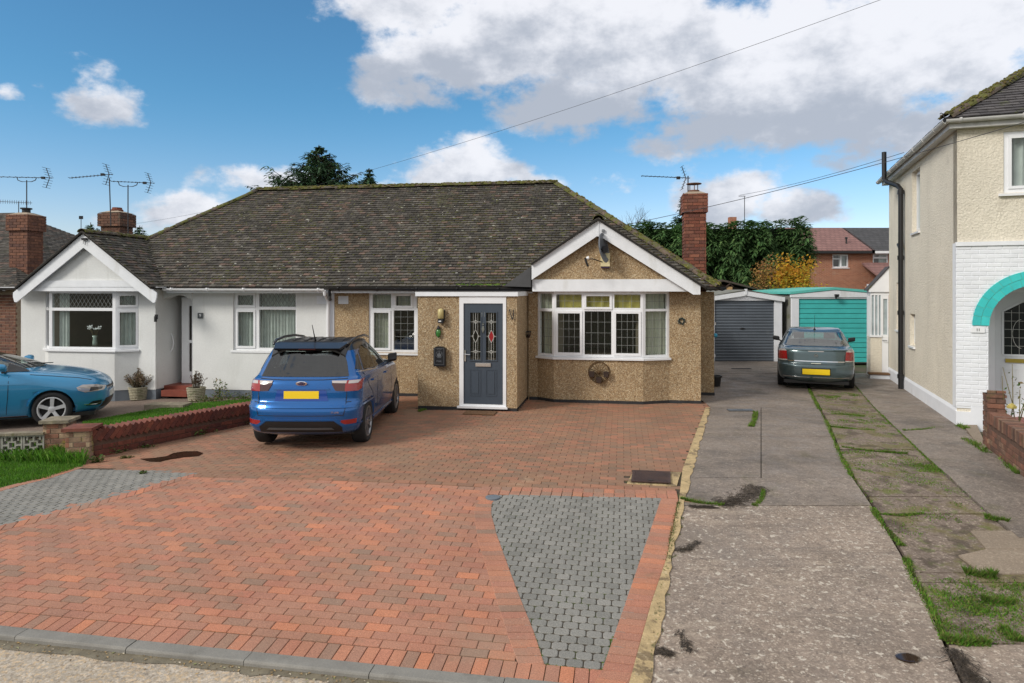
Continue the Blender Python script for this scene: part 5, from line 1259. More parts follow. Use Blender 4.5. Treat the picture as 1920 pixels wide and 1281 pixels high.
MT['gutw'] = mat('weathered_white_gutter', (.56,.56,.55), rough=.5, noise=(4,.12), patches=[(3,.55,.7,(.30,.29,.25),.5)])
m = MB(); m.box(-.15, 6.2, -.15, -.12, RE - .16, RE - .03); m.box(-.15, -.12, -.119, 6.8, RE - .16, RE - .03); m.build('fascia', MT['gutw'], rh)
m = MB(); m.box(-.119, 6.2, -.119, -.001, RE - .155, RE - .14); m.box(-.119, -.001, -.001, 6.8, RE - .155, RE - .14); m.build('soffit', MT['gutw'], rh)
gutter(rh, [(-.22, -.21, RE - .02), (6.2, -.21, RE - .02)], 'gutw', r=.06)
gutter(rh, [(-.21, 7.0, RE - .025), (-.21, -.215, RE - .025)], 'gutw', r=.06)
# soil pipe on the flank
pv = 4.54
m = MB(); m.tube([(-.09, pv, 0), (-.09, pv, 4.62), (-.09, pv, 4.72), (-.13, pv + .12, 4.82), (-.28, pv + .55, 4.98), (-.33, pv + .70, 5.08), (-.33, pv + .72, 5.75)], .055, 12)
for z in (.25, 1.75, 3.05, 4.6): m.tube([(-.09, pv, z), (-.09, pv, z + .10)], .072, 12)
m.tube([(-.09, pv, 3.32), (-.10, pv + .16, 3.42), (-.05, pv + .24, 3.44), (.02, pv + .26, 3.44)], .05, 10)
m.build('soil_pipe', MT['black'], rh)
# lean-to at the back of the flank
lt = empty('lean_to', None, rh); v0, v1, u0, u1 = 6.67, 7.25, -.44, 1.0
m = MB(); wall(m, u0, -.02, 0, 1.08, v0, .12, [(-.17, -.021, .0, 1.079)]); m.box(u0, u0 + .12, v0 + .12, v1, 0, 1.08); m.build('dwarf_wall', MT['cream'], lt)
fr_ = MB(); fr_.box(u0 - .03, -.17, v0 - .03, v0 + .08, 1.08, 1.13); fr_.box(u0, 0, v0, v0 + .06, 2.2, 2.28); fr_.box(u0, u0 + .06, v0 + .06, v1, 2.2, 2.28)
for x in (0, .085, .17, .245): fr_.box(u0 + x, u0 + x + .028, v0, v0 + .06, 1.13, 2.2)
for k in range(3): v = v0 + .07 + k * .2; fr_.box(u0, u0 + .05, v, v + .05, 1.13, 2.2)
fr_.build('glazing_bars', MT['upvc'], lt)
m = MB(); m.quad((u0, v0 + .03, 1.13), (-.17, v0 + .03, 1.13), (-.17, v0 + .03, 2.2), (u0, v0 + .03, 2.2)); m.build('pane', MT['palewin'], lt, recalc=False)
m = MB(); wall(m, -.165, -.01, .10, 2.2, v0 + .005, .05, [(-.135, -.04, 1.15, 2.1)]); dd = m.build('door', MT['upvc'], lt)
m = MB(); m.quad((-.14, v0 + .035, 1.14), (-.035, v0 + .035, 1.14), (-.035, v0 + .035, 2.12), (-.14, v0 + .035, 2.12)); m.build('pane', MT['palewin'], dd, recalc=False)
m = MB(); m.ext([(u0 - .05, v0 - .05, 2.285), (u0 - .05, v0 - .05, 2.34), (-.005, v0 - .05, 2.92), (-.005, v0 - .05, 2.285)], (0, .05, 0)); m.build('gable_panel', MT['upvc'], lt)
m = MB(); m.ext([(u0 - .08, v0 - .07, 2.32), (u0 - .08, v0 - .07, 2.35), (-.002, v0 - .07, 2.97), (-.002, v0 - .07, 2.93)], (0, v1 - v0 + .1, 0)); m.build('lean_to_roof', MT['tileslate'], lt)
m = MB(); m.box(u0, -.005, v1, v1 + .1, 0, 2.5); m.build('back_wall', MT['whitewall'], lt)
m = MB(); m.box(u0 - .05, -.03, v0 - .30, v0 - .03, 0, .11); m.build('step', MT['whitewall'], lt)
m = MB(); m.box(u0 - .08, -.02, v0 - .33, v0 - .02, .112, .15); m.build('step_tread', MT['mat'], lt)
m = MB(); m.tube([(-.15, v0 + .0, 1.0), (-.15, v0 - .05, 1.0), (-.05, v0 - .06, 1.0)], .010, 8); m.build('door_handle', MT['galv'], dd)

# garden wall with a brick pier at the right edge
gp0, gp1 = P(1845, 836), P(2010, 990)
gd = (gp1 - gp0); gd.z = 0; GL = gd.length + 1.2; gdeg = math.degrees(math.atan2(gd.y, gd.x))
gwall = empty('garden_wall', Matrix.Translation((gp0.x, gp0.y, 0)) @ Matrix.Rotation(R(gdeg), 4, 'Z'), label='low mossy brown brick garden wall with a taller end pier, right edge', cat='wall')
# local x runs towards the camera; the drive side is -y? work out which side faces the drive
m = MB(); m.box(.0, GL, .012, .20, -.3, .535); m.box(-.02, .20, .012, .205, -.1, .76); m.build('core', MT['mortarred'], gwall)
brick_face(gwall, M2(.215, .012, -.06), GL - .2, .38, 'brickgarden', n_single=90)
h0 = .395; nso = int((GL - .22) / .075)
sb = MB(); sb.box(0, .065, -.012, .215, 0, .16); me = sb.mesh('coping_brick', MT['brickgarden'])
pieces('coping_brick', me, gwall, [Matrix.Translation((.23 + k * .075, random.uniform(-.004, .004), h0 - .005 + random.uniform(-.004, .004))) @ Matrix.Rotation(random.gauss(0, .015), 4, 'Y') for k in range(nso)])
for (mm_, ww) in ((M2(-.03, .0, -.06), .235), (M2(-.03, .225, -.06, -90), .235), (M2(.205, .0, .0, 90), .225)):
    brick_face(gwall, mm_, ww, .86, 'brickgarden', n_single=40, L=.215)
m = MB(); m.box(-.04, .215, -.01, .235, .76, .80); m.build('pier_cap', MT['brickgarden'], gwall)
# pale bed edge, rose bush with a yellow bloom
rose_p = A(1903, 700, 10.1)
rose = MB(); 
for k in range(7):
    b = Vector((rose_p.x + random.uniform(-.1, .12), rose_p.y + random.uniform(-.1, .1), .05)); t = Vector((rose_p.x + random.uniform(-.28, .3), rose_p.y + random.uniform(-.15, .15), random.uniform(.75, 1.25)))
    mid = b.lerp(t, .5) + Vector((random.uniform(-.05, .05), 0, 0)); rose.tube([b, mid, t], [.010, .007, .004], 5)
ro_ = empty('rose_bush', Matrix.Translation((0, 0, 0)), label='leggy rose bush with one pale yellow bloom behind the garden wall', cat='rose bush')
rose.build('stems', mat('rose_stem', (.16,.13,.05), rough=.8), ro_)
def leafcards(m, c, rad, n, size, flat=1.0, rr=random):
    for _ in range(n):
        while True:
            d = Vector((rr.uniform(-1, 1), rr.uniform(-1, 1), rr.uniform(-1, 1)))
            if d.length < 1: break
        p = Vector(c) + Vector((d.x * rad[0], d.y * rad[1], d.z * rad[2])); s = size * rr.uniform(.6, 1.3)
        a = Vector((rr.gauss(0, 1), rr.gauss(0, 1), rr.gauss(0, .6))).normalized(); b = a.cross(Vector((rr.gauss(0, 1), rr.gauss(0, 1), rr.gauss(0, 1)))).normalized()
        m.add([p - a * s, p + b * s * .45, p + a * s, p - b * s * .45], [(0, 1, 2, 3)], rr.random())
lm = MB(); leafcards(lm, (rose_p.x, rose_p.y, .75), (.28, .15, .4), 60, .03); lm.build('leaves', MT['weed'], ro_, recalc=False, kind='stuff')
bl = MB(); c = A(1897, 763, 9.9)
for ring, (rad, nn, zz) in enumerate(((.065, 8, -.01), (.048, 7, .012), (.028, 5, .028), (.012, 4, .036))):
    for k in range(nn):
        t = 6.283 * k / nn + ring * .5; d = Vector((math.cos(t), math.sin(t), 0)); s_ = Vector((-d.y, d.x, 0)) * rad * .55
        p0 = c + Vector((0, 0, -.03)); p1 = c + d * rad * .7 + Vector((0, 0, zz - .01)); p2 = c + d * rad + Vector((0, 0, zz + .02))
        bl.add([p0, p1 - s_, p2 - s_ * .6, p2 + s_ * .6, p1 + s_], [(0, 1, 2, 3, 4)], random.random())
bl.build('bloom', mat('yellow_rose_petal', (.80,.70,.28), rough=.6, sub=.3), ro_, recalc=False)
drape('planting_bed', MT['soil'], W2([P(1838, 812), P(1920, 812), P(2060, 960), P(1990, 985)]), .01, .5, kind='structure')
drape('front_garden', MT['lawn'], [(gp0.x + .35, gp0.y - .2), (gp0.x + 6, gp0.y + .6), (gp0.x + 6, 4.5), (gp0.x - .9, 4.5), (gp1.x + .35, gp1.y)], -.03, .5, kind='structure')
m = MB(); a, b = P(1808, 812), P(1845, 848)
drape('bed_edging', MT['concpale'], W2([P(1806, 800), P(1832, 800), P(1850, 842), P(1840, 846)]), .03, .5, edge=.08, kind='structure')
drape('red_tile_path', MT['redtile'], W2([P(1862, 788), P(1960, 788), P(1990, 830), P(1900, 830)]), .03, .5, kind='structure')

# ------------------------------------------------------------------ the two garages at the end of the drive
MT['sheet_gap_shade'] = mat('grey_sheet_roof_and_gap_shade', (.15,.15,.135), rough=.95, noise=(3,.2), patches=[(3,.5,.65,(.10,.11,.05),.6)])  # dark tone for the side walls, with the gap's shade in the colour
g1 = empty('garage', Matrix.Translation(A(1340, 678, 22.3).xyz * Vector((1, 1, 0))), label='prefab garage with a slate grey up-and-over door and white gable trim', cat='garage')
g1w = 1.95 + .30; s57 = 22.3 / 1280
m = MB(); wall(m, -.12, 2.20, 0, 2.05, 0, .10, [(.0, 1.95, .0, 1.99)]); m.build('frame', MT['whitewall'], g1)
m = MB(); m.box(-.12, .0, .1, 5.2, 0, 2.05); m.box(2.10, 2.19, .1, 5.2, 0, 2.05); m.box(-.12, 2.19, 5.2, 5.3, 0, 2.05); m.build('side_wall', MT['sheet_gap_shade'], g1)  # walls coloured dark so the gap's deep shade is painted in
dd = MB(); nr = 21
for k in range(nr):
    z = 1.985 * k / nr; h = 1.985 / nr; dd.add([(0.004, .05, z), (1.946, .05, z), (1.946, .036, z + h * .5), (.004, .036, z + h * .5), (1.946, .05, z + h * .94), (.004, .05, z + h * .94), (1.946, .06, z + h), (.004, .06, z + h)], [(0, 1, 2, 3), (3, 2, 4, 5), (5, 4, 6, 7)])
g1d = dd.build('door', MT['garagegrey'], g1, recalc=False)
m = MB(); m.tube([(.83, .03, 1.07), (.92, .01, 1.09), (1.01, .03, 1.07)], .012, 6); m.box(.88, .96, .02, .04, 1.05, 1.10); m.build('door_handle', MT['blackmatt'], g1d)
for sg, (xa, xb) in enumerate(((-.20, 1.0), (1.0, 2.27))):
    za, zb_ = (2.12, 2.30) if sg == 0 else (2.30, 2.10)
    m = MB(); m.ext([(xa, -.07, za), (xb, -.07, zb_), (xb, -.07, zb_ - .15), (xa, -.07, za - .15)], (0, .04, 0)); m.build('bargeboard', MT['whitewood'], g1)
m = MB(); m.ext([(-.12, -.02, 2.051), (2.20, -.02, 2.051), (2.20, -.02, 2.10), (1.0, -.02, 2.26), (-.12, -.02, 2.10)], (0, .1, 0)); m.build('gable_panel', MT['whitewall'], g1)
m = MB(); m.box(.965, 1.035, -.09, -.02, 2.18, 2.37); m.build('finial', MT['whitewood'], g1)
MT['sheet_gap_shade'] = mat('grey_sheet_roof_and_gap_shade', (.20,.20,.18), rough=.95, noise=(3,.2), patches=[(3,.5,.65,(.12,.13,.05),.6)])
m = MB(); m.ext([(-.22, -.08, 2.12), (1.0, -.08, 2.32), (2.27, -.08, 2.11), (2.27, -.08, 2.135), (1.0, -.08, 2.345), (-.22, -.08, 2.145)], (0, 5.4, 0)); m.build('roof', MT['sheet_gap_shade'], g1)
g2 = empty('garage', Matrix.Translation(A(1485, 680, 22.0).xyz * Vector((1, 1, 0))), label='white garage with a turquoise boarded door and turquoise edge to its flat roof', cat='garage')
s2 = 22.0 / 1280; gw0 = (1497 - 1484) * s2; gw1 = (1642 - 1484) * s2
m = MB(); wall(m, 0, gw1 + .20, 0, 2.16, 0, .10, [(gw0, gw1, 0, 2.05)]); m.build('frame', MT['whitewall'], g2)
m = MB(); m.box(0.005, .1, .1, 5, 0, 2.16); m.box(gw1 + .1, gw1 + .2, .1, 5, 0, 2.16); m.box(.005, gw1 + .2, 5, 5.1, 0, 2.16); m.build('side_wall', MT['sheet_gap_shade'], g2)  # dark side colour stands in for the shade between the garages
dpar = empty('door', None, g2)
for k in range(13):
    z = 2.045 * k / 13; h = 2.045 / 13; m = MB(); m.add([(gw0 + .004, .045, z + .004), (gw1 - .004, .045, z + .004), (gw1 - .004, .030, z + .012), (gw0 + .004, .030, z + .012), (gw1 - .004, .036, z + h - .006), (gw0 + .004, .036, z + h - .006), (gw1 - .004, .06, z + h - .003), (gw0 + .004, .06, z + h - .003)], [(0, 1, 2, 3), (3, 2, 4, 5), (5, 4, 6, 7)])
    m.build('board', MT['teal'], dpar, recalc=False)
m = MB(); m.quad((gw0, .07, 0), (gw1, .07, 0), (gw1, .07, 2.05), (gw0, .07, 2.05)); m.build('door_backing', MT['black'], dpar, recalc=False)
m = MB(); m.ext([(-.04, -.03, 2.10), (gw1 + .22, -.03, 2.10), (gw1 + .22, -.03, 2.20), (1.38, -.03, 2.33), (-.04, -.03, 2.19)], (0, .1, 0)); m.build('gable_panel', MT['whitewood'], g2)
m = MB(); m.ext([(-.07, -.05, 2.20), (1.38, -.05, 2.345), (gw1 + .24, -.05, 2.21), (gw1 + .24, -.05, 2.29), (1.38, -.05, 2.425), (-.07, -.05, 2.28)], (0, 5.2, 0)); m.build('roof', MT['tealtrim'], g2)
fl = empty('floodlight', Matrix.Translation(A(1567, 553, 21.93)), label='small black floodlight over the turquoise garage door', cat='floodlight')
m = MB(); m.ext([(-.07, -.10, .02), (.07, -.10, .02), (.05, -.10, -.07), (-.05, -.10, -.07)], (0, .06, 0)); m.build('lamp_head', MT['black'], fl)
m = MB(); m.box(-.02, .02, -.04, .0, -.10, -.03); m.tube([(0, -.02, -.08), (0, -.03, -.13)], .025, 8); m.build('sensor', MT['black'], fl)

# ------------------------------------------------------------------ behind: shed, hedge, shrubs, brick houses, conifers
shed = empty('shed', Matrix.Translation((7.0, 26.5, 0)), label='dark brown timber shed with pitched roof behind the grey garage', cat='shed')
MT['shedwood'] = mat('dark_stained_timber', (.035,.018,.012), rough=.8, noise=(6,.3))
m = MB(); m.box(-.6, 2.9, 0, 2.5, 0, 2.2); m.ext([(-.6, 0, 2.2), (2.9, 0, 2.2), (1.15, 0, 2.55)], (0, 2.5, 0)); m.build('wall', MT['shedwood'], shed)
m = MB(); m.ext([(-.9, -.2, 2.18), (1.15, -.2, 2.66), (3.2, -.2, 2.16), (3.2, -.2, 2.22), (1.15, -.2, 2.73), (-.9, -.2, 2.24)], (0, 2.9, 0)); m.build('roof', mat('shed_felt', (.08,.06,.05), rough=1), shed)
bb = empty('bird_box', Matrix.Translation(A(1367, 541, 26.35)), label='small pale wooden bird box on the dark shed', cat='bird box')
m = MB(); m.box(-.09, .09, -.12, 0, -.12, .06); m.build('box', mat('pale_wood', (.45,.28,.13), rough=.8), bb)
m = MB(); m.ext([(-.13, -.15, .05), (0, -.15, .16), (.13, -.15, .05), (.13, -.15, .08), (0, -.15, .19), (-.13, -.15, .08)], (0, .16, 0)); m.build('box_roof', MT['shedwood'], bb)

MT['leyland'] = mat('leylandii_spray', rough=.85, vary=[(.040,.105,.030),(.075,.165,.048),(.115,.22,.065),(.055,.13,.038),(.16,.26,.08)], noise=(1.2,.35), sub=.2)
MT['twig'] = mat('dark_twigs', (.06,.045,.03), rough=1, noise=None)
MT['bark'] = mat('bark', (.09,.065,.045), rough=1, noise=(6,.3), bump=(20,.02))
def spray(m, p, d, L, w, rr, n=5):
    """a drooping frond: a bent strip with side fingers"""
    d = d.normalized(); side = d.cross(Vector((0, 0, 1)));
    if side.length < .1: side = Vector((1, 0, 0))
    side.normalize(); g = Vector((0, 0, -1)); r = rr.random()
    q = [p + d * L * t + g * L * .55 * t * t for t in (0, .35, .7, 1)]
    m.add([q[0], q[1] - side * w * .5, q[2] - side * w * .42, q[3], q[2] + side * w * .42, q[1] + side * w * .5], [(0, 1, 5), (1, 2, 4, 5), (2, 3, 4)], r)
    for k in (1, 2):
        for s_ in (-1, 1):
            b = q[k]; e = b + (side * s_ * .8 + d * .7 + g * .35) * L * .34; pe = (d * .5 - side * s_ * .3) * w * .45
            m.add([b - pe, e, b + pe], [(0, 1, 2)], r)
rr = random.Random(11)
hedge = empty('hedge', None, label='tall dark green conifer hedge with drooping sprays behind the garages', cat='hedge')
hm = MB()
def hedge_top(x): # outline in the photograph, distance 29 m
    pts = [(1150, 425), (1185, 418), (1210, 414), (1260, 420), (1290, 418), (1340, 420), (1390, 416), (1430, 414), (1470, 412), (1500, 410), (1522, 416), (1534, 440)]
    for (a, b), (c, d) in zip(pts, pts[1:]):
        if x <= c: return b + (d - b) * (x - a) / (c - a)
    return 460
HY_ = 29.0
for _ in range(20000):
    px = rr.uniform(1120, 1534); x = (px - 960) / 1280 * HY_; zt = CAMZ - (hedge_top(px) - 543) / 1280 * HY_
    bump_ = .35 * math.sin(x * 2.3 + 1) + .28 * math.sin(x * 5.1) + .2 * math.sin(x * 9.7)
    t = rr.random() ** .8; z = 1.6 + (zt - 1.6) * t
    lump = .30 * math.sin(x * 3.1 + z * 2.2) + .22 * math.sin(x * 7 - z * 4.3) + .12 * math.sin(z * 9 + x * 13)
    topr = max(0, 1 - (zt - z) / .9)
    y = HY_ + bump_ * .5 + lump + topr ** 2 * 1.3 * rr.random() + rr.uniform(-.05, .55) + (max(0, px - 1505) / 29) ** 2 * 1.2
    a = rr.gauss(-math.pi / 2, 1.0); d = Vector((math.cos(a), math.sin(a), rr.uniform(-.4, .45) + topr * .8))
    spray(hm, Vector((x, y, z)), d, rr.uniform(.17, .36), rr.uniform(.05, .10), rr)
hm.build('foliage', MT['leyland'], hedge, recalc=False, kind='stuff')
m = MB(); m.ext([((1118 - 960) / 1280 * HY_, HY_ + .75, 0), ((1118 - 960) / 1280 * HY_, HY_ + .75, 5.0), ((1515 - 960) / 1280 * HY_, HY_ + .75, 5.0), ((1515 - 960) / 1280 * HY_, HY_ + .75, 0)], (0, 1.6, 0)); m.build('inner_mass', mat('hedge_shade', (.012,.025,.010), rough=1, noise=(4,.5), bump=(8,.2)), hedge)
m = MB()
for k in range(9): x = 4.3 + k * .98; m.tube([(x, HY_ + .5, 0), (x + .05, HY_ + .5, 2), (x, HY_ + .6, 4)], [.12, .09, .05], 7)
m.build('trunks', MT['bark'], hedge, kind='stuff')

def shrub(name, c, rad, n, size, mt, seed, stems=14, **props):
    rr = random.Random(seed); e = empty(name, None, **props); m = MB(); base = Vector((c[0], c[1], 0)); s_ = MB(); tips = []
    for _ in range(stems):
        a = rr.uniform(0, 6.283); k = rr.uniform(.2, 1); t = Vector((c[0] + math.cos(a) * rad[0] * k, c[1] + math.sin(a) * rad[1] * k, c[2] + rad[2] * math.sqrt(max(.05, 1 - k * k)) * rr.uniform(.7, 1.08)))
        mid = base.lerp(t, .5) + Vector((rr.uniform(-.1, .1), rr.uniform(-.1, .1), .1)); s_.tube([base, mid, t], [.025, .015, .005], 5); tips += [mid.lerp(t, rr.uniform(.1, 1.0)) for _ in range(6)]
    s_.build('stems', MT['twig'], e)
    for _ in range(n):
        t = rr.choice(tips); p = t + Vector((rr.gauss(0, .16), rr.gauss(0, .16), rr.gauss(0, .14))); s = size * rr.uniform(.6, 1.3)
        a = Vector((rr.gauss(0, 1), rr.gauss(0, 1), rr.gauss(0, .6))).normalized(); b = a.cross(Vector((rr.gauss(0, 1), rr.gauss(0, 1), rr.gauss(0, 1)))).normalized()
        m.add([p - a * s, p + b * s * .5, p + a * s, p - b * s * .5], [(0, 1, 2, 3)], rr.random())
    m.build('foliage', MT[mt], e, recalc=False, kind='stuff'); return e
MT['autumn'] = mat('autumn_leaves', rough=.8, vary=[(.62,.34,.02),(.50,.19,.02),(.70,.48,.04),(.34,.28,.03),(.55,.24,.03),(.74,.42,.03)], noise=(2,.2), sub=.4)
MT['rust'] = mat('rusty_leaves', rough=.85, vary=[(.33,.13,.04),(.42,.22,.07),(.22,.10,.04),(.50,.30,.08),(.20,.20,.05)], noise=(2,.2), sub=.3)
c = A(1492, 520, 25.5); shrub('autumn_shrub', (c.x, c.y, 2.1), (1.0, .7, 1.45), 5200, .06, 'autumn', 21, stems=26, label='shrub with bright yellow and orange autumn leaves behind the garages', cat='shrub')
c = A(1447, 520, 26.3); shrub('rusty_shrub', (c.x, c.y, 2.1), (.8, .5, 1.55), 2600, .05, 'rust', 22, stems=20, label='thinner shrub with rusty brown leaves left of the yellow one', cat='shrub')
if False: shrub('roof_side_shrub', (c.x, c.y, 1.9), (.25, .2, .95), 160, .04, 'rust', 23, stems=10, label='wispy brown shrub beside the foot of the brick chimney', cat='shrub')

def conifer(px, ptop, Y, half, seed, label, zb=1.0, dens=1.0, lean=0.0, col_='fir'):
    rr = random.Random(seed); top = A(px, ptop, Y); e = empty('conifer_tree', None, label=label, cat='tree'); H = top.z; m = MB(); b = MB()
    m_t = MB(); m_t.tube([(top.x, Y, 0), (top.x + lean * .3, Y, H * .5), (top.x + lean, Y, H)], [.22, .13, .02], 8); m_t.build('trunk', MT['bark'], e)
    z = zb
    while z < H - .1:
        f = (H - z) / (H - zb); L = half * f ** 1.05 + .06
        for _ in range(int((5 + 4 * f) * dens)):
            a = rr.uniform(0, 6.283); l = L * rr.uniform(.6, 1.1); base = Vector((top.x + lean * z / H, Y, z)); d = Vector((math.cos(a), math.sin(a), rr.uniform(.25, .7)))
            pts = [base + d * l * t + Vector((0, 0, -.10 * l * t * t)) for t in (0, .35, .7, 1)]
            b.tube(pts, [.03, .02, .014, .006], 4, caps=False)
            for k in range(int(6 + l * 15)):
                t = rr.uniform(.15, 1) ; p = base + d * l * t + Vector((0, 0, -.10 * l * t * t)); dd = (Vector((math.cos(a + rr.gauss(0, .9)), math.sin(a + rr.gauss(0, .9)), rr.uniform(-.15, .55))))
                spray(m, p, dd, rr.uniform(.16, .38) * (.45 + .55 * min(1, f * 2)), rr.uniform(.05, .10), rr)
        z += rr.uniform(.14, .22)
    b.build('branches', MT['twig'], e, recalc=False); m.build('foliage', MT[col_], e, recalc=False, kind='stuff')
MT['fir'] = mat('fir_needles', rough=.85, vary=[(.032,.080,.034),(.050,.115,.048),(.075,.15,.06),(.040,.095,.042)], noise=(1.2,.3), sub=.15)
conifer(598, 272, 30, 2.9, 31, 'tall dark fir tree rising behind the bungalow roof', zb=5.2, dens=2.5)
conifer(682, 316, 31, .55, 32, 'slender dark conifer tip just right of the tall fir', zb=6.0, dens=2.2, lean=.25)
conifer(1282, 362, 34, .95, 33, 'small pointed conifer behind the brick chimney and hedge', zb=4.0, dens=1.4)
conifer(262, 423, 40, .5, 34, 'tiny distant conifer tip beside the left chimney', zb=5.0)
conifer(170, 417, 45, .8, 35, 'distant conifer top above the ridge of the white gable', zb=5.5)
def bare_tree(px, pt, Y, spread, seed, label):
    rr = random.Random(seed); e = empty('bare_tree', None, label=label, cat='tree'); top = A(px, pt, Y); m = MB()
    def grow(p, d, l, r, k):
        q = p + d * l; m.tube([p, p.lerp(q, .5) + Vector((rr.uniform(-.05, .05) * l, 0, 0)), q], [r, r * .8, r * .6], 5, caps=False)
        if k == 0: return
        for _ in range(3 if k > 1 else 2):
            nd_ = (d + Vector((rr.gauss(0, .45), rr.gauss(0, .35), rr.gauss(.1, .2)))).normalized(); grow(q, nd_, l * rr.uniform(.6, .8), r * .55, k - 1)
    grow(Vector((top.x, Y, 0)), Vector((0, 0, 1)), top.z * .42, .09, 5); m.build('trunk', MT['twig'], e, recalc=False)
bare_tree(1190, 440, 38, 1.5, 41, 'bare winter branches above the hedge left of the chimney')

# brick houses beyond
def tower(name, label, x0, x1, Y, zE, zR, depth, roofm, wins, wallm, group=None, ridge_in=0):
    e = empty(name, Matrix.Translation((x0, Y, 0)), label=label, cat='house', group=group); W = x1 - x0
    m = MB(); wall(m, 0, W, 0, zE, 0, .25, [w[:4] for w in wins]); m.box(0, .25, .25, depth, 0, zE); m.box(W - .25, W, .25, depth, 0, zE); m.build('wall', MT[wallm], e)
    m = MB(); m.ext([(-.1, -.35, zE), (W + .1, -.35, zE), (W + .1, depth / 2, zR), (-.1, depth / 2, zR)], (0, 0, .12)); m.ext([(-.1, depth + .3, zE), (W + .1, depth + .3, zE), (W + .1, depth / 2, zR), (-.1, depth / 2, zR)], (0, 0, .12)); m.build('roof', MT[roofm], e)
    m = MB(); m.box(-.1, W + .1, -.40, -.34, zE - .10, zE + .06); m.build('gutter', MT['black' if roofm == 'pinkroof' else 'upvc'], e)
    for w in wins:
        a, b, c_, d = w[:4]; ww, hh = b - a, d - c_
        window(e, M2(a, .05, c_), ww, hh, [(.07, ww * .48, .07, hh * .62, 0), (.07, ww * .48, hh * .70, hh - .07, 0), (ww * .54, ww - .07, .07, hh - .07, 1)] if w[4] == 0 else [(.08, ww - .08, .08, hh * .62, 0), (.08, ww - .08, hh * .70, hh - .08, 1)], sill=(.05, .1), curt=[(ww * .5, ww - .05, .05, hh - .05, 'net', 4, .2)], room=.8, frame_mat='upvc')
    return e
def coursemat(name, a, b, mortar, sx, sz):
    m = bpy.data.materials.new(name); m.use_nodes = True; t = m.node_tree; t.nodes.clear(); tcn = nd(t, 'ShaderNodeTexCoord'); sp = nd(t, 'ShaderNodeSeparateXYZ', i_0=tcn.outputs['Object'])
    cb = nd(t, 'ShaderNodeCombineXYZ', i_0=sp.outputs[0], i_1=sp.outputs[2]); br = nd(t, 'ShaderNodeTexBrick', i_Vector=cb.outputs[0], i_Color1=(*a, 1), i_Color2=(*b, 1), i_Mortar=(*mortar, 1), i_Scale=1.0, i_Mortar_Size=.010, i_Brick_Width=sx, i_Row_Height=sz)
    n = nd(t, 'ShaderNodeTexNoise', i_Vector=tcn.outputs['Object'], i_Scale=2.5, i_Detail=6.0); cc = mixc(t, sstep(t, n.outputs[0], .55, .68), br.outputs[0], mortar); cc = mixc(t, .35, br.outputs[0], cc)
    bs = nd(t, 'ShaderNodeBsdfPrincipled', i_Base_Color=cc, i_Roughness=.9); bp_ = nd(t, 'ShaderNodeBump', i_Height=br.outputs['Fac'], i_Distance=.01, invert=True); t.links.new(bp_.outputs[0], bs.inputs['Normal']); nd(t, 'ShaderNodeOutputMaterial', i_0=bs.outputs[0]); return m
MT['farbrick'] = coursemat('distant_red_brick', (.30,.09,.045), (.42,.15,.075), (.42,.30,.22), .225, .075)
MT['pinkroof'] = coursemat('pinkish_roof_tiles', (.22,.115,.105), (.26,.14,.125), (.10,.055,.05), .33, .18)
MT['darkroof'] = coursemat('dark_grey_roof_tiles', (.055,.055,.058), (.075,.073,.078), (.03,.03,.03), .33, .18)
Yh = 45; sc_ = Yh / 1280
X = lambda px: (px - 960) * sc_
Z = lambda py: CAMZ - (py - 543) * sc_
hB = [(X(1561) - X(1500), X(1591) - X(1500), Z(502), Z(477), 0)]
th_ = tower('terraced_house', 'distant red brick house with a pinkish tiled roof', X(1500), X(1632), Yh, Z(473), Z(421), 7.5, 'pinkroof', hB, 'farbrick', group='brick houses beyond the hedge')
tower('terraced_house', 'distant red brick house with a dark grey tiled roof', X(1632) + .02, X(1760), Yh, Z(473), Z(421), 7.5, 'darkroof', [(X(1636) - X(1632), X(1665) - X(1632), Z(501), Z(475), 1)], 'farbrick', group='brick houses beyond the hedge')
ex = empty('house_extension', Matrix.Translation((X(1620), Yh - 3, 0)), label='single-storey extension with sloping pinkish roof on the distant brick house', cat='extension')
m = MB(); m.box(0, 4, 0, 2.9, 0, 2.6); m.build('wall', MT['farbrick'], ex); m = MB(); m.ext([(-.2, -.3, 2.6), (4.1, -.3, 2.6), (4.1, 2.9, 4.0), (-.2, 2.9, 4.0)], (0, 0, .12)); m.build('roof', MT['pinkroof'], ex)
m = MB(); m.lathe([(.05, 0), (.05, .55), (.09, .56), (.09, .64), (.03, .68)], 10, M=Matrix.Translation((X(1598) - X(1500), .8, Z(462)))); m.build('roof_vent', MT['black'], th_)
hs = empty('distant_house', Matrix.Translation((A(1350, 402, 60).x, 59, 0)), label='distant house hidden but for its small brick chimney above the hedge', cat='house')
m = MB(); m.box(0, 9, 0, 7, 0, 6.2); m.build('wall', MT['farbrick'], hs); m = MB(); m.ext([(-.3, -.3, 6.2), (9.3, -.3, 6.2), (9.3, 3.5, 7.6), (-.3, 3.5, 7.6)], (0, 0, .1)); m.build('roof', MT['pinkroof'], hs)
m = MB(); x_ = A(1386, 402, 60).x - A(1350, 402, 60).x; m.box(x_ - .3, x_ + .3, 2.6, 3.2, 6.5, 8.9); m.build('chimney', MT['farbrick'], hs)

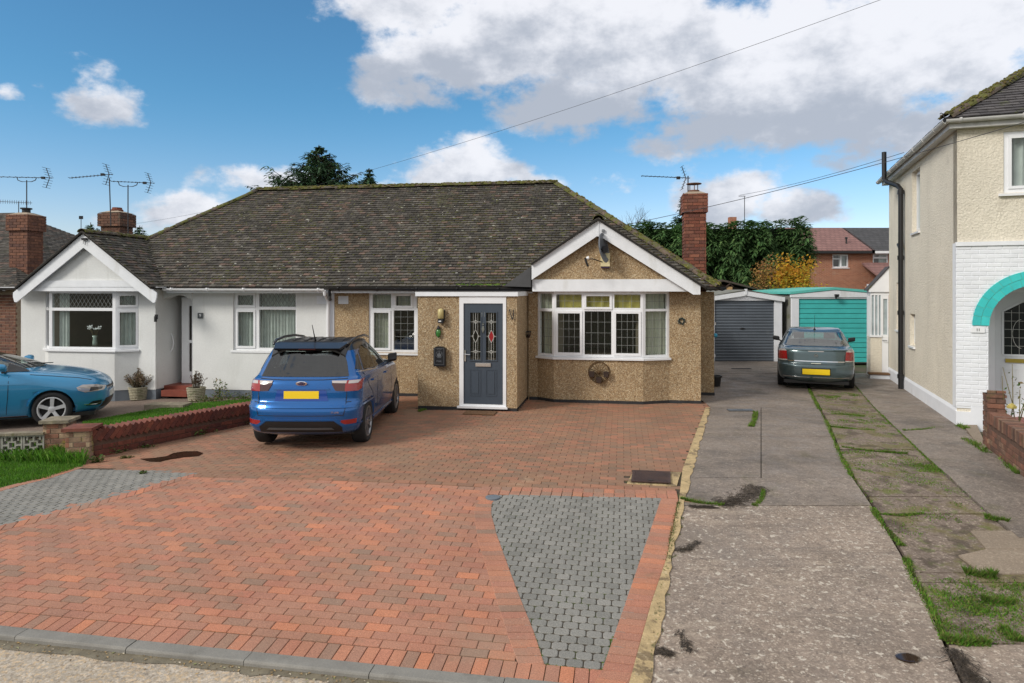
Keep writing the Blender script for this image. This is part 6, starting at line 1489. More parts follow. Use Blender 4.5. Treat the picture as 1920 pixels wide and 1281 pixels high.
# ------------------------------------------------------------------ left side: neighbour's brick house
nh = empty('house', Matrix.Translation((-13.05, 17.4, 0)) @ Matrix.Rotation(R(-9), 4, 'Z'), label='brown brick house with mossy tiled roof at the far left edge', cat='house')
m = MB(); m.box(-3.5, .45, .012, .25, -.3, 2.35); m.box(.2, .45, .26, 7, -.3, 2.35); m.build('wall', MT['mortar'], nh)
brick_face([o for o in nh.children if o.name.startswith('wall')][0], M2(-1.75, .012, -.1), 2.2, 2.35, 'brickbrown', n_single=300)
m = MB(); m.box(-1.28, -1.16, -.03, .02, -.2, 2.3); m.build('corner_post', mat('buff_board', (.30,.20,.12), rough=.9), nh)
nr_ = MB(); nr_.ext([(-6, -.35, 2.40), (.85, -.35, 2.40), (-3.5, 3.9, 4.80), (-6, 3.9, 4.80)], (0, 0, -.05)); nr_.ext([(.85, -.35, 2.4), (.85, 8.15, 2.4), (-3.5, 3.9, 4.80)], (0, 0, -.05)); nr_.ext([(-6, 8.15, 2.4), (.85, 8.15, 2.4), (-3.5, 3.9, 4.80), (-6, 3.9, 4.80)], (0, 0, -.05)); nro = nr_.build('roof', MT['underlay'], nh)
sl = Vector((0, 4.25, 2.4)); 
tile_slope(nro, nh.matrix_world if False else Matrix.Translation((-13.05, 17.4, 0)), (-6, -.35, 2.40), (1, 0, 0), sl.normalized(), [(0, 0), (6.85, 0), (2.5, sl.length), (0, sl.length)], .165, .104, .016, MT['tile'], n_single=60, moss=60)
tile_slope(nro, Matrix.Translation((-13.05, 17.4, 0)), (.85, -.35, 2.40), (0, 1, 0), Vector((-4.35, 0, 2.4)).normalized(), [(0, 0), (8.5, 0), (4.25, Vector((4.35, 2.4)).length)], .165, .104, .016, MT['tile'], n_single=0)
mm = MB()
for _ in range(260):
    a, b = random.gauss(-2.6, .35), abs(random.gauss(.2, .35)); blob(mm, Vector((a, -.35 + b * .87, 2.42 + b * .49)), random.uniform(.03, .08), .03, .02, Matrix.Identity(3), random.random())
mm.build('moss_clumps', MT['mossbright'], nro, kind='stuff', recalc=False)
gutter(nh, [(-4, -.38, 2.38), (.5, -.38, 2.36)], 'black', r=.06)
chn = chimney(nh, -.30, .26, .55, 1.05, 2.2, 4.32, 'brickbrown', cap=.42, over=.05)
m = MB(); m.lathe([(.10, 0), (.10, .10), (.14, .11), (.14, .14)], 12, M=Matrix.Translation((-.02, .8, 4.38))); m.build('chimney_pot', MT['blackmatt'], chn)
pp = A(45, 636, 17.6); m = MB(); m.box(-.09, .09, -.03, .0, -.085, .085); m.build('meter_plate', MT['whitewall'], None, M=Matrix.Translation((pp.x, 17.60, pp.z)) @ Matrix.Rotation(R(-9), 4, 'Z'), label='small blank white plate on the brown brick wall', cat='wall plate')

# low red wall with saw-tooth coping between the two drives
a, b = P(163, 862), P(462, 797); d = b - a; d.z = 0; RWL = d.length + 1.3; rdeg = math.degrees(math.atan2(d.y, d.x))
rw = empty('boundary_wall', Matrix.Translation((a.x, a.y, -.16)) @ Matrix.Rotation(R(rdeg), 4, 'Z'), label='low dark red brick wall with saw-tooth brick coping beside the drive', cat='wall')
m = MB(); m.box(0, RWL, .012, .20, -.15, .26); m.box(.0, RWL, .02, .19, .26, .40); m.build('core', MT['mortarred'], rw)
brick_face(rw, M2(0, .012, -.035), RWL, .225, 'brickwall', n_single=80, H=.065)
sb = MB(); sb.box(-.0325, .0325, -.012, .213, -.1075, .1075); me = sb.mesh('coping_brick', MT['brickwall'])
pieces('coping_brick', me, rw, [Matrix.Translation((.06 + k * .088, random.uniform(-.003, .003), .335 + random.uniform(-.004, .004))) @ Matrix.Rotation(R(38) + random.gauss(0, .02), 4, 'Y') for k in range(int(RWL / .088))])
# brick pier and its lower neighbour
def pier(px0, px1, pyb, Y, wd, h, mt, label, cap, deg=10, capm='stone'):
    p = P(px0, pyb); e = empty('brick_pier', Matrix.Translation((p.x, p.y, p.z - .02)) @ Matrix.Rotation(R(deg), 4, 'Z'), label=label, cat='pier', group='piers at the end of the red wall')
    m = MB(); m.box(.012, wd - .012, .012, wd - .012, -.1, h - .005); m.build('core', MT['mortar'], e)
    for M_, st_ in ((M2(0, .01, 0), 0), (M2(wd - .01, 0, 0, 90), 1), (M2(.01, wd, 0, 270), 1), (M2(wd, wd - .01, 0, 180), 0)): brick_face(e, M_, wd, h, mt, n_single=70, start=st_)
    if cap: m = MB(); m.ext([(-.04, -.04, h), (wd + .04, -.04, h), (wd + .04, wd + .04, h), (-.04, wd + .04, h)], (0, 0, .045)); m.add([(-.03, -.03, h + .045), (wd + .03, -.03, h + .045), (wd + .03, wd + .03, h + .045), (-.03, wd + .03, h + .045), (wd / 2, wd / 2, h + .075)], [(0, 1, 4), (1, 2, 4), (2, 3, 4), (3, 0, 4)]); m.build('cap', MT[capm], e)
    return e
pier(80, 122, 858, 10, .33, .53, 'brickpier', 'pale brown brick pier with a lichened stone cap', True)
pier(122, 165, 866, 10, .33, .46, 'brickpier', 'yellow-lichened brick pier joined to the red wall', True, deg=10, capm='brickwall')
# screen block wall
p0 = P(82, 858); sw = empty('screen_wall', Matrix.Translation((p0.x, p0.y + .08, p0.z)) @ Matrix.Rotation(R(190), 4, 'Z'), label='low wall of pierced concrete screen blocks at the left edge', cat='wall')
for k in range(10):
    m = MB(); x = .005 + k * .295; s_ = .285; t = .045
    def bx(a, b, c_, d): m.box(x + a, x + b, 0, .09, .06 + c_, .06 + d)
    bx(0, s_, 0, .022); bx(0, s_, s_ - .022, s_); bx(0, .022, .022, s_ - .022); bx(s_ - .022, s_, .022, s_ - .022)
    bx(.085, .20, .085, .105); bx(.085, .20, .18, .20); bx(.085, .105, .105, .18); bx(.18, .20, .105, .18)
    bx(.022, .085, .13, .155); bx(.20, s_ - .022, .13, .155); bx(.13, .155, .022, .085); bx(.13, .155, .20, s_ - .022)
    for aa in (.045, .22): bx(aa, aa + .022, .022, .075); bx(aa, aa + .022, .21, s_ - .022)
    m.build('screen_block', MT['block'], sw)
for k in range(4):
    m = MB(); m.box(.005 + k * .74, .735 + k * .74, -.03, .12, .348, .385); m.build('coping_slab', MT['stone'], sw)
m = MB(); m.box(0, 3, -.02, .11, -.2, .055); m.build('footing', MT['stone'], sw)
# doorstep stone of the white house
ds = A(318, 745, 14.7); m = MB(); m.ext([(-.42, -.2, 0), (.42, -.22, 0), (.44, .16, 0), (-.40, .18, 0)], (0, 0, .11)); m.build('stone_step', MT['stone'], None, M=Matrix.Translation((ds.x - .05, 14.75, -.22)), label='lichened stone step below the red doorstep of the white bungalow', cat='step')
# potted plants
def pot(px, pyb, wpx, label, seed, plant):
    p = P(px, pyb); s_ = p.y / 1280; r = wpx * s_ / 2; e = empty('planter', Matrix.Translation((p.x, p.y, p.z)), label=label, cat='plant pot', group='pots beside the arched porch')
    m = MB(); prof = [(r * .78, 0)]
    nb_ = 8; h = .30
    for k in range(nb_): z = h * k / nb_; rad = r * (.80 + .20 * k / nb_); prof += [(rad, z + .006), (rad + .014, z + .016), (rad + .014, z + .028), (rad, z + .036)]
    prof += [(r * 1.02, h), (r * .9, h), (r * .88, h - .05), (.02, h - .05)]; m.lathe(prof, 20); m.build('pot', MT['potm'], e, smooth=False)
    rr = random.Random(seed); st = MB(); lf = MB()
    for _ in range(plant[0]):
        a = rr.uniform(0, 6.283); k = rr.random(); hh = plant[1] * rr.uniform(.6, 1.1); sp_ = plant[2] * k; b0 = Vector((math.cos(a) * r * .5 * k, math.sin(a) * r * .5 * k, h - .05)); t = Vector((math.cos(a) * sp_, math.sin(a) * sp_ * .8, h + hh * (1 - .45 * k * k)))
        st.tube([b0, b0.lerp(t, .5) + Vector((0, 0, .03)), t], [.005, .004, .002], 4, caps=False)
        for j in range(plant[3]):
            q = b0.lerp(t, rr.uniform(.35, 1.05)) + Vector((rr.gauss(0, .012), rr.gauss(0, .012), rr.gauss(0, .012))); s2_ = rr.uniform(.012, .028); d = Vector((rr.gauss(0, 1), rr.gauss(0, 1), rr.gauss(.8, .8))).normalized(); w = d.cross(Vector((rr.gauss(0, 1), rr.gauss(0, 1), 0))).normalized() * s2_ * .35
            lf.add([q - d * s2_, q + w, q + d * s2_, q - w], [(0, 1, 2, 3)], rr.random())
    st.build('stems', MT['twig'], e, recalc=False); lf.build('leaves', MT[plant[4]], e, recalc=False, kind='stuff')
MT['potm'] = mat('weathered_pot', (.36,.33,.24), rough=.95, noise=(8,.25), patches=[(6,.55,.65,(.14,.17,.07),.5)])
MT['heather'] = mat('brown_heather', rough=.9, vary=[(.16,.13,.06),(.22,.13,.09),(.12,.12,.05),(.26,.20,.12),(.18,.09,.08)], noise=None)
MT['dusky'] = mat('dusky_purple_leaves', rough=.9, vary=[(.10,.055,.05),(.14,.08,.06),(.09,.08,.04),(.18,.12,.08)], noise=None)
pot(260, 749, 34, 'ribbed stone pot with bushy brown heather left of the doorstep', 51, (90, .40, .36, 26, 'heather'))
pot(368, 751, 33, 'ribbed stone pot with sparse purple-brown plant right of the doorstep', 52, (34, .36, .24, 16, 'dusky'))
m = MB(); q = P(412, 748)
for k in range(6): m.tube([(q.x, q.y, q.z), (q.x + random.uniform(-.08, .08), q.y, q.z + .2), (q.x + random.uniform(-.15, .15), q.y + random.uniform(-.1, .1), q.z + random.uniform(.3, .5))], [.006, .004, .002], 4)
wd_ = empty('weed_plant', None, label='tall green weed against the grey plinth of the white bungalow', cat='plant'); m.build('stems', MT['weed'], wd_); m = MB(); leafcards(m, (q.x, q.y, q.z + .25), (.17, .1, .25), 90, .035); m.build('leaves', MT['weed'], wd_, recalc=False, kind='stuff')
def creeper(name, pts, n, size, h, wd, seed, label, parent=None):
    rr = random.Random(seed); m = MB(); W = [P(*p) for p in pts]
    for _ in range(n):
        i = rr.randrange(len(W) - 1); p = W[i].lerp(W[i+1], rr.random()) + Vector((rr.gauss(0, wd), rr.gauss(0, wd * .6), abs(rr.gauss(0, h)))); s = size * rr.uniform(.6, 1.4)
        d = Vector((rr.gauss(0, 1), rr.gauss(0, 1), rr.gauss(0, .5))).normalized(); w = d.cross(Vector((rr.gauss(0, .5), rr.gauss(0, .5), 1))).normalized()
        m.add([p - d * s, p + w * s * .55 + Vector((0, 0, .01)), p + d * s, p - w * s * .55 + Vector((0, 0, .01))], [(0, 1, 2), (0, 2, 3)], rr.random())
    o = m.build(name, MT['weed'], None, recalc=False); o['label'] = label; o['category'] = 'plant'
creeper('creeping_plant', [(365, 818), (400, 805), (440, 798), (462, 795)], 700, .035, .045, .07, 61, 'leafy creeping plant along the foot of the red wall by the blue car')
creeper('creeping_plant', [(210, 852), (232, 845), (240, 838)], 120, .028, .05, .05, 62, 'small green weed clump at the foot of the red wall')
creeper('creeping_plant', [(300, 830), (308, 826)], 110, .022, .05, .03, 63, 'bright little weed tuft beside the red wall')
creeper('creeping_plant', [(175, 868), (190, 866)], 70, .026, .04, .04, 64, 'pale weed by the corner of the yellow-lichened pier')
creeper('creeping_plant', [(262, 840), (285, 838)], 60, .022, .02, .05, 65, 'low weed growing between blocks near the puddle')
creeper('creeping_plant', [(264, 889), (272, 887)], 50, .02, .015, .02, 66, 'small weed growing on the pale grey blocks')
creeper('creeping_plant', [(228, 860), (245, 858)], 60, .022, .015, .04, 67, 'flat weed patch left of the puddle')
creeper('creeping_plant', [(372, 755), (425, 750), (470, 750)], 420, .028, .07, .10, 68, 'weeds along the top of the side lawn by the white bungalow')
# puddle
pud = [(262, 861), (280, 866), (300, 866.5), (318, 862), (345, 858), (372, 856), (381, 850), (370, 846.5), (345, 847), (325, 850), (312, 856), (290, 859)]
drape('puddle', mat('dirty_water', (.035,.02,.012), rough=.04, noise=None, spec=.6), W2([P(*p) for p in pud]), .005, .5, kind='structure')
# ------------------------------------------------------------------ things fixed to the houses
def onB(px, py, v): u, z = FB.uz(px, py, v); return (u, v, z)
def place(u, v, z, deg=0): return FB.M @ M2(u, v, z, deg)
# wall light
u, v, z = onB(828, 592, PV - .01); e = empty('wall_light', place(u, v, z), label='cream glass wall light with black base left of the grey front door', cat='wall light')
m = MB(); m.lathe([(.030, -.08), (.055, -.07), (.058, .05), (.050, .10), (.020, .12)], 14, M=Matrix.Translation((0, -.07, .02))); m.build('lamp_glass', mat('cream_lamp_glass', (.72,.62,.30), rough=.3, noise=None, sub=.3), e, smooth=True)
m = MB(); m.box(-.05, .055, -.11, 0, -.14, -.06); m.box(.055, .07, -.06, 0, -.10, .12); m.build('lamp_base', MT['black'], e)
m = MB(); m.box(-.03, .02, -.118, -.11, -.115, -.095); m.build('sensor_window', MT['upvc'], e)
# green hanging ornament
u, v, z = onB(822, 622, PV - .04); e = empty('wall_ornament', place(u, v, z), label='small green and black beetle-shaped ornament under the wall light', cat='ornament')
m = MB(); m.lathe([(.005, -.12), (.035, -.09), (.050, -.03), (.042, .03), (.015, .05)], 12, M=Matrix.Scale(.6, 4, (0, 1, 0))); m.build('body', mat('green_glaze', (.04,.16,.03), rough=.25, noise=(20,.4)), e, smooth=True)
m = MB(); m.lathe([(.02, .04), (.035, .06), (.03, .09), (.008, .12)], 10); m.tube([(-.03, 0, .05), (-.055, 0, -.03), (-.035, 0, -.09)], .010, 6); m.build('frame', MT['blackmatt'], e)
# letterbox with crest
u, v, z = onB(826, 667, PV - .01); e = empty('letterbox', place(u, v, z), label='black cast metal letterbox with a silver crest left of the front door', cat='letterbox')
m = MB(); bx = [(-.115, -.20), (.115, -.20), (.115, .155), (.09, .165), (.06, .185), (-.06, .185), (-.09, .165), (-.115, .155)]
m.ext([(x, 0, z_) for x, z_ in bx], (0, -.10, 0)); m.build('box', MT['black'], e)
m = MB(); 
for a in ((-.095, .095, -.165, -.160), (-.095, .095, .148, .153), (-.095, -.090, -.16, .148), (.090, .095, -.16, .148)): m.box(a[0], a[1], -.104, -.1005, a[2], a[3])
m.build('trim', MT['galv'], e)
m = MB()
for k in range(20): t = 6.283 * k / 20; t2 = 6.283 * (k + 1) / 20; m.ext([(.07 * math.cos(t), -.1005, .035 + .07 * math.sin(t)), (.07 * math.cos(t2), -.1005, .035 + .07 * math.sin(t2)), (.066 * math.cos(t2), -.1005, .035 + .066 * math.sin(t2)), (.066 * math.cos(t), -.1005, .035 + .066 * math.sin(t))], (0, -.003, 0))
m.ext([(-.035, -.1005, -.005), (.035, -.1005, -.005), (.045, -.1005, .05), (.022, -.1005, .035), (0, -.1005, .085), (-.022, -.1005, .035), (-.045, -.1005, .05)], (0, -.006, 0)); m.box(-.032, .032, -.107, -.1005, -.022, -.010)
for x in (-.045, 0, .045): m.lathe([(.009, 0), (.009, .005)], 8, M=Matrix.Translation((x, -.1005, .06 if x else .093)) @ Matrix.Rotation(R(90), 4, 'X'))
m.build('crest', MT['galv'], e)
text(e, 'MAIL', M2(0, -.1005, -.10), .05, 'galv', 'lettering'); text(e, 'LETTERS', M2(0, -.1005, .135), .026, 'galv', 'lettering')
# plant brackets
def basket(px, py, label, deg, face):
    u, v, z = onB(px, py, 0)
    if face == 'front': u, v, z = onB(px, py, PV - .005); M_ = place(u, v, z)
    else:
        a = (px - 960) / FOC; ox, oy, c, s = 0, 14.95, FB.c, FB.s; k = PR + .005    # on the porch flank u = PR
        t = (k - oy * s) / (a * c - s) if False else (k - (oy * s)) / (a * c - s); v = a * t * s + (t - oy) * c; z = CAMZ - (py - 543) / FOC * t; M_ = place(k, v, z, 90)
    e = empty('plant_basket', M_, label=label, cat='wall basket', group='wire wall baskets'); m = MB(); r = .10; h = .13
    rim = [(r * math.cos(math.pi + math.pi * k / 10), 0 + r * math.sin(math.pi + math.pi * k / 10), 0) for k in range(11)]
    m.tube(rim, .008, 5); m.tube([(-r, -.005, 0), (r, -.005, 0)], .008, 5)
    for k in range(0, 11, 2): p = rim[k]; m.tube([p, (p[0] * .7, p[1] * .7, -h * .6), (0, -.01, -h)], .005, 4)
    m.build('wire_frame', MT['blackmatt'], e); m = MB(); m.lathe([(.02, -h), (.06, -h * .6), (.065, -h * .45)], 10, M=Matrix.Translation((0, -.05, 0)) @ Matrix.Scale(.7, 4, (0, 1, 0))); m.build('liner', MT['shedwood'], e)
basket(987, 622, 'upper black wire wall basket on the side of the porch', 0, 'side')
basket(1000, 664, 'lower black wire wall basket at the inner corner of the porch', 0, 'side')
u, v, z = onB(960, 590, PV - .01); m = MB(); m.tube([(-.04, -.02, .10), (-.035, -.03, .05), (.012, -.03, -.10)], .009, 6); m.tube([(.035, -.02, .10), (.035, -.02, -.0), (.012, -.03, -.10)], .009, 6); m.tube([(-.04, -.02, .10), (-.055, -.03, .08)], .008, 5)
m.build('wall_hook', MT['blackmatt'], None, M=place(u, v, z), label='black V-shaped iron hook on the porch right of the door', cat='hook')
# wagon wheel planter below the bay
u, v, z = onB(1123, 698, VB - .02); e = empty('wheel_planter', place(u, v, z), label='rusty wagon-wheel wall planter below the bay window', cat='wall planter'); r = .215; RI = mat('rusty_iron', (.10,.055,.02), rough=.8, noise=(20,.3))
m = MB(); cir = lambda r_, n_=28: [(r_ * math.cos(6.2832 * k / n_), 0, r_ * math.sin(6.2832 * k / n_)) for k in range(n_ + 1)]
m.tube(cir(r), .010, 6, caps=False); m.tube([(x, -.06, z_) for x, _, z_ in cir(r * .99)], .006, 5, caps=False); m.build('rim', RI, e)
for k in range(16): t = 6.2832 * k / 16; m = MB(); m.tube([(.03 * math.cos(t), -.01, .03 * math.sin(t)), (r * math.cos(t), -.005, r * math.sin(t))], .005, 5); m.build('spoke', RI, e)
m = MB(); m.lathe([(.035, -.03), (.035, .01), (.015, .03)], 12, M=Matrix.Rotation(R(90), 4, 'X')); m.build('hub', RI, e)
for x, zz in ((-.145, -.03), (.145, -.03), (0, -.145)): m = MB(); m.ext([(x - .055, -.01, zz + .05), (x + .055, -.01, zz + .05), (x + .045, -.01, zz - .06), (x - .045, -.01, zz - .06)], (0, -.09, 0)); m.build('trough', MT['shedwood'], e)
# wreath-like ornament
u, v, z = onB(1278, 602, VW - .01); m = MB()
for k in range(60):
    t = random.uniform(0, 6.283); rr_2 = random.gauss(.055, .012); p = Vector((rr_2 * math.cos(t), -random.uniform(.0, .03), rr_2 * math.sin(t))); d = Vector((random.gauss(0, 1), random.gauss(0, .5), random.gauss(0, 1))).normalized() * .018; q = d.cross(Vector((0, 1, 0))).normalized() * .010
    m.add([p - d, p + q, p + d, p - q], [(0, 1, 2, 3)], random.random())
m.tube([(.055 * math.cos(6.283 * k / 14), 0, .055 * math.sin(6.283 * k / 14)) for k in range(15)], .010, 5, caps=False); m.build('wreath', mat('dark_green_iron', (.02,.035,.03), rough=.6), None, M=place(u, v, z), label='small dark round wreath ornament right of the bay window', cat='ornament')
# alarm box, dish, cable clip on the gable
GV = -.60
u, v, z = onB(1135, 488, GV - .01); e = empty('alarm_box', place(u, v, z), label='pale yellow alarm box on the brown gable', cat='alarm box')
m = MB(); m.box(-.095, .095, -.085, 0, -.13, .14); m.build('cover', mat('cream_plastic', (.70,.62,.36), rough=.5, noise=(4,.06)), e); m = MB(); m.box(-.085, .085, -.075, 0, -.165, -.1305); m.build('base', mat('dark_purple_plastic', (.04,.02,.05), rough=.4), e)
u, v, z = onB(1126, 466, GV - .22); e = empty('satellite_dish', place(u, v, z), label='grey mesh satellite dish seen edge-on under the gable apex', cat='satellite dish')
DM = Matrix.Rotation(R(72), 4, 'Z') @ Matrix.Rotation(R(-8), 4, 'X')
m = MB(); nr, na = 5, 22; vs = [(0, .0, 0)]; fs = []
for i in range(1, nr + 1):
    for k in range(na): t = 6.2832 * k / na; q = i / nr; vs.append((.26 * q * math.cos(t), -.075 * q * q + .0, .30 * q * math.sin(t)))
fs += [(0, 1 + k, 1 + (k + 1) % na) for k in range(na)]
for i in range(nr - 1): fs += [(1 + i * na + k, 1 + (i + 1) * na + k, 1 + (i + 1) * na + (k + 1) % na, 1 + i * na + (k + 1) % na) for k in range(na)]
m.add(vs, fs, M=DM); m.add([(x, y + .012, z_) for x, y, z_ in vs], [f[::-1] for f in fs], M=DM)
m.tube([DM @ Vector(p) for p in vs[-na:] + [vs[-na]]], .008, 5, caps=False); m.build('reflector', mat('dish_grey', (.22,.24,.27), rough=.5, metal=.4, noise=(30,.1)), e, recalc=False)
m = MB(); m.tube([(.02, .0, -.02), (.06, .08, -.02), (.10, .20, 0)], .022, 8); m.box(.05, .15, .02, .10, -.07, .06); m.build('bracket', MT['blackmatt'], e)
m = MB(); m.tube([DM @ Vector((0, 0, -.28)), (-.14, -.17, -.22), (-.27, -.20, -.22)], .011, 6); m.tube([(-.30, -.20, -.20), (-.27, -.20, -.30), (-.24, -.19, -.37)], .022, 8); m.build('feed_arm', MT['black'], e)
m = MB(); m.lathe([(.030, 0), (.032, .05)], 10, M=Matrix.Translation((-.27, -.20, -.21)) @ Matrix.Rotation(R(70), 4, 'Y')); m.build('feed_horn', MT['upvc'], e)
u, v, z = onB(1131, 433, -.75); m = MB(); m.box(-.028, .028, -.03, 0, -.028, .028); m.build('junction_box', MT['galv'], None, M=place(u, v, z), label='tiny grey cable box on the white bargeboard apex', cat='cable box')
u, v, z = onB(157, 449, -.81); m = MB(); m.box(-.03, .10, -.04, 0, -.02, .03); m.tube([(.02, -.02, 0), (.0, -.02, -.1), (.05, -.02, -.12), (.06, -.02, 0)], .005, 5); m.build('cable_clamp', MT['black'], None, M=place(u, v, z), label='black cable clamp on the apex of the white gable', cat='clamp')
# white bungalow: wall light, number plaque, ornaments in the bay
u, v, z = onB(294, 597, VW - .01); m = MB(); m.box(-.02, .03, -.05, 0, -.02, .09); m.lathe([(.032, -.08), (.030, .05)], 10, M=Matrix.Translation((.01, -.06, 0))); m.build('wall_light', MT['blackmatt'], None, M=place(u, v, z), label='small dark cylindrical wall light beside the white bay', cat='wall light')
u, v, z = onB(376, 592, -.01); m = MB(); m.box(-.065, .065, -.015, 0, -.065, .065); po_ = m.build('number_plaque', mat('slate_plaque', (.08,.09,.095), rough=.6), None, M=place(u, v, z), label='square slate plaque with the number 9 on the white wall', cat='number plaque'); text(po_, '9', M2(0, -.016, 0), .11, 'upvc', 'house_number')
u, v, z = onB(178, 645, VB + .30); e = empty('flower_vase', place(u, v, z - .02), label='glass vase of white lilies inside the white bay window', cat='vase')
m = MB(); m.lathe([(.05, -.02), (.055, .05), (.04, .16), (.06, .22)], 14); m.build('glass', mat('vase_glass', (.35,.42,.38), rough=.1, noise=None), e, smooth=True)
m = MB(); lf = MB()
for k in range(9):
    t = Vector((random.uniform(-.16, .16), random.uniform(-.06, .06), random.uniform(.28, .46))); m.tube([(0, 0, .1), (t.x * .4, t.y * .4, .26), t], .004, 4)
    for j in range(6): a = 6.283 * j / 6; d = Vector((math.cos(a), math.sin(a) * .6, .5 * math.sin(a * 2))) * .055; w = Vector((-d.z, 0, d.x)) * .28; lf.add([t, t + d * .6 + w, t + d, t + d * .6 - w], [(0, 1, 2, 3)], .3)
m.build('stems', MT['weed'], e); lf.build('blooms', MT['upvc'], e, recalc=False)
# flank of the brown half: waste pipe and blue tap
u = 4.08; m = MB(); m.box(4.401, 4.46, 1.1, 1.2, 1.55, 1.61); m.tube([(4.43, 1.15, 2.25), (4.43, 1.15, 1.57)], .012, 6); m.box(4.401, 4.46, 1.2, 1.35, .82, .88); m.build('waste_outlet', MT['upvc'], brown)
m = MB(); m.lathe([(.045, 0), (.05, .03), (.03, .08)], 12, M=Matrix.Rotation(R(75), 4, 'X')); m.build('hose_reel', mat('blue_plastic', (.02,.30,.50), rough=.4), None, M=place(4.47, 1.3, 1.30), label='small blue garden hose fitting on the side wall by the drive', cat='hose fitting')
b0 = A(1343, 700, 16.5); e = empty('plant_pot', Matrix.Translation((b0.x + .02, 16.6, 0)), label='black plastic pot standing at the side wall of the brown bungalow', cat='plant pot'); m = MB(); m.lathe([(.10, 0), (.13, .22), (.15, .22), (.15, .26), (.12, .26), (.11, .2)], 16); m.build('pot', MT['black'], e)
# manhole cover and drain
c0, c1, c2, c3 = man_uv
mh = empty('manhole_cover', FB.M, label='rusty brown square manhole cover set in cement near the drive edge', cat='manhole cover')
MT['rustplate'] = mat('rusty_steel_plate', (.075,.045,.040), rough=.6, metal=.3, noise=(4,.25), bump=(80,.003), patches=[(5,.5,.65,(.11,.06,.045),.6)])
zc_ = zuv((c0[0] + c2[0]) / 2, (c0[1] + c2[1]) / 2) + .012
lo, hi = (c0[0] + .0, c0[1]), (c1[0], c2[1]); m = MB(); m.ext([(lo[0], lo[1], zc_ - .006), (hi[0], lo[1], zc_ - .006), (hi[0] + .03, hi[1], zc_ + .0), (lo[0] + .03, hi[1], zc_ + .0)], (0, 0, .012)); mp = m.build('plate', MT['rustplate'], mh)
m = MB(); nb_ = 22
for k in range(nb_): x = lo[0] + .03 + (hi[0] - lo[0] - .05) * k / nb_; m.ext([(x, lo[1] + .03, zc_ + .006), (x + .008, lo[1] + .03, zc_ + .006), (x + .036, hi[1] - .03, zc_ + .0125), (x + .028, hi[1] - .03, zc_ + .0125)], (0, 0, .004))
m.build('tread_ribs', MT['rustplate'], mh, kind='stuff')
for x, y in (((lo[0] + hi[0]) / 2, lo[1] + .05), ((lo[0] + hi[0]) / 2 + .03, hi[1] - .05)): m = MB(); m.box(x - .035, x + .035, y - .012, y + .012, zc_ + .004, zc_ + .013); m.build('lifting_slot', MT['black'], mh)
q = P(924, 934); m = MB(); m.lathe([(.085, -.02), (.085, .008), (.07, .012), (.02, .010)], 20); m.build('drain_cover', MT['plinth'], None, M=Matrix.Translation((q.x, q.y, q.z + .006)), label='small round grey drain cover at the corner of the grey setts', cat='drain cover')
q0 = P(1372, 775); m = MB(); m.box(-.24, .24, -.09, .09, 0, .012); m.box(-.05, .05, -.02, .02, .0121, .018); m.build('stop_tap_cover', MT['galv'], None, M=Matrix.Translation((P(1388, 770).x, P(1388, 770).y, .006)), label='flat grey metal inspection cover in the dark concrete drive', cat='inspection cover')
q0 = P(1390, 692); m = MB(); m.box(-.28, .28, -.06, .06, 0, .01); m.build('drain_grate', MT['blackmatt'], None, M=Matrix.Translation((q0.x, q0.y, q0.z + .006)), label='dark slotted drain across the concrete before the grey garage', cat='drain')
m = MB(); q0 = P(1702, 1235); m.lathe([(.055, -.01), (.06, .002), (.05, .003)], 14, M=Matrix.Scale(1.4, 4, (1, 0, 0))); m.build('puddle', bpy.data.materials['dirty_water'], None, M=Matrix.Translation((q0.x, q0.y, q0.z + .008)), kind='structure')

# ------------------------------------------------------------------ aerials
def aerial(px_m, py_top, Y, z0, boom, label, style='log', tilt=0, mast_r=.014, cradle=False, lean=0.0, deg=0, side=1):
    """mast at px_m rising to py_top, boom = (px of far end, px of reflector end, tilt in m)"""
    t = A(px_m, py_top, Y); s_ = Y / FOC; e = empty('tv_aerial', Matrix.Translation((t.x, Y, z0)), label=label, cat='tv aerial')
    H = t.z - z0; m = MB(); m.tube([(-lean, 0, 0), (0, 0, H)], mast_r, 7); m.build('mast', MT['darkmetal'], e)
    xa, xb = (boom[0] - px_m) * s_, (boom[1] - px_m) * s_; zb = H + (.10 if cradle else .0); b = MB(); f = lambda x: zb + boom[2] * (x - xa) / (xb - xa)
    b.tube([(xa, 0, f(xa)), (xb, 0, f(xb))], .009, 6)
    if cradle: w = .26; b.tube([(-w, 0, f(-w)), (-w * .9, 0, zb - .10), (-w * .5, 0, zb - .14), (w * .5, 0, zb - .14), (w * .9, 0, zb - .10), (w, 0, f(w))], .011, 6)
    b.build('boom', MT['darkmetal'], e)
    n = 14 if style == 'comb' else 12
    for k in range(n):
        x = xa + (xb - xa) * (k + .3) / n
        if style == 'comb': m = MB(); m.tube([(x, 0, f(x) - .07), (x, 0, f(x) + .07)], .007, 4); m.build('element', MT['darkmetal'], e)
        else: m = MB(); m.tube([(x, -.10, f(x)), (x, .10, f(x))], .005, 4); m.build('element', MT['darkmetal'], e)
    if style != 'comb':
        sgn = 1 if xb > xa else -1; x = xb - sgn * .10; zf = f(x)
        for s2 in (1, -1):
            m = MB(); m.tube([(x, 0, zf), (x - sgn * .09, 0, zf + s2 * .26)], .010, 5)
            for j in range(4): q = (j + 1) / 4; m.tube([(x - sgn * .09 * q, -.16, zf + s2 * .26 * q), (x - sgn * .09 * q, .16, zf + s2 * .26 * q)], .005, 4)
            m.build('reflector', MT['darkmetal'], e)
        m = MB(); m.box(x - sgn * .17 - .04, x - sgn * .17 + .04, -.03, .03, zf - .03, zf + .03); m.build('dipole', MT['black'], e)
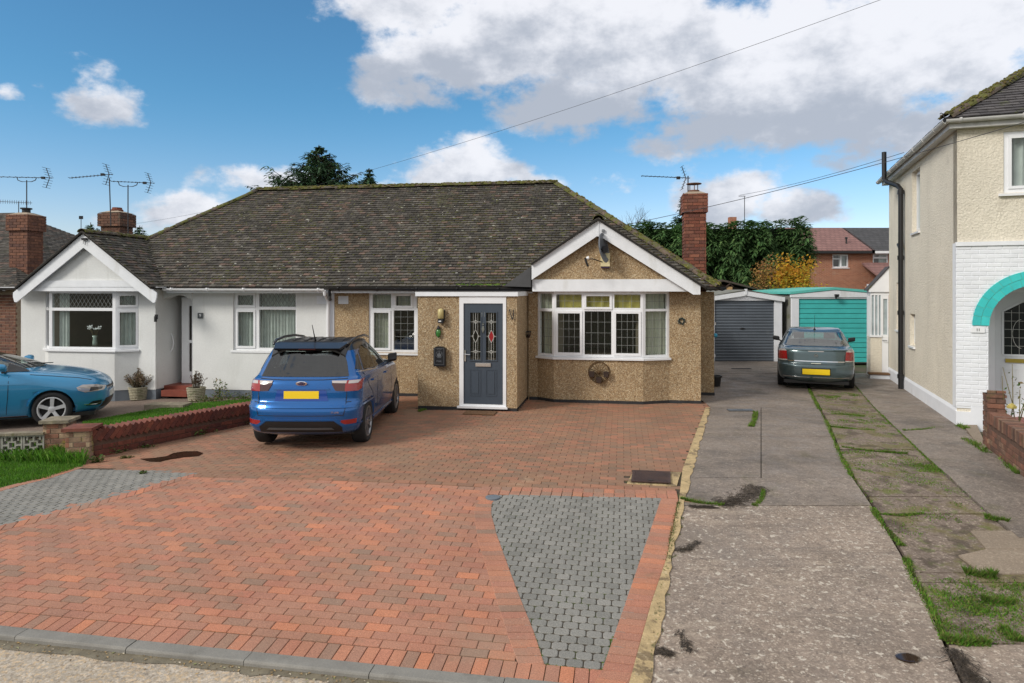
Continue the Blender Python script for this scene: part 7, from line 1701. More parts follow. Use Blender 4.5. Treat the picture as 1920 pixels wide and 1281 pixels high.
aerial(50, 338, 18.2, 4.25, (-40, 100, -.04), 'tv aerial in a cradle on the far left chimney', cradle=True)
aerial(35, 378, 24.0, 3.8, (0, 60, -.05), 'lower comb-shaped tv aerial behind the far left chimney', style='comb')
aerial(205, 334, 17.6, 4.0, (130, 212, .10), 'leaning tv aerial pointing left on the middle chimney', lean=-.04)
aerial(240, 347, 18.4, 3.3, (208, 290, -.05), 'tv aerial in a cradle right of the middle chimney', cradle=True)
aerial(152, 408, 30.0, 4.6, (148, 156, 0), 'tiny distant aerial above the white gable', style='comb')
aerial(1290, 330, 15.6, 4.2, (1202, 1294, -.05), 'tv aerial pointing left on the red brick chimney')
aerial(1396, 368, 58.0, 7.0, (1385, 1398, 0), 'faint distant aerial above the hedge', style='comb', mast_r=.03)

# overhead wires
def wire(pts, r, label):
    a, b = Vector(pts[0]), Vector(pts[1]); sag = pts[2]; n = 40; m = MB()
    m.tube([a.lerp(b, k / n) + Vector((0, 0, -sag * 4 * (k / n) * (1 - k / n))) for k in range(n + 1)], r, 5); m.build('overhead_wire', MT['darkmetal'], None, label=label, cat='wire', group='overhead telephone wires')
wire((A(1760, -40, 14), A(180, 428, 42), .9), .0055, 'long telephone wire sweeping from top right down behind the bungalow roof')
wire((A(2050, 190, 10), A(1131, 430, 14.0), .12), .0055, 'telephone wire from the right edge to the brown gable apex')
wire((A(1695, 286, 17), A(1387, 366, 30), .1), .007, 'faint wire between the right house and the hedge')

# ------------------------------------------------------------------ cars
def pchip(ys, t):
    n = len(ys); i = min(int(t), n - 2); f = t - i
    d = [ys[k+1] - ys[k] for k in range(n - 1)]
    def sl(k):
        if k == 0: return d[0]
        if k == n - 1: return d[-1]
        return 0 if d[k-1] * d[k] <= 0 else 2 * d[k-1] * d[k] / (d[k-1] + d[k])
    h00 = 2*f**3 - 3*f**2 + 1; h10 = f**3 - 2*f**2 + f; h01 = -2*f**3 + 3*f**2; h11 = f**3 - f**2
    return h00 * ys[i] + h10 * sl(i) + h01 * ys[i+1] + h11 * sl(i+1)
class Car:
    def __init__(s, label, M, rings, nr, nf, paint, sub=5, n=112, caps=(.5, 1.0)):
        s.caps = caps
        s.e = empty('car', M, label=label, cat='car'); s.M = M; s.rings = rings; s.paint = paint
        m = MB(); K = (len(rings) - 1) * sub + 1; s.K = K
        for j in range(K):
            t = j / sub; z, xr, xf, w = [pchip([r[i] for r in rings], t) for i in range(4)]
            nrr = pchip([r[4] if len(r) > 4 else nr for r in rings], t); nff = pchip([r[5] if len(r) > 5 else nf for r in rings], t); dz = pchip([r[6] if len(r) > 6 else 0 for r in rings], t)
            cx = (xr + xf) / 2; hx = (xf - xr) / 2; rc, fc = s.caps; rc = min(rc, hx * .8); fc = min(fc, hx * .9)
            ns = n // 8; cap = (n - 2 * ns) // 2; pts = []
            for k in range(cap): t_ = math.pi / 2 - math.pi * k / cap; e = 2 / nff; pts.append((xf - fc + fc * abs(math.cos(t_)) ** e, math.copysign(abs(math.sin(t_)) ** e, math.sin(t_))))
            for k in range(ns): pts.append(((xf - fc) + ((xr + rc) - (xf - fc)) * k / ns, -1.0))
            for k in range(cap): t_ = -math.pi / 2 - math.pi * k / cap; e = 2 / nrr; pts.append((xr + rc - rc * abs(math.cos(t_)) ** e, math.copysign(abs(math.sin(t_)) ** e, math.sin(t_))))
            for k in range(ns): pts.append(((xr + rc) + ((xf - fc) - (xr + rc)) * k / ns, 1.0))
            for x, y in pts:
                q = (x - cx) / hx; m.v.append((x, y * w * (1 - .055 * q * q), z + dz * (1 - q * q * .999)))
        for j in range(K - 1):
            for k in range(n): m.f.append((j * n + k, j * n + (k + 1) % n, (j + 1) * n + (k + 1) % n, (j + 1) * n + k)); m.r.append(0)
        m.f.append(tuple(range(n))[::-1]); m.r.append(0)
        top = len(m.v); zt = rings[-1][0] + (rings[-1][6] if len(rings[-1]) > 6 else 0); cx = (rings[-1][1] + rings[-1][2]) / 2; m.v.append((cx, 0, zt + .004))
        for k in range(n): m.f.append(((K - 1) * n + k, (K - 1) * n + (k + 1) % n, top)); m.r.append(0)
        s.m = m; s.bvh = BVHTree.FromPolygons([Vector(v) for v in m.v], m.f)
    def shell(s, arches, r_arch, windows, z_roof=None, roof_mat=None):
        """cut wheel arches and window openings, then link the body"""
        me = s.m.mesh('body', s.paint, smooth=True)
        cut = bpy.data.meshes.new('cut'); bm = bmesh.new()
        for x in arches:
            for sg in (-1, 1):
                bmesh.ops.create_cone(bm, cap_ends=True, segments=48, radius1=r_arch, radius2=r_arch, depth=.9, matrix=Matrix.Translation((x, sg * 1.06, s.zw)) @ Matrix.Rotation(R(90), 4, 'X'))
        bm.to_mesh(cut); bm.free()
        a = bpy.data.objects.new('a', me); b = bpy.data.objects.new('b', cut); col.objects.link(a); col.objects.link(b)
        md = a.modifiers.new('b', 'BOOLEAN'); md.object = b; md.operation = 'DIFFERENCE'; md.solver = 'EXACT'
        dg = bpy.context.evaluated_depsgraph_get(); me2 = bpy.data.meshes.new_from_object(a.evaluated_get(dg)); bpy.data.objects.remove(a); bpy.data.objects.remove(b)
        me2.name = 'body'; me2.materials.clear(); me2.materials.append(s.paint)
        if roof_mat: me2.materials.append(roof_mat)
        bm = bmesh.new(); bm.from_mesh(me2); dead = []
        for f in bm.faces:
            c = f.calc_center_median()
            f.material_index = 1 if (roof_mat and c.z > z_roof(c)) else 0
            for ax, poly in windows:
                if ax == 'S' and abs(f.normal.y) > .45 and inside(poly, c.x, c.z) and abs(c.y) > .3: dead.append(f)
                if ax == 'R' and f.normal.x < -.15 and c.x < 1.6 and inside(poly, c.y, c.z): dead.append(f)
                if ax == 'F' and f.normal.x > .15 and c.x > 1.6 and inside(poly, c.y, c.z): dead.append(f)
        bmesh.ops.delete(bm, geom=list(set(dead)), context='FACES')
        bm.to_mesh(me2); bm.free(); me2.polygons.foreach_set('use_smooth', [True] * len(me2.polygons))
        s.body = obj('body', me2, s.e); return s.body
    def patch(s, name, mat_, poly, ax, off=.004, cell=.05, sg=1, parent=None, depth=None, mirror=False, smooth=True, **props):
        bm = bmesh.new(); vs = [bm.verts.new((p[0], p[1], 0)) for p in poly]; bm.faces.new(vs)
        xs = [p[0] for p in poly]; ys = [p[1] for p in poly]
        for axx, lo, hi in ((0, min(xs), max(xs)), (1, min(ys), max(ys))):
            k = math.ceil(lo / cell)
            while k * cell < hi:
                no = Vector((1, 0, 0)) if axx == 0 else Vector((0, 1, 0))
                bmesh.ops.bisect_plane(bm, geom=bm.verts[:] + bm.edges[:] + bm.faces[:], plane_co=no * (k * cell + 1e-4), plane_no=no); k += 1
        bmesh.ops.remove_doubles(bm, verts=bm.verts, dist=.0005)
        bad = []
        for v in bm.verts:
            a, b = v.co.x, v.co.y
            if ax == 'R': o, d = Vector((-3, a, b)), Vector((1, 0, 0))
            elif ax == 'F': o, d = Vector((9, a, b)), Vector((-1, 0, 0))
            elif ax == 'S': o, d = Vector((a, sg * 4, b)), Vector((0, -sg, 0))
            else: o, d = Vector((a, b, 5)), Vector((0, 0, -1))
            loc, nrm, _, _ = s.bvh.ray_cast(o, d)
            if loc is None: bad.append(v); continue
            if nrm.dot(d) > 0: nrm = -nrm
            v.co = loc + nrm * off
        if bad: bmesh.ops.delete(bm, geom=bad, context='VERTS')
        if depth is None: depth = off + .004
        be = [e for e in bm.edges if e.is_boundary]
        fc = {v: v.co.copy() for e in be for v in e.verts}
        r_ = bmesh.ops.extrude_edge_only(bm, edges=be)
        dd = {'R': Vector((1, 0, 0)), 'F': Vector((-1, 0, 0)), 'S': Vector((0, -sg, 0)), 'T': Vector((0, 0, -1))}[ax] * depth
        for g in r_['geom']:
            if isinstance(g, bmesh.types.BMVert): g.co += dd
        bmesh.ops.recalc_face_normals(bm, faces=bm.faces)
        me = bpy.data.meshes.new(name); bm.to_mesh(me); bm.free(); me.materials.append(mat_)
        if smooth:
            for p in me.polygons: p.use_smooth = True
            try: me.set_sharp_from_angle(angle=R(35))
            except Exception: pass
        return obj(name, me, parent or s.e, **props)
    def line(s, name, mat_, pts, ax, w=.006, off=.0035, sg=1):
        off = max(off, .0035)
        """a panel gap or thin trim along a line"""
        L = []; 
        for i, p in enumerate(pts):
            a, b = Vector(pts[max(i-1, 0)]), Vector(pts[min(i+1, len(pts)-1)]); d = (b - a).normalized(); n_ = Vector((-d.y, d.x)) * w / 2; L.append((Vector(p) + n_, Vector(p) - n_))
        return s.patch(name, mat_, [tuple(q[0]) for q in L] + [tuple(q[1]) for q in L[::-1]], ax, off, .12, sg, smooth=False)
    def window(s, name, mat_, poly, ax, sg=1, frit=.035):
        c = (sum(p[0] for p in poly) / len(poly), sum(p[1] for p in poly) / len(poly))
        g = s.patch(name, mat_, poly, ax, .004, .05, sg, depth=.001)
        # dark seal: strips round the edge, just under the glass
        n = len(poly)
        for i in range(n):
            a, b = Vector(poly[i]), Vector(poly[(i+1) % n]); 
            ia, ib = a + (Vector(c) - a).normalized() * frit * 1.5, b + (Vector(c) - b).normalized() * frit * 1.5
            try: s.patch('window_seal', MT['black'], [tuple(a), tuple(b), tuple(ib), tuple(ia)], ax, .0022, .06, sg, parent=g, depth=.002)
            except Exception: pass
        return g
    def finish(s):
        pass
def tyre_wheel(car, x, y, z, r, w, spokes, style, rimmat, sg, rim_r):
    e = empty('wheel', Matrix.Translation((x, y, z)) @ Matrix.Rotation(R(90 if sg < 0 else -90), 4, 'X') @ Matrix.Rotation(random.random(), 4, 'Z'), car.e)    # local z points outwards
    m = MB(); hw = w / 2; m.lathe([(rim_r, -hw * .95), (r * .93, -hw), (r * .985, -hw * .8), (r, -hw * .5), (r, hw * .5), (r * .985, hw * .8), (r * .94, hw), (r * .84, hw * 1.03), (rim_r + .008, hw * .96), (rim_r, hw * .85)], 48, caps=False); m.build('tyre', MT['tyre'], e, smooth=True)
    m = MB(); m.lathe([(rim_r + .002, hw * .6), (rim_r + .004, hw * .97), (rim_r - .012, hw * .99), (rim_r - .022, hw * .8), (rim_r - .03, -hw * .5)], 48, caps=False)
    for k in range(spokes):
        t0 = 6.2832 * k / spokes; offs = (0.0,) if style == 'wide' else (-.028, .028)
        for o_ in offs:
            ct, st_ = math.cos(t0), math.sin(t0); v = []
            for rad, hw_, oo, zz in ((.02, .026 if style == 'wide' else .014, o_ * .6, hw * .80), (rim_r * .55, .030 if style == 'wide' else .013, o_, hw * .88), (rim_r - .010, .034 if style == 'wide' else .016, o_ * 2.0, hw * .95)):
                for y_ in (oo - hw_, oo + hw_):
                    v += [(rad * ct - y_ * st_, rad * st_ + y_ * ct, zz), (rad * ct - y_ * st_, rad * st_ + y_ * ct, zz - .035)]
            m.add(v, [(0, 2, 6, 4), (4, 6, 10, 8), (0, 4, 5, 1), (4, 8, 9, 5), (2, 3, 7, 6), (6, 7, 11, 10)])
    m.lathe([(.06, hw * .60), (.062, hw * .80), (.035, hw * .88), (.01, hw * .9)], 20); m.build('rim', rimmat, e)
    m = MB(); m.lathe([(rim_r - .03, 0), (rim_r - .03, hw * .25), (.02, hw * .3)], 30); m.build('brake_disc', MT['tyre'], e)
    return e
MT['tyre'] = mat('tyre_rubber', (.016,.016,.017), rough=.85, noise=(10,.2))
MT['alloy'] = mat('silver_alloy', (.60,.61,.63), rough=.35, metal=.25, noise=None)
MT['darkalloy'] = mat('dark_machined_alloy', (.30,.30,.32), rough=.3, metal=.7, noise=None)
MT['redlens'] = mat('red_lamp_lens', (.30,.010,.012), rough=.12, noise=None, coat=1)
MT['darkred'] = mat('dark_red_lens', (.05,.004,.006), rough=.12, noise=None, coat=1)
MT['clearlens'] = mat('clear_lamp_lens', (.55,.50,.48), rough=.12, noise=None, coat=1, metal=.3)
MT['plate'] = mat('yellow_number_plate', (.86,.60,.01), rough=.45, noise=None)
MT['privacy'] = glass_mat('dark_privacy_glass', tint=(.10,.11,.12), refl=.09)
MT['carglass'] = glass_mat('green_tinted_car_glass', tint=(.62,.74,.70), refl=.10)
MT['blackgloss'] = mat('gloss_black_paint', (.012,.012,.014), rough=.3, noise=None, coat=.5)
MT['seat'] = mat('grey_seat_fabric', (.05,.055,.06), rough=.95, noise=(20,.2))
MT['satin'] = mat('satin_grey_trim', (.10,.105,.11), rough=.4, metal=.3, noise=None)
def paint(name, c, metal=.45, rough=.28): return mat(name, c, rough=rough, metal=metal, noise=(400, .06), coat=1.0)
def interior(car, x0, x1, zf, w, seats, deckz=None):
    m = MB(); m.box(x0, x1, -w, w, zf - .08, zf); m.build('floor_pan', MT['seat'], car.e)
    for (x, y, h) in seats:
        m = MB(); m.ext([(x, y - .23, zf), (x + .13, y - .23, zf), (x + .03, y - .23, zf + h), (x - .07, y - .23, zf + h)], (0, .46, 0)); m.box(x + .1, x + .55, y - .24, y + .24, zf, zf + .14); se = m.build('seat', MT['seat'], car.e)
        m = MB(); m.box(x - .07, x + .02, y - .13, y + .13, zf + h + .04, zf + h + .22); bm = None; m.build('headrest', MT['seat'], se)

# ---- blue crossover seen from behind
ECO = [(.24, .16, 4.00, .76), (.30, .05, 4.06, .83), (.42, .00, 4.10, .865), (.60, -.01, 4.11, .878), (.70, .03, 4.10, .882), (.76, .075, 4.08, .88), (.90, .085, 4.02, .882), (1.00, .105, 3.80, .872), (1.07, .15, 3.40, .852),
       (1.10, .19, 3.05, .825), (1.25, .29, 2.78, .765), (1.40, .38, 2.48, .700), (1.50, .45, 2.22, .645), (1.555, .56, 2.02, .600, 4, 3, .03), (1.585, .85, 1.80, .48, 3, 3, .02)]
yaw = 90 - .3
MC = Matrix.Translation((-3.13, 10.06, gz(-3.1, 10.9) - .0)) @ Matrix.Rotation(R(yaw), 4, 'Z')
Pb = paint('metallic_blue_paint', (.0,.105,.36), metal=.5, rough=.25)
c = Car('metallic blue crossover car with black roof parked on the block drive', MC, ECO, 3.4, 2.6, Pb, caps=(.40, .95)); c.zw = .335
sideF = [(1.42, 1.12), (2.78, 1.10), (2.62, 1.20), (2.28, 1.40), (1.98, 1.485), (1.46, 1.50)]
sideR = [(.72, 1.16), (1.36, 1.12), (1.40, 1.50), (1.05, 1.49), (.82, 1.42)]
sideQ = [(.42, 1.19), (.64, 1.16), (.74, 1.40), (.62, 1.38)]
rearW = [(-.66, 1.10), (.66, 1.10), (.60, 1.30), (.53, 1.46), (-.53, 1.46), (-.60, 1.30)]
frontW = [(-.66, 1.14), (.66, 1.14), (.50, 1.48), (-.50, 1.48)]
c.shell((.76, 3.28), .375, [('S', sideF), ('S', sideR), ('R', rearW), ('F', frontW)], z_roof=lambda p: 1.475 if p.x < 2.3 else 1.47, roof_mat=MT['blackgloss'])
c.window('rear_window', MT['privacy'], rearW, 'R'); c.window('windscreen', MT['carglass'], frontW, 'F')
for sg in (-1, 1):
    c.window('side_window', MT['privacy'], sideR, 'S', sg, .02); c.window('side_window', MT['carglass'], sideF, 'S', sg, .02); c.patch('quarter_window', MT['blackgloss'], sideQ, 'S', .004, .05, sg)
    c.patch('pillar_trim', MT['blackgloss'], [(1.36, 1.10), (1.43, 1.10), (1.47, 1.50), (1.40, 1.50)], 'S', .006, .05, sg)
    c.line('window_trim', MT['chrome'], [(.42, 1.155), (1.4, 1.095), (2.8, 1.075)], 'S', .012, .004, sg)
    for pts in ([(1.40, 1.08), (1.37, .7), (1.38, .36)], [(.62, 1.12), (.78, .90), (1.02, .76), (1.13, .55), (1.15, .40)], [(2.52, 1.09), (2.60, .8), (2.60, .36)], [(1.15, .375), (2.60, .365)]): c.line('panel_gap', MT['black'], pts, 'S', .009, .0015, sg)
    for x in (.98, 1.98):
        o = c.patch('door_handle', Pb, [(x, .945), (x + .20, .94), (x + .20, .965), (x, .972)], 'S', .028, .05, sg, depth=.03)
    c.patch('sill_trim', Pb, [(1.12, .27), (2.92, .27), (2.92, .34), (1.12, .35)], 'S', .025, .08, sg, depth=.03)
    # tail lamp wraps the corner
    c.patch('tail_lamp', MT['redlens'], [(sg * .63, .895), (sg * .80, .89), (sg * .835, .92), (sg * .835, 1.045), (sg * .66, 1.045), (sg * .635, 1.04)], 'R', .012, .03)
    c.patch('tail_lamp_inner', MT['darkred'], [(sg * .445, .995), (sg * .50, .905), (sg * .63, .895), (sg * .64, 1.04), (sg * .44, 1.04)], 'R', .010, .04)
    c.patch('reversing_lamp', MT['clearlens'], [(sg * .45, 1.015), (sg * .645, 1.005), (sg * .65, 1.042), (sg * .44, 1.045)], 'R', .014, .04)
    c.patch('indicator_lamp', MT['clearlens'], [(sg * .67, 1.0), (sg * .79, 1.0), (sg * .82, 1.042), (sg * .68, 1.040)], 'R', .015, .04)
    c.patch('reflector', MT['redlens'], [(sg * .58, .415), (sg * .79, .42), (sg * .80, .49), (sg * .60, .48)], 'R', .008, .05)
    c.line('panel_gap', MT['black'], [(sg * .655, 1.08), (sg * .66, .95), (sg * .655, .64), (sg * .63, .55)], 'R', .008, .0015)
    # roof rail
    m = MB(); m.tube([(.55, sg * .575, 1.565), (.72, sg * .60, 1.615), (1.1, sg * .605, 1.64), (1.6, sg * .595, 1.635), (2.0, sg * .565, 1.59), (2.12, sg * .55, 1.56)], [.018, .022, .022, .022, .020, .014], 8); m.build('roof_rail', MT['blackgloss'], c.e, smooth=True)
    # mirror
    m = MB(); m.ext([(2.52, sg * .82, 1.09), (2.60, sg * .84, 1.07), (2.60, sg * .97, 1.09), (2.52, sg * 1.0, 1.12)], (0, 0, .15)); mo = m.build('door_mirror', MT['blackgloss'], c.e); ma = MB(); ma.box(2.55, 2.66, *sorted((sg * .70, sg * .88)), 1.07, 1.11); ma.build('mirror_arm', MT['black'], c.e); bv = mo.modifiers.new('b', 'BEVEL'); bv.width = .025; bv.segments = 3
for pts in ([(-.655, 1.075), (-.3, 1.06), (.3, 1.06), (.655, 1.075)], [(-.63, .55), (.63, .55)], [(-.86, .735), (-.66, .735)], [(.66, .735), (.86, .735)]): c.line('panel_gap', MT['black'], pts, 'R', .008, .0015)
c.patch('plate_recess', paint('blue_recess', (.004,.06,.34)), [(-.40, .755), (.40, .755), (.36, .925), (-.36, .925)], 'R', .004, .05)
c.patch('tailgate_lip', Pb, [(-.42, .925), (.42, .925), (.40, .945), (-.40, .945)], 'R', .022, .05, depth=.024)
c.patch('bumper_ledge', Pb, [(-.87, .655), (.87, .655), (.87, .685), (-.87, .685)], 'R', .016, .05, depth=.018)
c.patch('lower_lip', Pb, [(-.84, .385), (-.62, .385), (-.50, .475), (.50, .475), (.62, .385), (.84, .385), (.86, .41), (.64, .42), (.52, .50), (-.52, .50), (-.64, .42), (-.86, .41)], 'R', .018, .04, depth=.02)
c.patch('lower_valance', MT['black'], [(-.61, .30), (.61, .30), (.61, .38), (.49, .468), (-.49, .468), (-.61, .38)], 'R', .006, .05)
c.patch('skid_strip', MT['satin'], [(-.50, .345), (.50, .345), (.46, .375), (-.46, .375)], 'R', .014, .05)
c.patch('number_plate', MT['plate'], [(-.26, .79), (.26, .79), (.26, .902), (-.26, .902)], 'R', .010, .06)
m = MB(); m.lathe([(.055, 0), (.058, .006), (.045, .009)], 20, M=Matrix.Scale(1.5, 4, (0, 1, 0)) @ Matrix.Rotation(R(-90), 4, 'Y')); badge = m.build('badge', MT['chrome'], c.e, M=Matrix.Translation((.088, 0, 1.015)) @ Matrix.Rotation(R(-10), 4, 'Y') @ Matrix.Scale(.62, 4, (0, 0, 1)))
m = MB(); m.lathe([(.050, 0), (.045, .003)], 20, M=Matrix.Scale(1.45, 4, (0, 1, 0)) @ Matrix.Rotation(R(-90), 4, 'Y')); m.build('badge_centre', mat('badge_blue', (.01,.02,.10), rough=.2), badge, M=Matrix.Translation((-.0095, 0, 0)) @ Matrix.Scale(.8, 4))
RT = Matrix.Rotation(R(-90), 4, 'Z')
text(badge, 'Ford', Matrix.Translation((-.0145, 0, .0)) @ RT, .042, 'chrome', 'lettering')
text(c.e, 'EcoSport', Matrix.Translation((.060, .45, .700)) @ RT, .050, 'chrome', 'lettering'); text(c.e, 'ST-LINE', Matrix.Translation((-.005, -.52, .600)) @ RT, .035, 'chrome', 'lettering')
c.patch('spoiler', MT['blackgloss'], [(.45, -.56), (.75, -.58), (.75, .58), (.45, .56)], 'T', .02, .06, depth=.03)
m = MB(); m.ext([(.33, -.55, 1.50), (.38, -.58, 1.545), (.60, -.60, 1.58), (.62, -.58, 1.54), (.45, -.56, 1.49)], (0, 0, 0)) if False else None
m.add([(.34, -.50, 1.515), (.34, .50, 1.515), (.60, .57, 1.585), (.60, -.57, 1.585), (.37, -.50, 1.485), (.37, .50, 1.485), (.62, .56, 1.53), (.62, -.56, 1.53)], [(0, 1, 2, 3), (7, 6, 5, 4), (0, 4, 5, 1), (0, 3, 7, 4), (1, 5, 6, 2)]); m.build('spoiler_lip', MT['blackgloss'], c.e)
m = MB(); m.box(.345, .36, -.13, .13, 1.492, 1.508); m.build('brake_lamp', MT['darkred'], c.e)
for k in range(5): c.patch('roof_rib', MT['blackgloss'], [(.8, -.40 + k * .2 - .02), (1.9, -.38 + k * .19 - .02), (1.9, -.38 + k * .19 + .02), (.8, -.40 + k * .2 + .02)], 'T', .010, .1, depth=.011)
m = MB(); m.tube([(.80, 0, 1.60), (.76, 0, 1.65), (.62, 0, 1.86)], [.018, .010, .005], 6); m.build('aerial', MT['black'], c.e)
m = MB(); m.tube([(.235, .02, 1.115), (.24, .0, 1.135), (.25, -.30, 1.150)], [.02, .014, .008], 6); m.build('wiper', MT['black'], c.e)
interior(c, .5, 3.0, .75, .70, [(1.0, -.36, .42), (1.0, .36, .42), (1.95, -.36, .50), (1.95, .36, .50)])
for x in (.76, 3.28):
    for sg in (-1, 1): tyre_wheel(c, x, sg * .75, .335, .335, .215, 5, 'twin', MT['darkalloy'], sg, .235)
    m = MB(); m.box(x - .36, x + .36, -.62, .62, .30, .74); m.build('wheel_well', MT['black'], c.e)
m = MB(); m.box(.45, 3.9, -.70, .70, .19, .26); m.build('underbody', MT['black'], c.e)

# ---- grey-green saloon seen from behind at the end of the drive
VEC = [(.22, .12, 4.45, .78), (.30, .03, 4.55, .85), (.45, .00, 4.60, .885), (.60, .005, 4.60, .893), (.66, .05, 4.58, .890), (.80, .065, 4.50, .888), (.92, .075, 4.10, .880), (.985, .10, 3.75, .862), (1.01, .16, 3.55, .845), (1.03, .55, 3.30, .82), (1.12, .74, 3.05, .775),
       (1.25, .98, 2.72, .715), (1.36, 1.22, 2.40, .655), (1.415, 1.45, 2.15, .58, 3.5, 3, .025), (1.435, 1.65, 1.95, .42, 3, 3, .02)]
MV = Matrix.Translation((7.06, 15.85, gz(7, 16) - .02)) @ Matrix.Rotation(R(90 - 22.5), 4, 'Z') @ Matrix.Scale(.97, 4)
Pv = paint('grey_green_paint', (.075,.115,.125), metal=.5, rough=.3)
c = Car('grey-green saloon car seen from behind in front of the turquoise garage', MV, VEC, 2.9, 2.6, Pv, caps=(.55, 1.0)); c.zw = .32
rearW = [(-.70, 1.045), (.70, 1.045), (.60, 1.36), (-.60, 1.36)]; frontW = [(-.68, 1.06), (.68, 1.06), (.55, 1.36), (-.55, 1.36)]
sideA = [(1.95, 1.05), (3.0, 1.04), (2.45, 1.33), (1.97, 1.36)]; sideB = [(1.05, 1.06), (1.88, 1.05), (1.90, 1.36), (1.42, 1.35)]
c.shell((.95, 3.62), .36, [('R', rearW), ('F', frontW), ('S', sideA), ('S', sideB)])
MT['palegl'] = glass_mat('pale_car_glass', tint=(.78,.86,.84), refl=.22)
c.window('rear_window', MT['palegl'], rearW, 'R', frit=.03); c.window('windscreen', MT['palegl'], frontW, 'F', frit=.03)
for sg in (-1, 1):
    c.window('side_window', MT['carglass'], sideA, 'S', sg, .02); c.window('side_window', MT['carglass'], sideB, 'S', sg, .02)
    c.patch('tail_lamp', MT['redlens'], [(sg * .635, .745), (sg * .86, .735), (sg * .875, .93), (sg * .65, .945)], 'R', .010, .04)
    c.patch('lamp_edge', MT['clearlens'], [(sg * .65, .945), (sg * .86, .93), (sg * .82, .975), (sg * .70, .985)], 'R', .010, .04)
    c.patch('lamp_edge', MT['clearlens'], [(sg * .635, .715), (sg * .86, .705), (sg * .86, .733), (sg * .635, .743)], 'R', .010, .04)
    c.line('panel_gap', MT['black'], [(sg * .625, .96), (sg * .62, .64)], 'R', .008)
    for pts in ([(1.92, 1.04), (1.90, .6), (1.93, .3)], [(1.02, 1.04), (1.25, .75), (1.38, .5), (1.40, .3)], [(2.95, 1.0), (2.98, .6), (2.98, .3)]): c.line('panel_gap', MT['black'], pts, 'S', .008, .0015, sg)
    m = MB(); m.ext([(2.78, sg * .86, 1.01), (2.86, sg * .88, 1.0), (2.86, sg * 1.04, 1.02), (2.78, sg * 1.05, 1.04)], (0, 0, .12)); mo = m.build('door_mirror', MT['black'], c.e); bv = mo.modifiers.new('b', 'BEVEL'); bv.width = .03; bv.segments = 3
    m = MB(); m.tube([(2.84, sg * .80, .99), (2.83, sg * .92, 1.04)], .02, 6); m.build('mirror_arm', MT['black'], c.e)
c.line('chrome_strip', MT['chrome'], [(-.62, .715), (.62, .715)], 'R', .022, .010); c.line('bumper_strip', MT['chrome'], [(-.86, .345), (-.4, .335), (.4, .335), (.86, .345)], 'R', .016, .012)
c.line('panel_gap', MT['black'], [(-.62, .645), (.62, .645)], 'R', .010)
c.patch('bootlid_lip', Pv, [(-.64, .965), (.64, .965), (.64, .985), (-.64, .985)], 'R', .02, .05, depth=.022)
c.patch('brake_lamp', MT['clearlens'], [(-.17, .945), (.17, .945), (.17, .958), (-.17, .958)], 'R', .006, .05)
c.patch('number_plate', MT['plate'], [(-.30, .405), (.30, .405), (.30, .535), (-.30, .535)], 'R', .012, .06)
c.patch('plate_mount', MT['black'], [(-.32, .39), (.32, .39), (.32, .56), (-.32, .56)], 'R', .006, .06)
c.patch('boot_grip', mat('pale_plate_lamp', (.50,.52,.45), rough=.4), [(-.11, .655), (.11, .655), (.11, .675), (-.11, .675)], 'R', .008, .05)
m = MB(); m.tube([(0, .038 * math.cos(6.2832 * k / 16), .038 * math.sin(6.2832 * k / 16)) for k in range(17)] if False else [(0, .038 * math.cos(6.2832 * k / 16), .038 * math.sin(6.2832 * k / 16)) for k in range(17)], .006, 6, caps=False); m.ext([(0, .03, .012), (0, -.004, .004), (0, -.03, -.004), (0, -.03, -.012), (0, .004, -.004), (0, .03, .004)], (.006, 0, 0)); m.build('badge', MT['chrome'], c.e, M=Matrix.Translation((.052, 0, .86)))
m = MB(); m.tube([(1.40, 0, 1.41), (1.32, 0, 1.47), (1.12, 0, 1.80)], [.012, .006, .003], 6); m.lathe([(.03, 0), (.03, .02), (.012, .035)], 10, M=Matrix.Translation((1.40, 0, 1.405))); m.build('aerial', MT['black'], c.e)
interior(c, .9, 3.3, .70, .66, [(2.10, -.37, .40), (2.10, .37, .40)])
m = MB(); m.box(.95, 1.5, -.62, .62, .98, 1.015); m.ext([(1.45, -.6, .7), (1.62, -.6, .7), (1.50, -.6, 1.06), (1.38, -.6, 1.06)], (0, 1.2, 0)); m.build('parcel_shelf', MT['seat'], c.e)
for x in (.95, 3.62):
    for sg in (-1, 1): tyre_wheel(c, x, sg * .77, .32, .32, .21, 5, 'wide', MT['alloy'], sg, .205)
    m = MB(); m.box(x - .35, x + .35, -.62, .62, .29, .70); m.build('wheel_well', MT['black'], c.e)
m = MB(); m.box(.15, 4.4, -.72, .72, .17, .25); m.build('underbody', MT['black'], c.e)

# ---- light blue hatchback at the left edge, nose to the right
GOL = [(.18, .12, 4.12, .79), (.27, .04, 4.20, .86), (.42, .0, 4.25, .888), (.58, .01, 4.25, .895), (.70, .03, 4.22, .897), (.79, .05, 4.14, .895), (.88, .07, 3.98, .888), (.955, .09, 3.70, .87), (1.005, .12, 3.38, .845), (1.03, .16, 3.18, .82), (1.14, .30, 2.90, .765), (1.27, .46, 2.50, .70),
       (1.375, .62, 2.16, .64), (1.435, .80, 1.90, .56, 4, 3, .025), (1.46, 1.05, 1.65, .40, 3, 3, .02)]
S = 1.03; hd = R(23); wx, wy = -8.74, 12.98; L_ = 4.25 - .86
ox_ = wx - (L_ * math.cos(hd) + .80 * math.sin(hd)) * S; oy_ = wy - (L_ * math.sin(hd) - .80 * math.cos(hd)) * S
MG = Matrix.Translation((ox_, oy_, -.245)) @ Matrix.Rotation(hd, 4, 'Z') @ Matrix.Scale(S, 4)
Pg = paint('light_blue_metallic_paint', (.035,.27,.52), metal=.4, rough=.28)
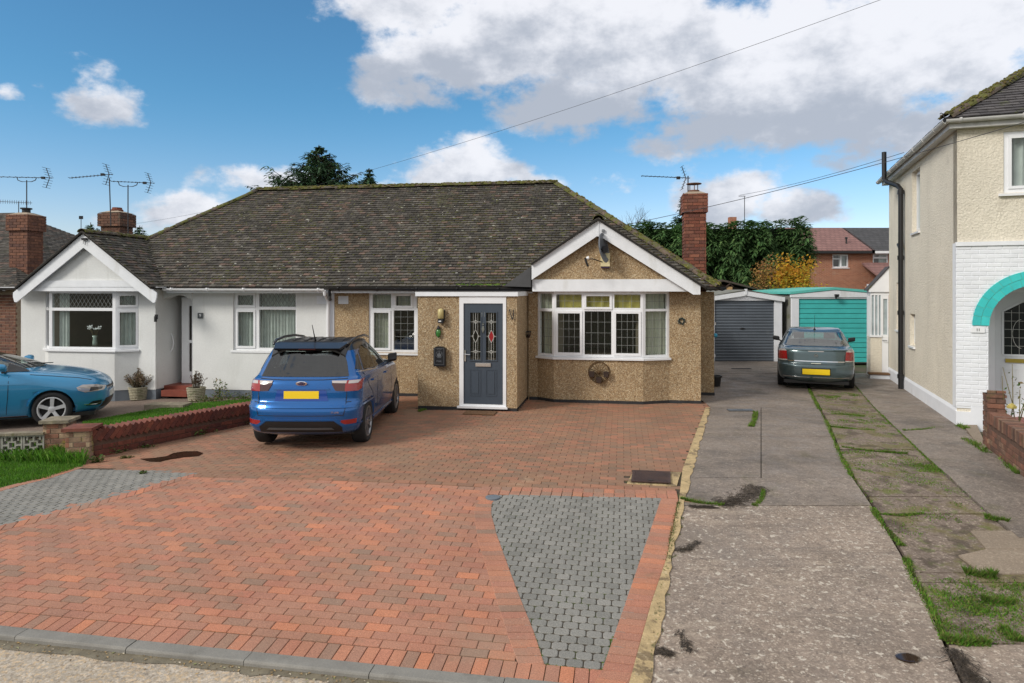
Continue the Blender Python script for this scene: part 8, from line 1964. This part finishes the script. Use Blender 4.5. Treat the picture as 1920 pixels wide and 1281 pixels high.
c = Car('light blue hatchback car parked on the left neighbour\'s brown drive', MG, GOL, 3.2, 2.7, Pg, caps=(.5, .95)); c.zw = .315
frontW = [(-.70, 1.06), (.70, 1.06), (.55, 1.39), (-.55, 1.39)]; sideA = [(1.62, 1.035), (2.90, 1.03), (2.66, 1.17), (2.20, 1.34), (1.66, 1.385)]; sideB = [(.75, 1.05), (1.55, 1.035), (1.58, 1.385), (1.0, 1.36)]
c.shell((.76, L_), .358, [('F', frontW), ('S', sideA), ('S', sideB)])
c.window('windscreen', MT['carglass'], frontW, 'F', frit=.03)
for sg in (-1, 1):
    c.window('side_window', MT['carglass'], sideA, 'S', sg, .018); c.window('side_window', MT['carglass'], sideB, 'S', sg, .018)
    c.patch('door_corner', MT['black'], [(2.70, 1.02), (3.02, 1.01), (2.66, 1.16)], 'S', .008, .05, sg)
    for pts in ([(1.60, .97), (1.58, .6), (1.60, .26)], [(2.74, .95), (2.73, .6), (2.70, .26)], [(2.74, .93), (2.84, .80), (2.90, .70)]): c.line('panel_gap', MT['black'], pts[:3] if pts[1][1] != .8 else pts[:1] + pts[:1], 'S', .008, .0015, sg) if pts[1][1] != .8 else None
    c.line('bonnet_gap', MT['black'], [(3.05, .965), (3.4, .92), (3.78, .86), (3.98, .80)], 'S', .007, .0015, sg)
    c.line('waist_crease', Pg, [(.3, .84), (1.5, .82), (2.7, .815), (3.0, .81)], 'S', .02, .007, sg); c.line('sill_trim', MT['chrome'], [(1.15, .235), (3.0, .225)], 'S', .012, .006, sg); c.patch('sill', MT['black'], [(1.12, .17), (3.02, .17), (3.02, .22), (1.12, .23)], 'S', .012, .1, sg)
    c.patch('headlight', MT['lampglass'] if 'lampglass' in MT else MT['clearlens'], [(3.77, .69), (3.80, .63), (3.90, .585), (4.17, .59), (4.19, .66), (4.06, .71), (3.86, .73)], 'S', .008, .03, sg)
    c.patch('headlight_unit', mat('dark_lamp_interior', (.06,.06,.065), rough=.1, coat=1, noise=None), [(3.96, .60), (4.14, .612), (4.15, .65), (3.98, .67)], 'S', .011, .03, sg)
    c.patch('fog_vent', MT['black'], [(3.90, .33), (4.12, .315), (4.14, .40), (4.02, .405)], 'S', .005, .04, sg); c.line('fog_trim', MT['chrome'], [(3.88, .36), (4.05, .345), (4.16, .36)], 'S', .012, .010, sg)
    m = MB(); m.ext([(2.56, sg * .83, 1.04), (2.72, sg * .86, 1.03), (2.74, sg * 1.02, 1.05), (2.62, sg * 1.03, 1.08)], (0, 0, .13)); mo = m.build('door_mirror', Pg, c.e, smooth=True); bv = mo.modifiers.new('b', 'BEVEL'); bv.width = .045; bv.segments = 4
    m = MB(); m.tube([(2.68, sg * .76, 1.02), (2.66, sg * .92, 1.035)], .025, 6); m.build('mirror_arm', MT['black'], c.e)
    for x in (.95, 1.85): c.patch('door_handle', Pg, [(x, .80), (x + .20, .80), (x + .20, .825), (x, .83)], 'S', .028, .05, sg, depth=.03)
    for i in range(14):    # arch lip
        t0, t1 = math.pi * i / 14, math.pi * (i + 1) / 14
        for x in (L_, .76):
            q = [(x + rr_2 * math.cos(t), .315 + rr_2 * math.sin(t)) for rr_2, t in ((.360, t0), (.385, t0), (.385, t1), (.360, t1))]
            if i in (0, 13): continue
            c.patch('arch_lip', Pg, q, 'S', .010, .1, sg, depth=.03)
c.patch('grille', MT['black'], [(-.38, .60), (.38, .60), (.38, .655), (-.38, .655)], 'F', .005, .05); c.line('grille_strip', MT['chrome'], [(-.38, .612), (.38, .612)], 'F', .010, .010); c.patch('lower_grille', MT['black'], [(-.5, .26), (.5, .26), (.42, .42), (-.42, .42)], 'F', .005, .05)
c.patch('number_plate', mat('white_number_plate', (.75,.75,.75), rough=.4), [(-.26, .44), (.26, .44), (.26, .55), (-.26, .55)], 'F', .018, .06)
m = MB(); m.tube([(3.14, -.05, 1.05), (3.02, -.5, 1.09)], .010, 5); m.tube([(3.14, .55, 1.05), (3.04, .1, 1.09)], .010, 5); m.build('wipers', MT['black'], c.e, kind='stuff')
interior(c, .6, 3.1, .66, .68, [(1.45, -.37, .48), (1.45, .37, .48), (.8, 0, .4)]); m = MB(); m.ext([(2.6, -.68, .80), (3.0, -.68, .92), (2.65, -.68, 1.0)], (0, 1.36, 0)); m.build('dashboard', MT['seat'], c.e)
m = MB(); m.tube([(2.38 , .35 + .17 * math.cos(6.2832 * k / 16), .98 + .17 * math.sin(6.2832 * k / 16)) for k in range(17)], .014, 6, caps=False); m.build('steering_wheel', MT['black'], c.e)
for x in (.76, L_):
    for sg in (-1, 1): tyre_wheel(c, x, sg * .775, .315, .315, .205, 5, 'wide', MT['alloy'], sg, .225)
    m = MB(); m.box(x - .345, x + .345, -.62, .62, .29, .69); m.build('wheel_well', MT['black'], c.e)
m = MB(); m.box(.15, 4.05, -.72, .72, .15, .22); m.build('underbody', MT['black'], c.e)
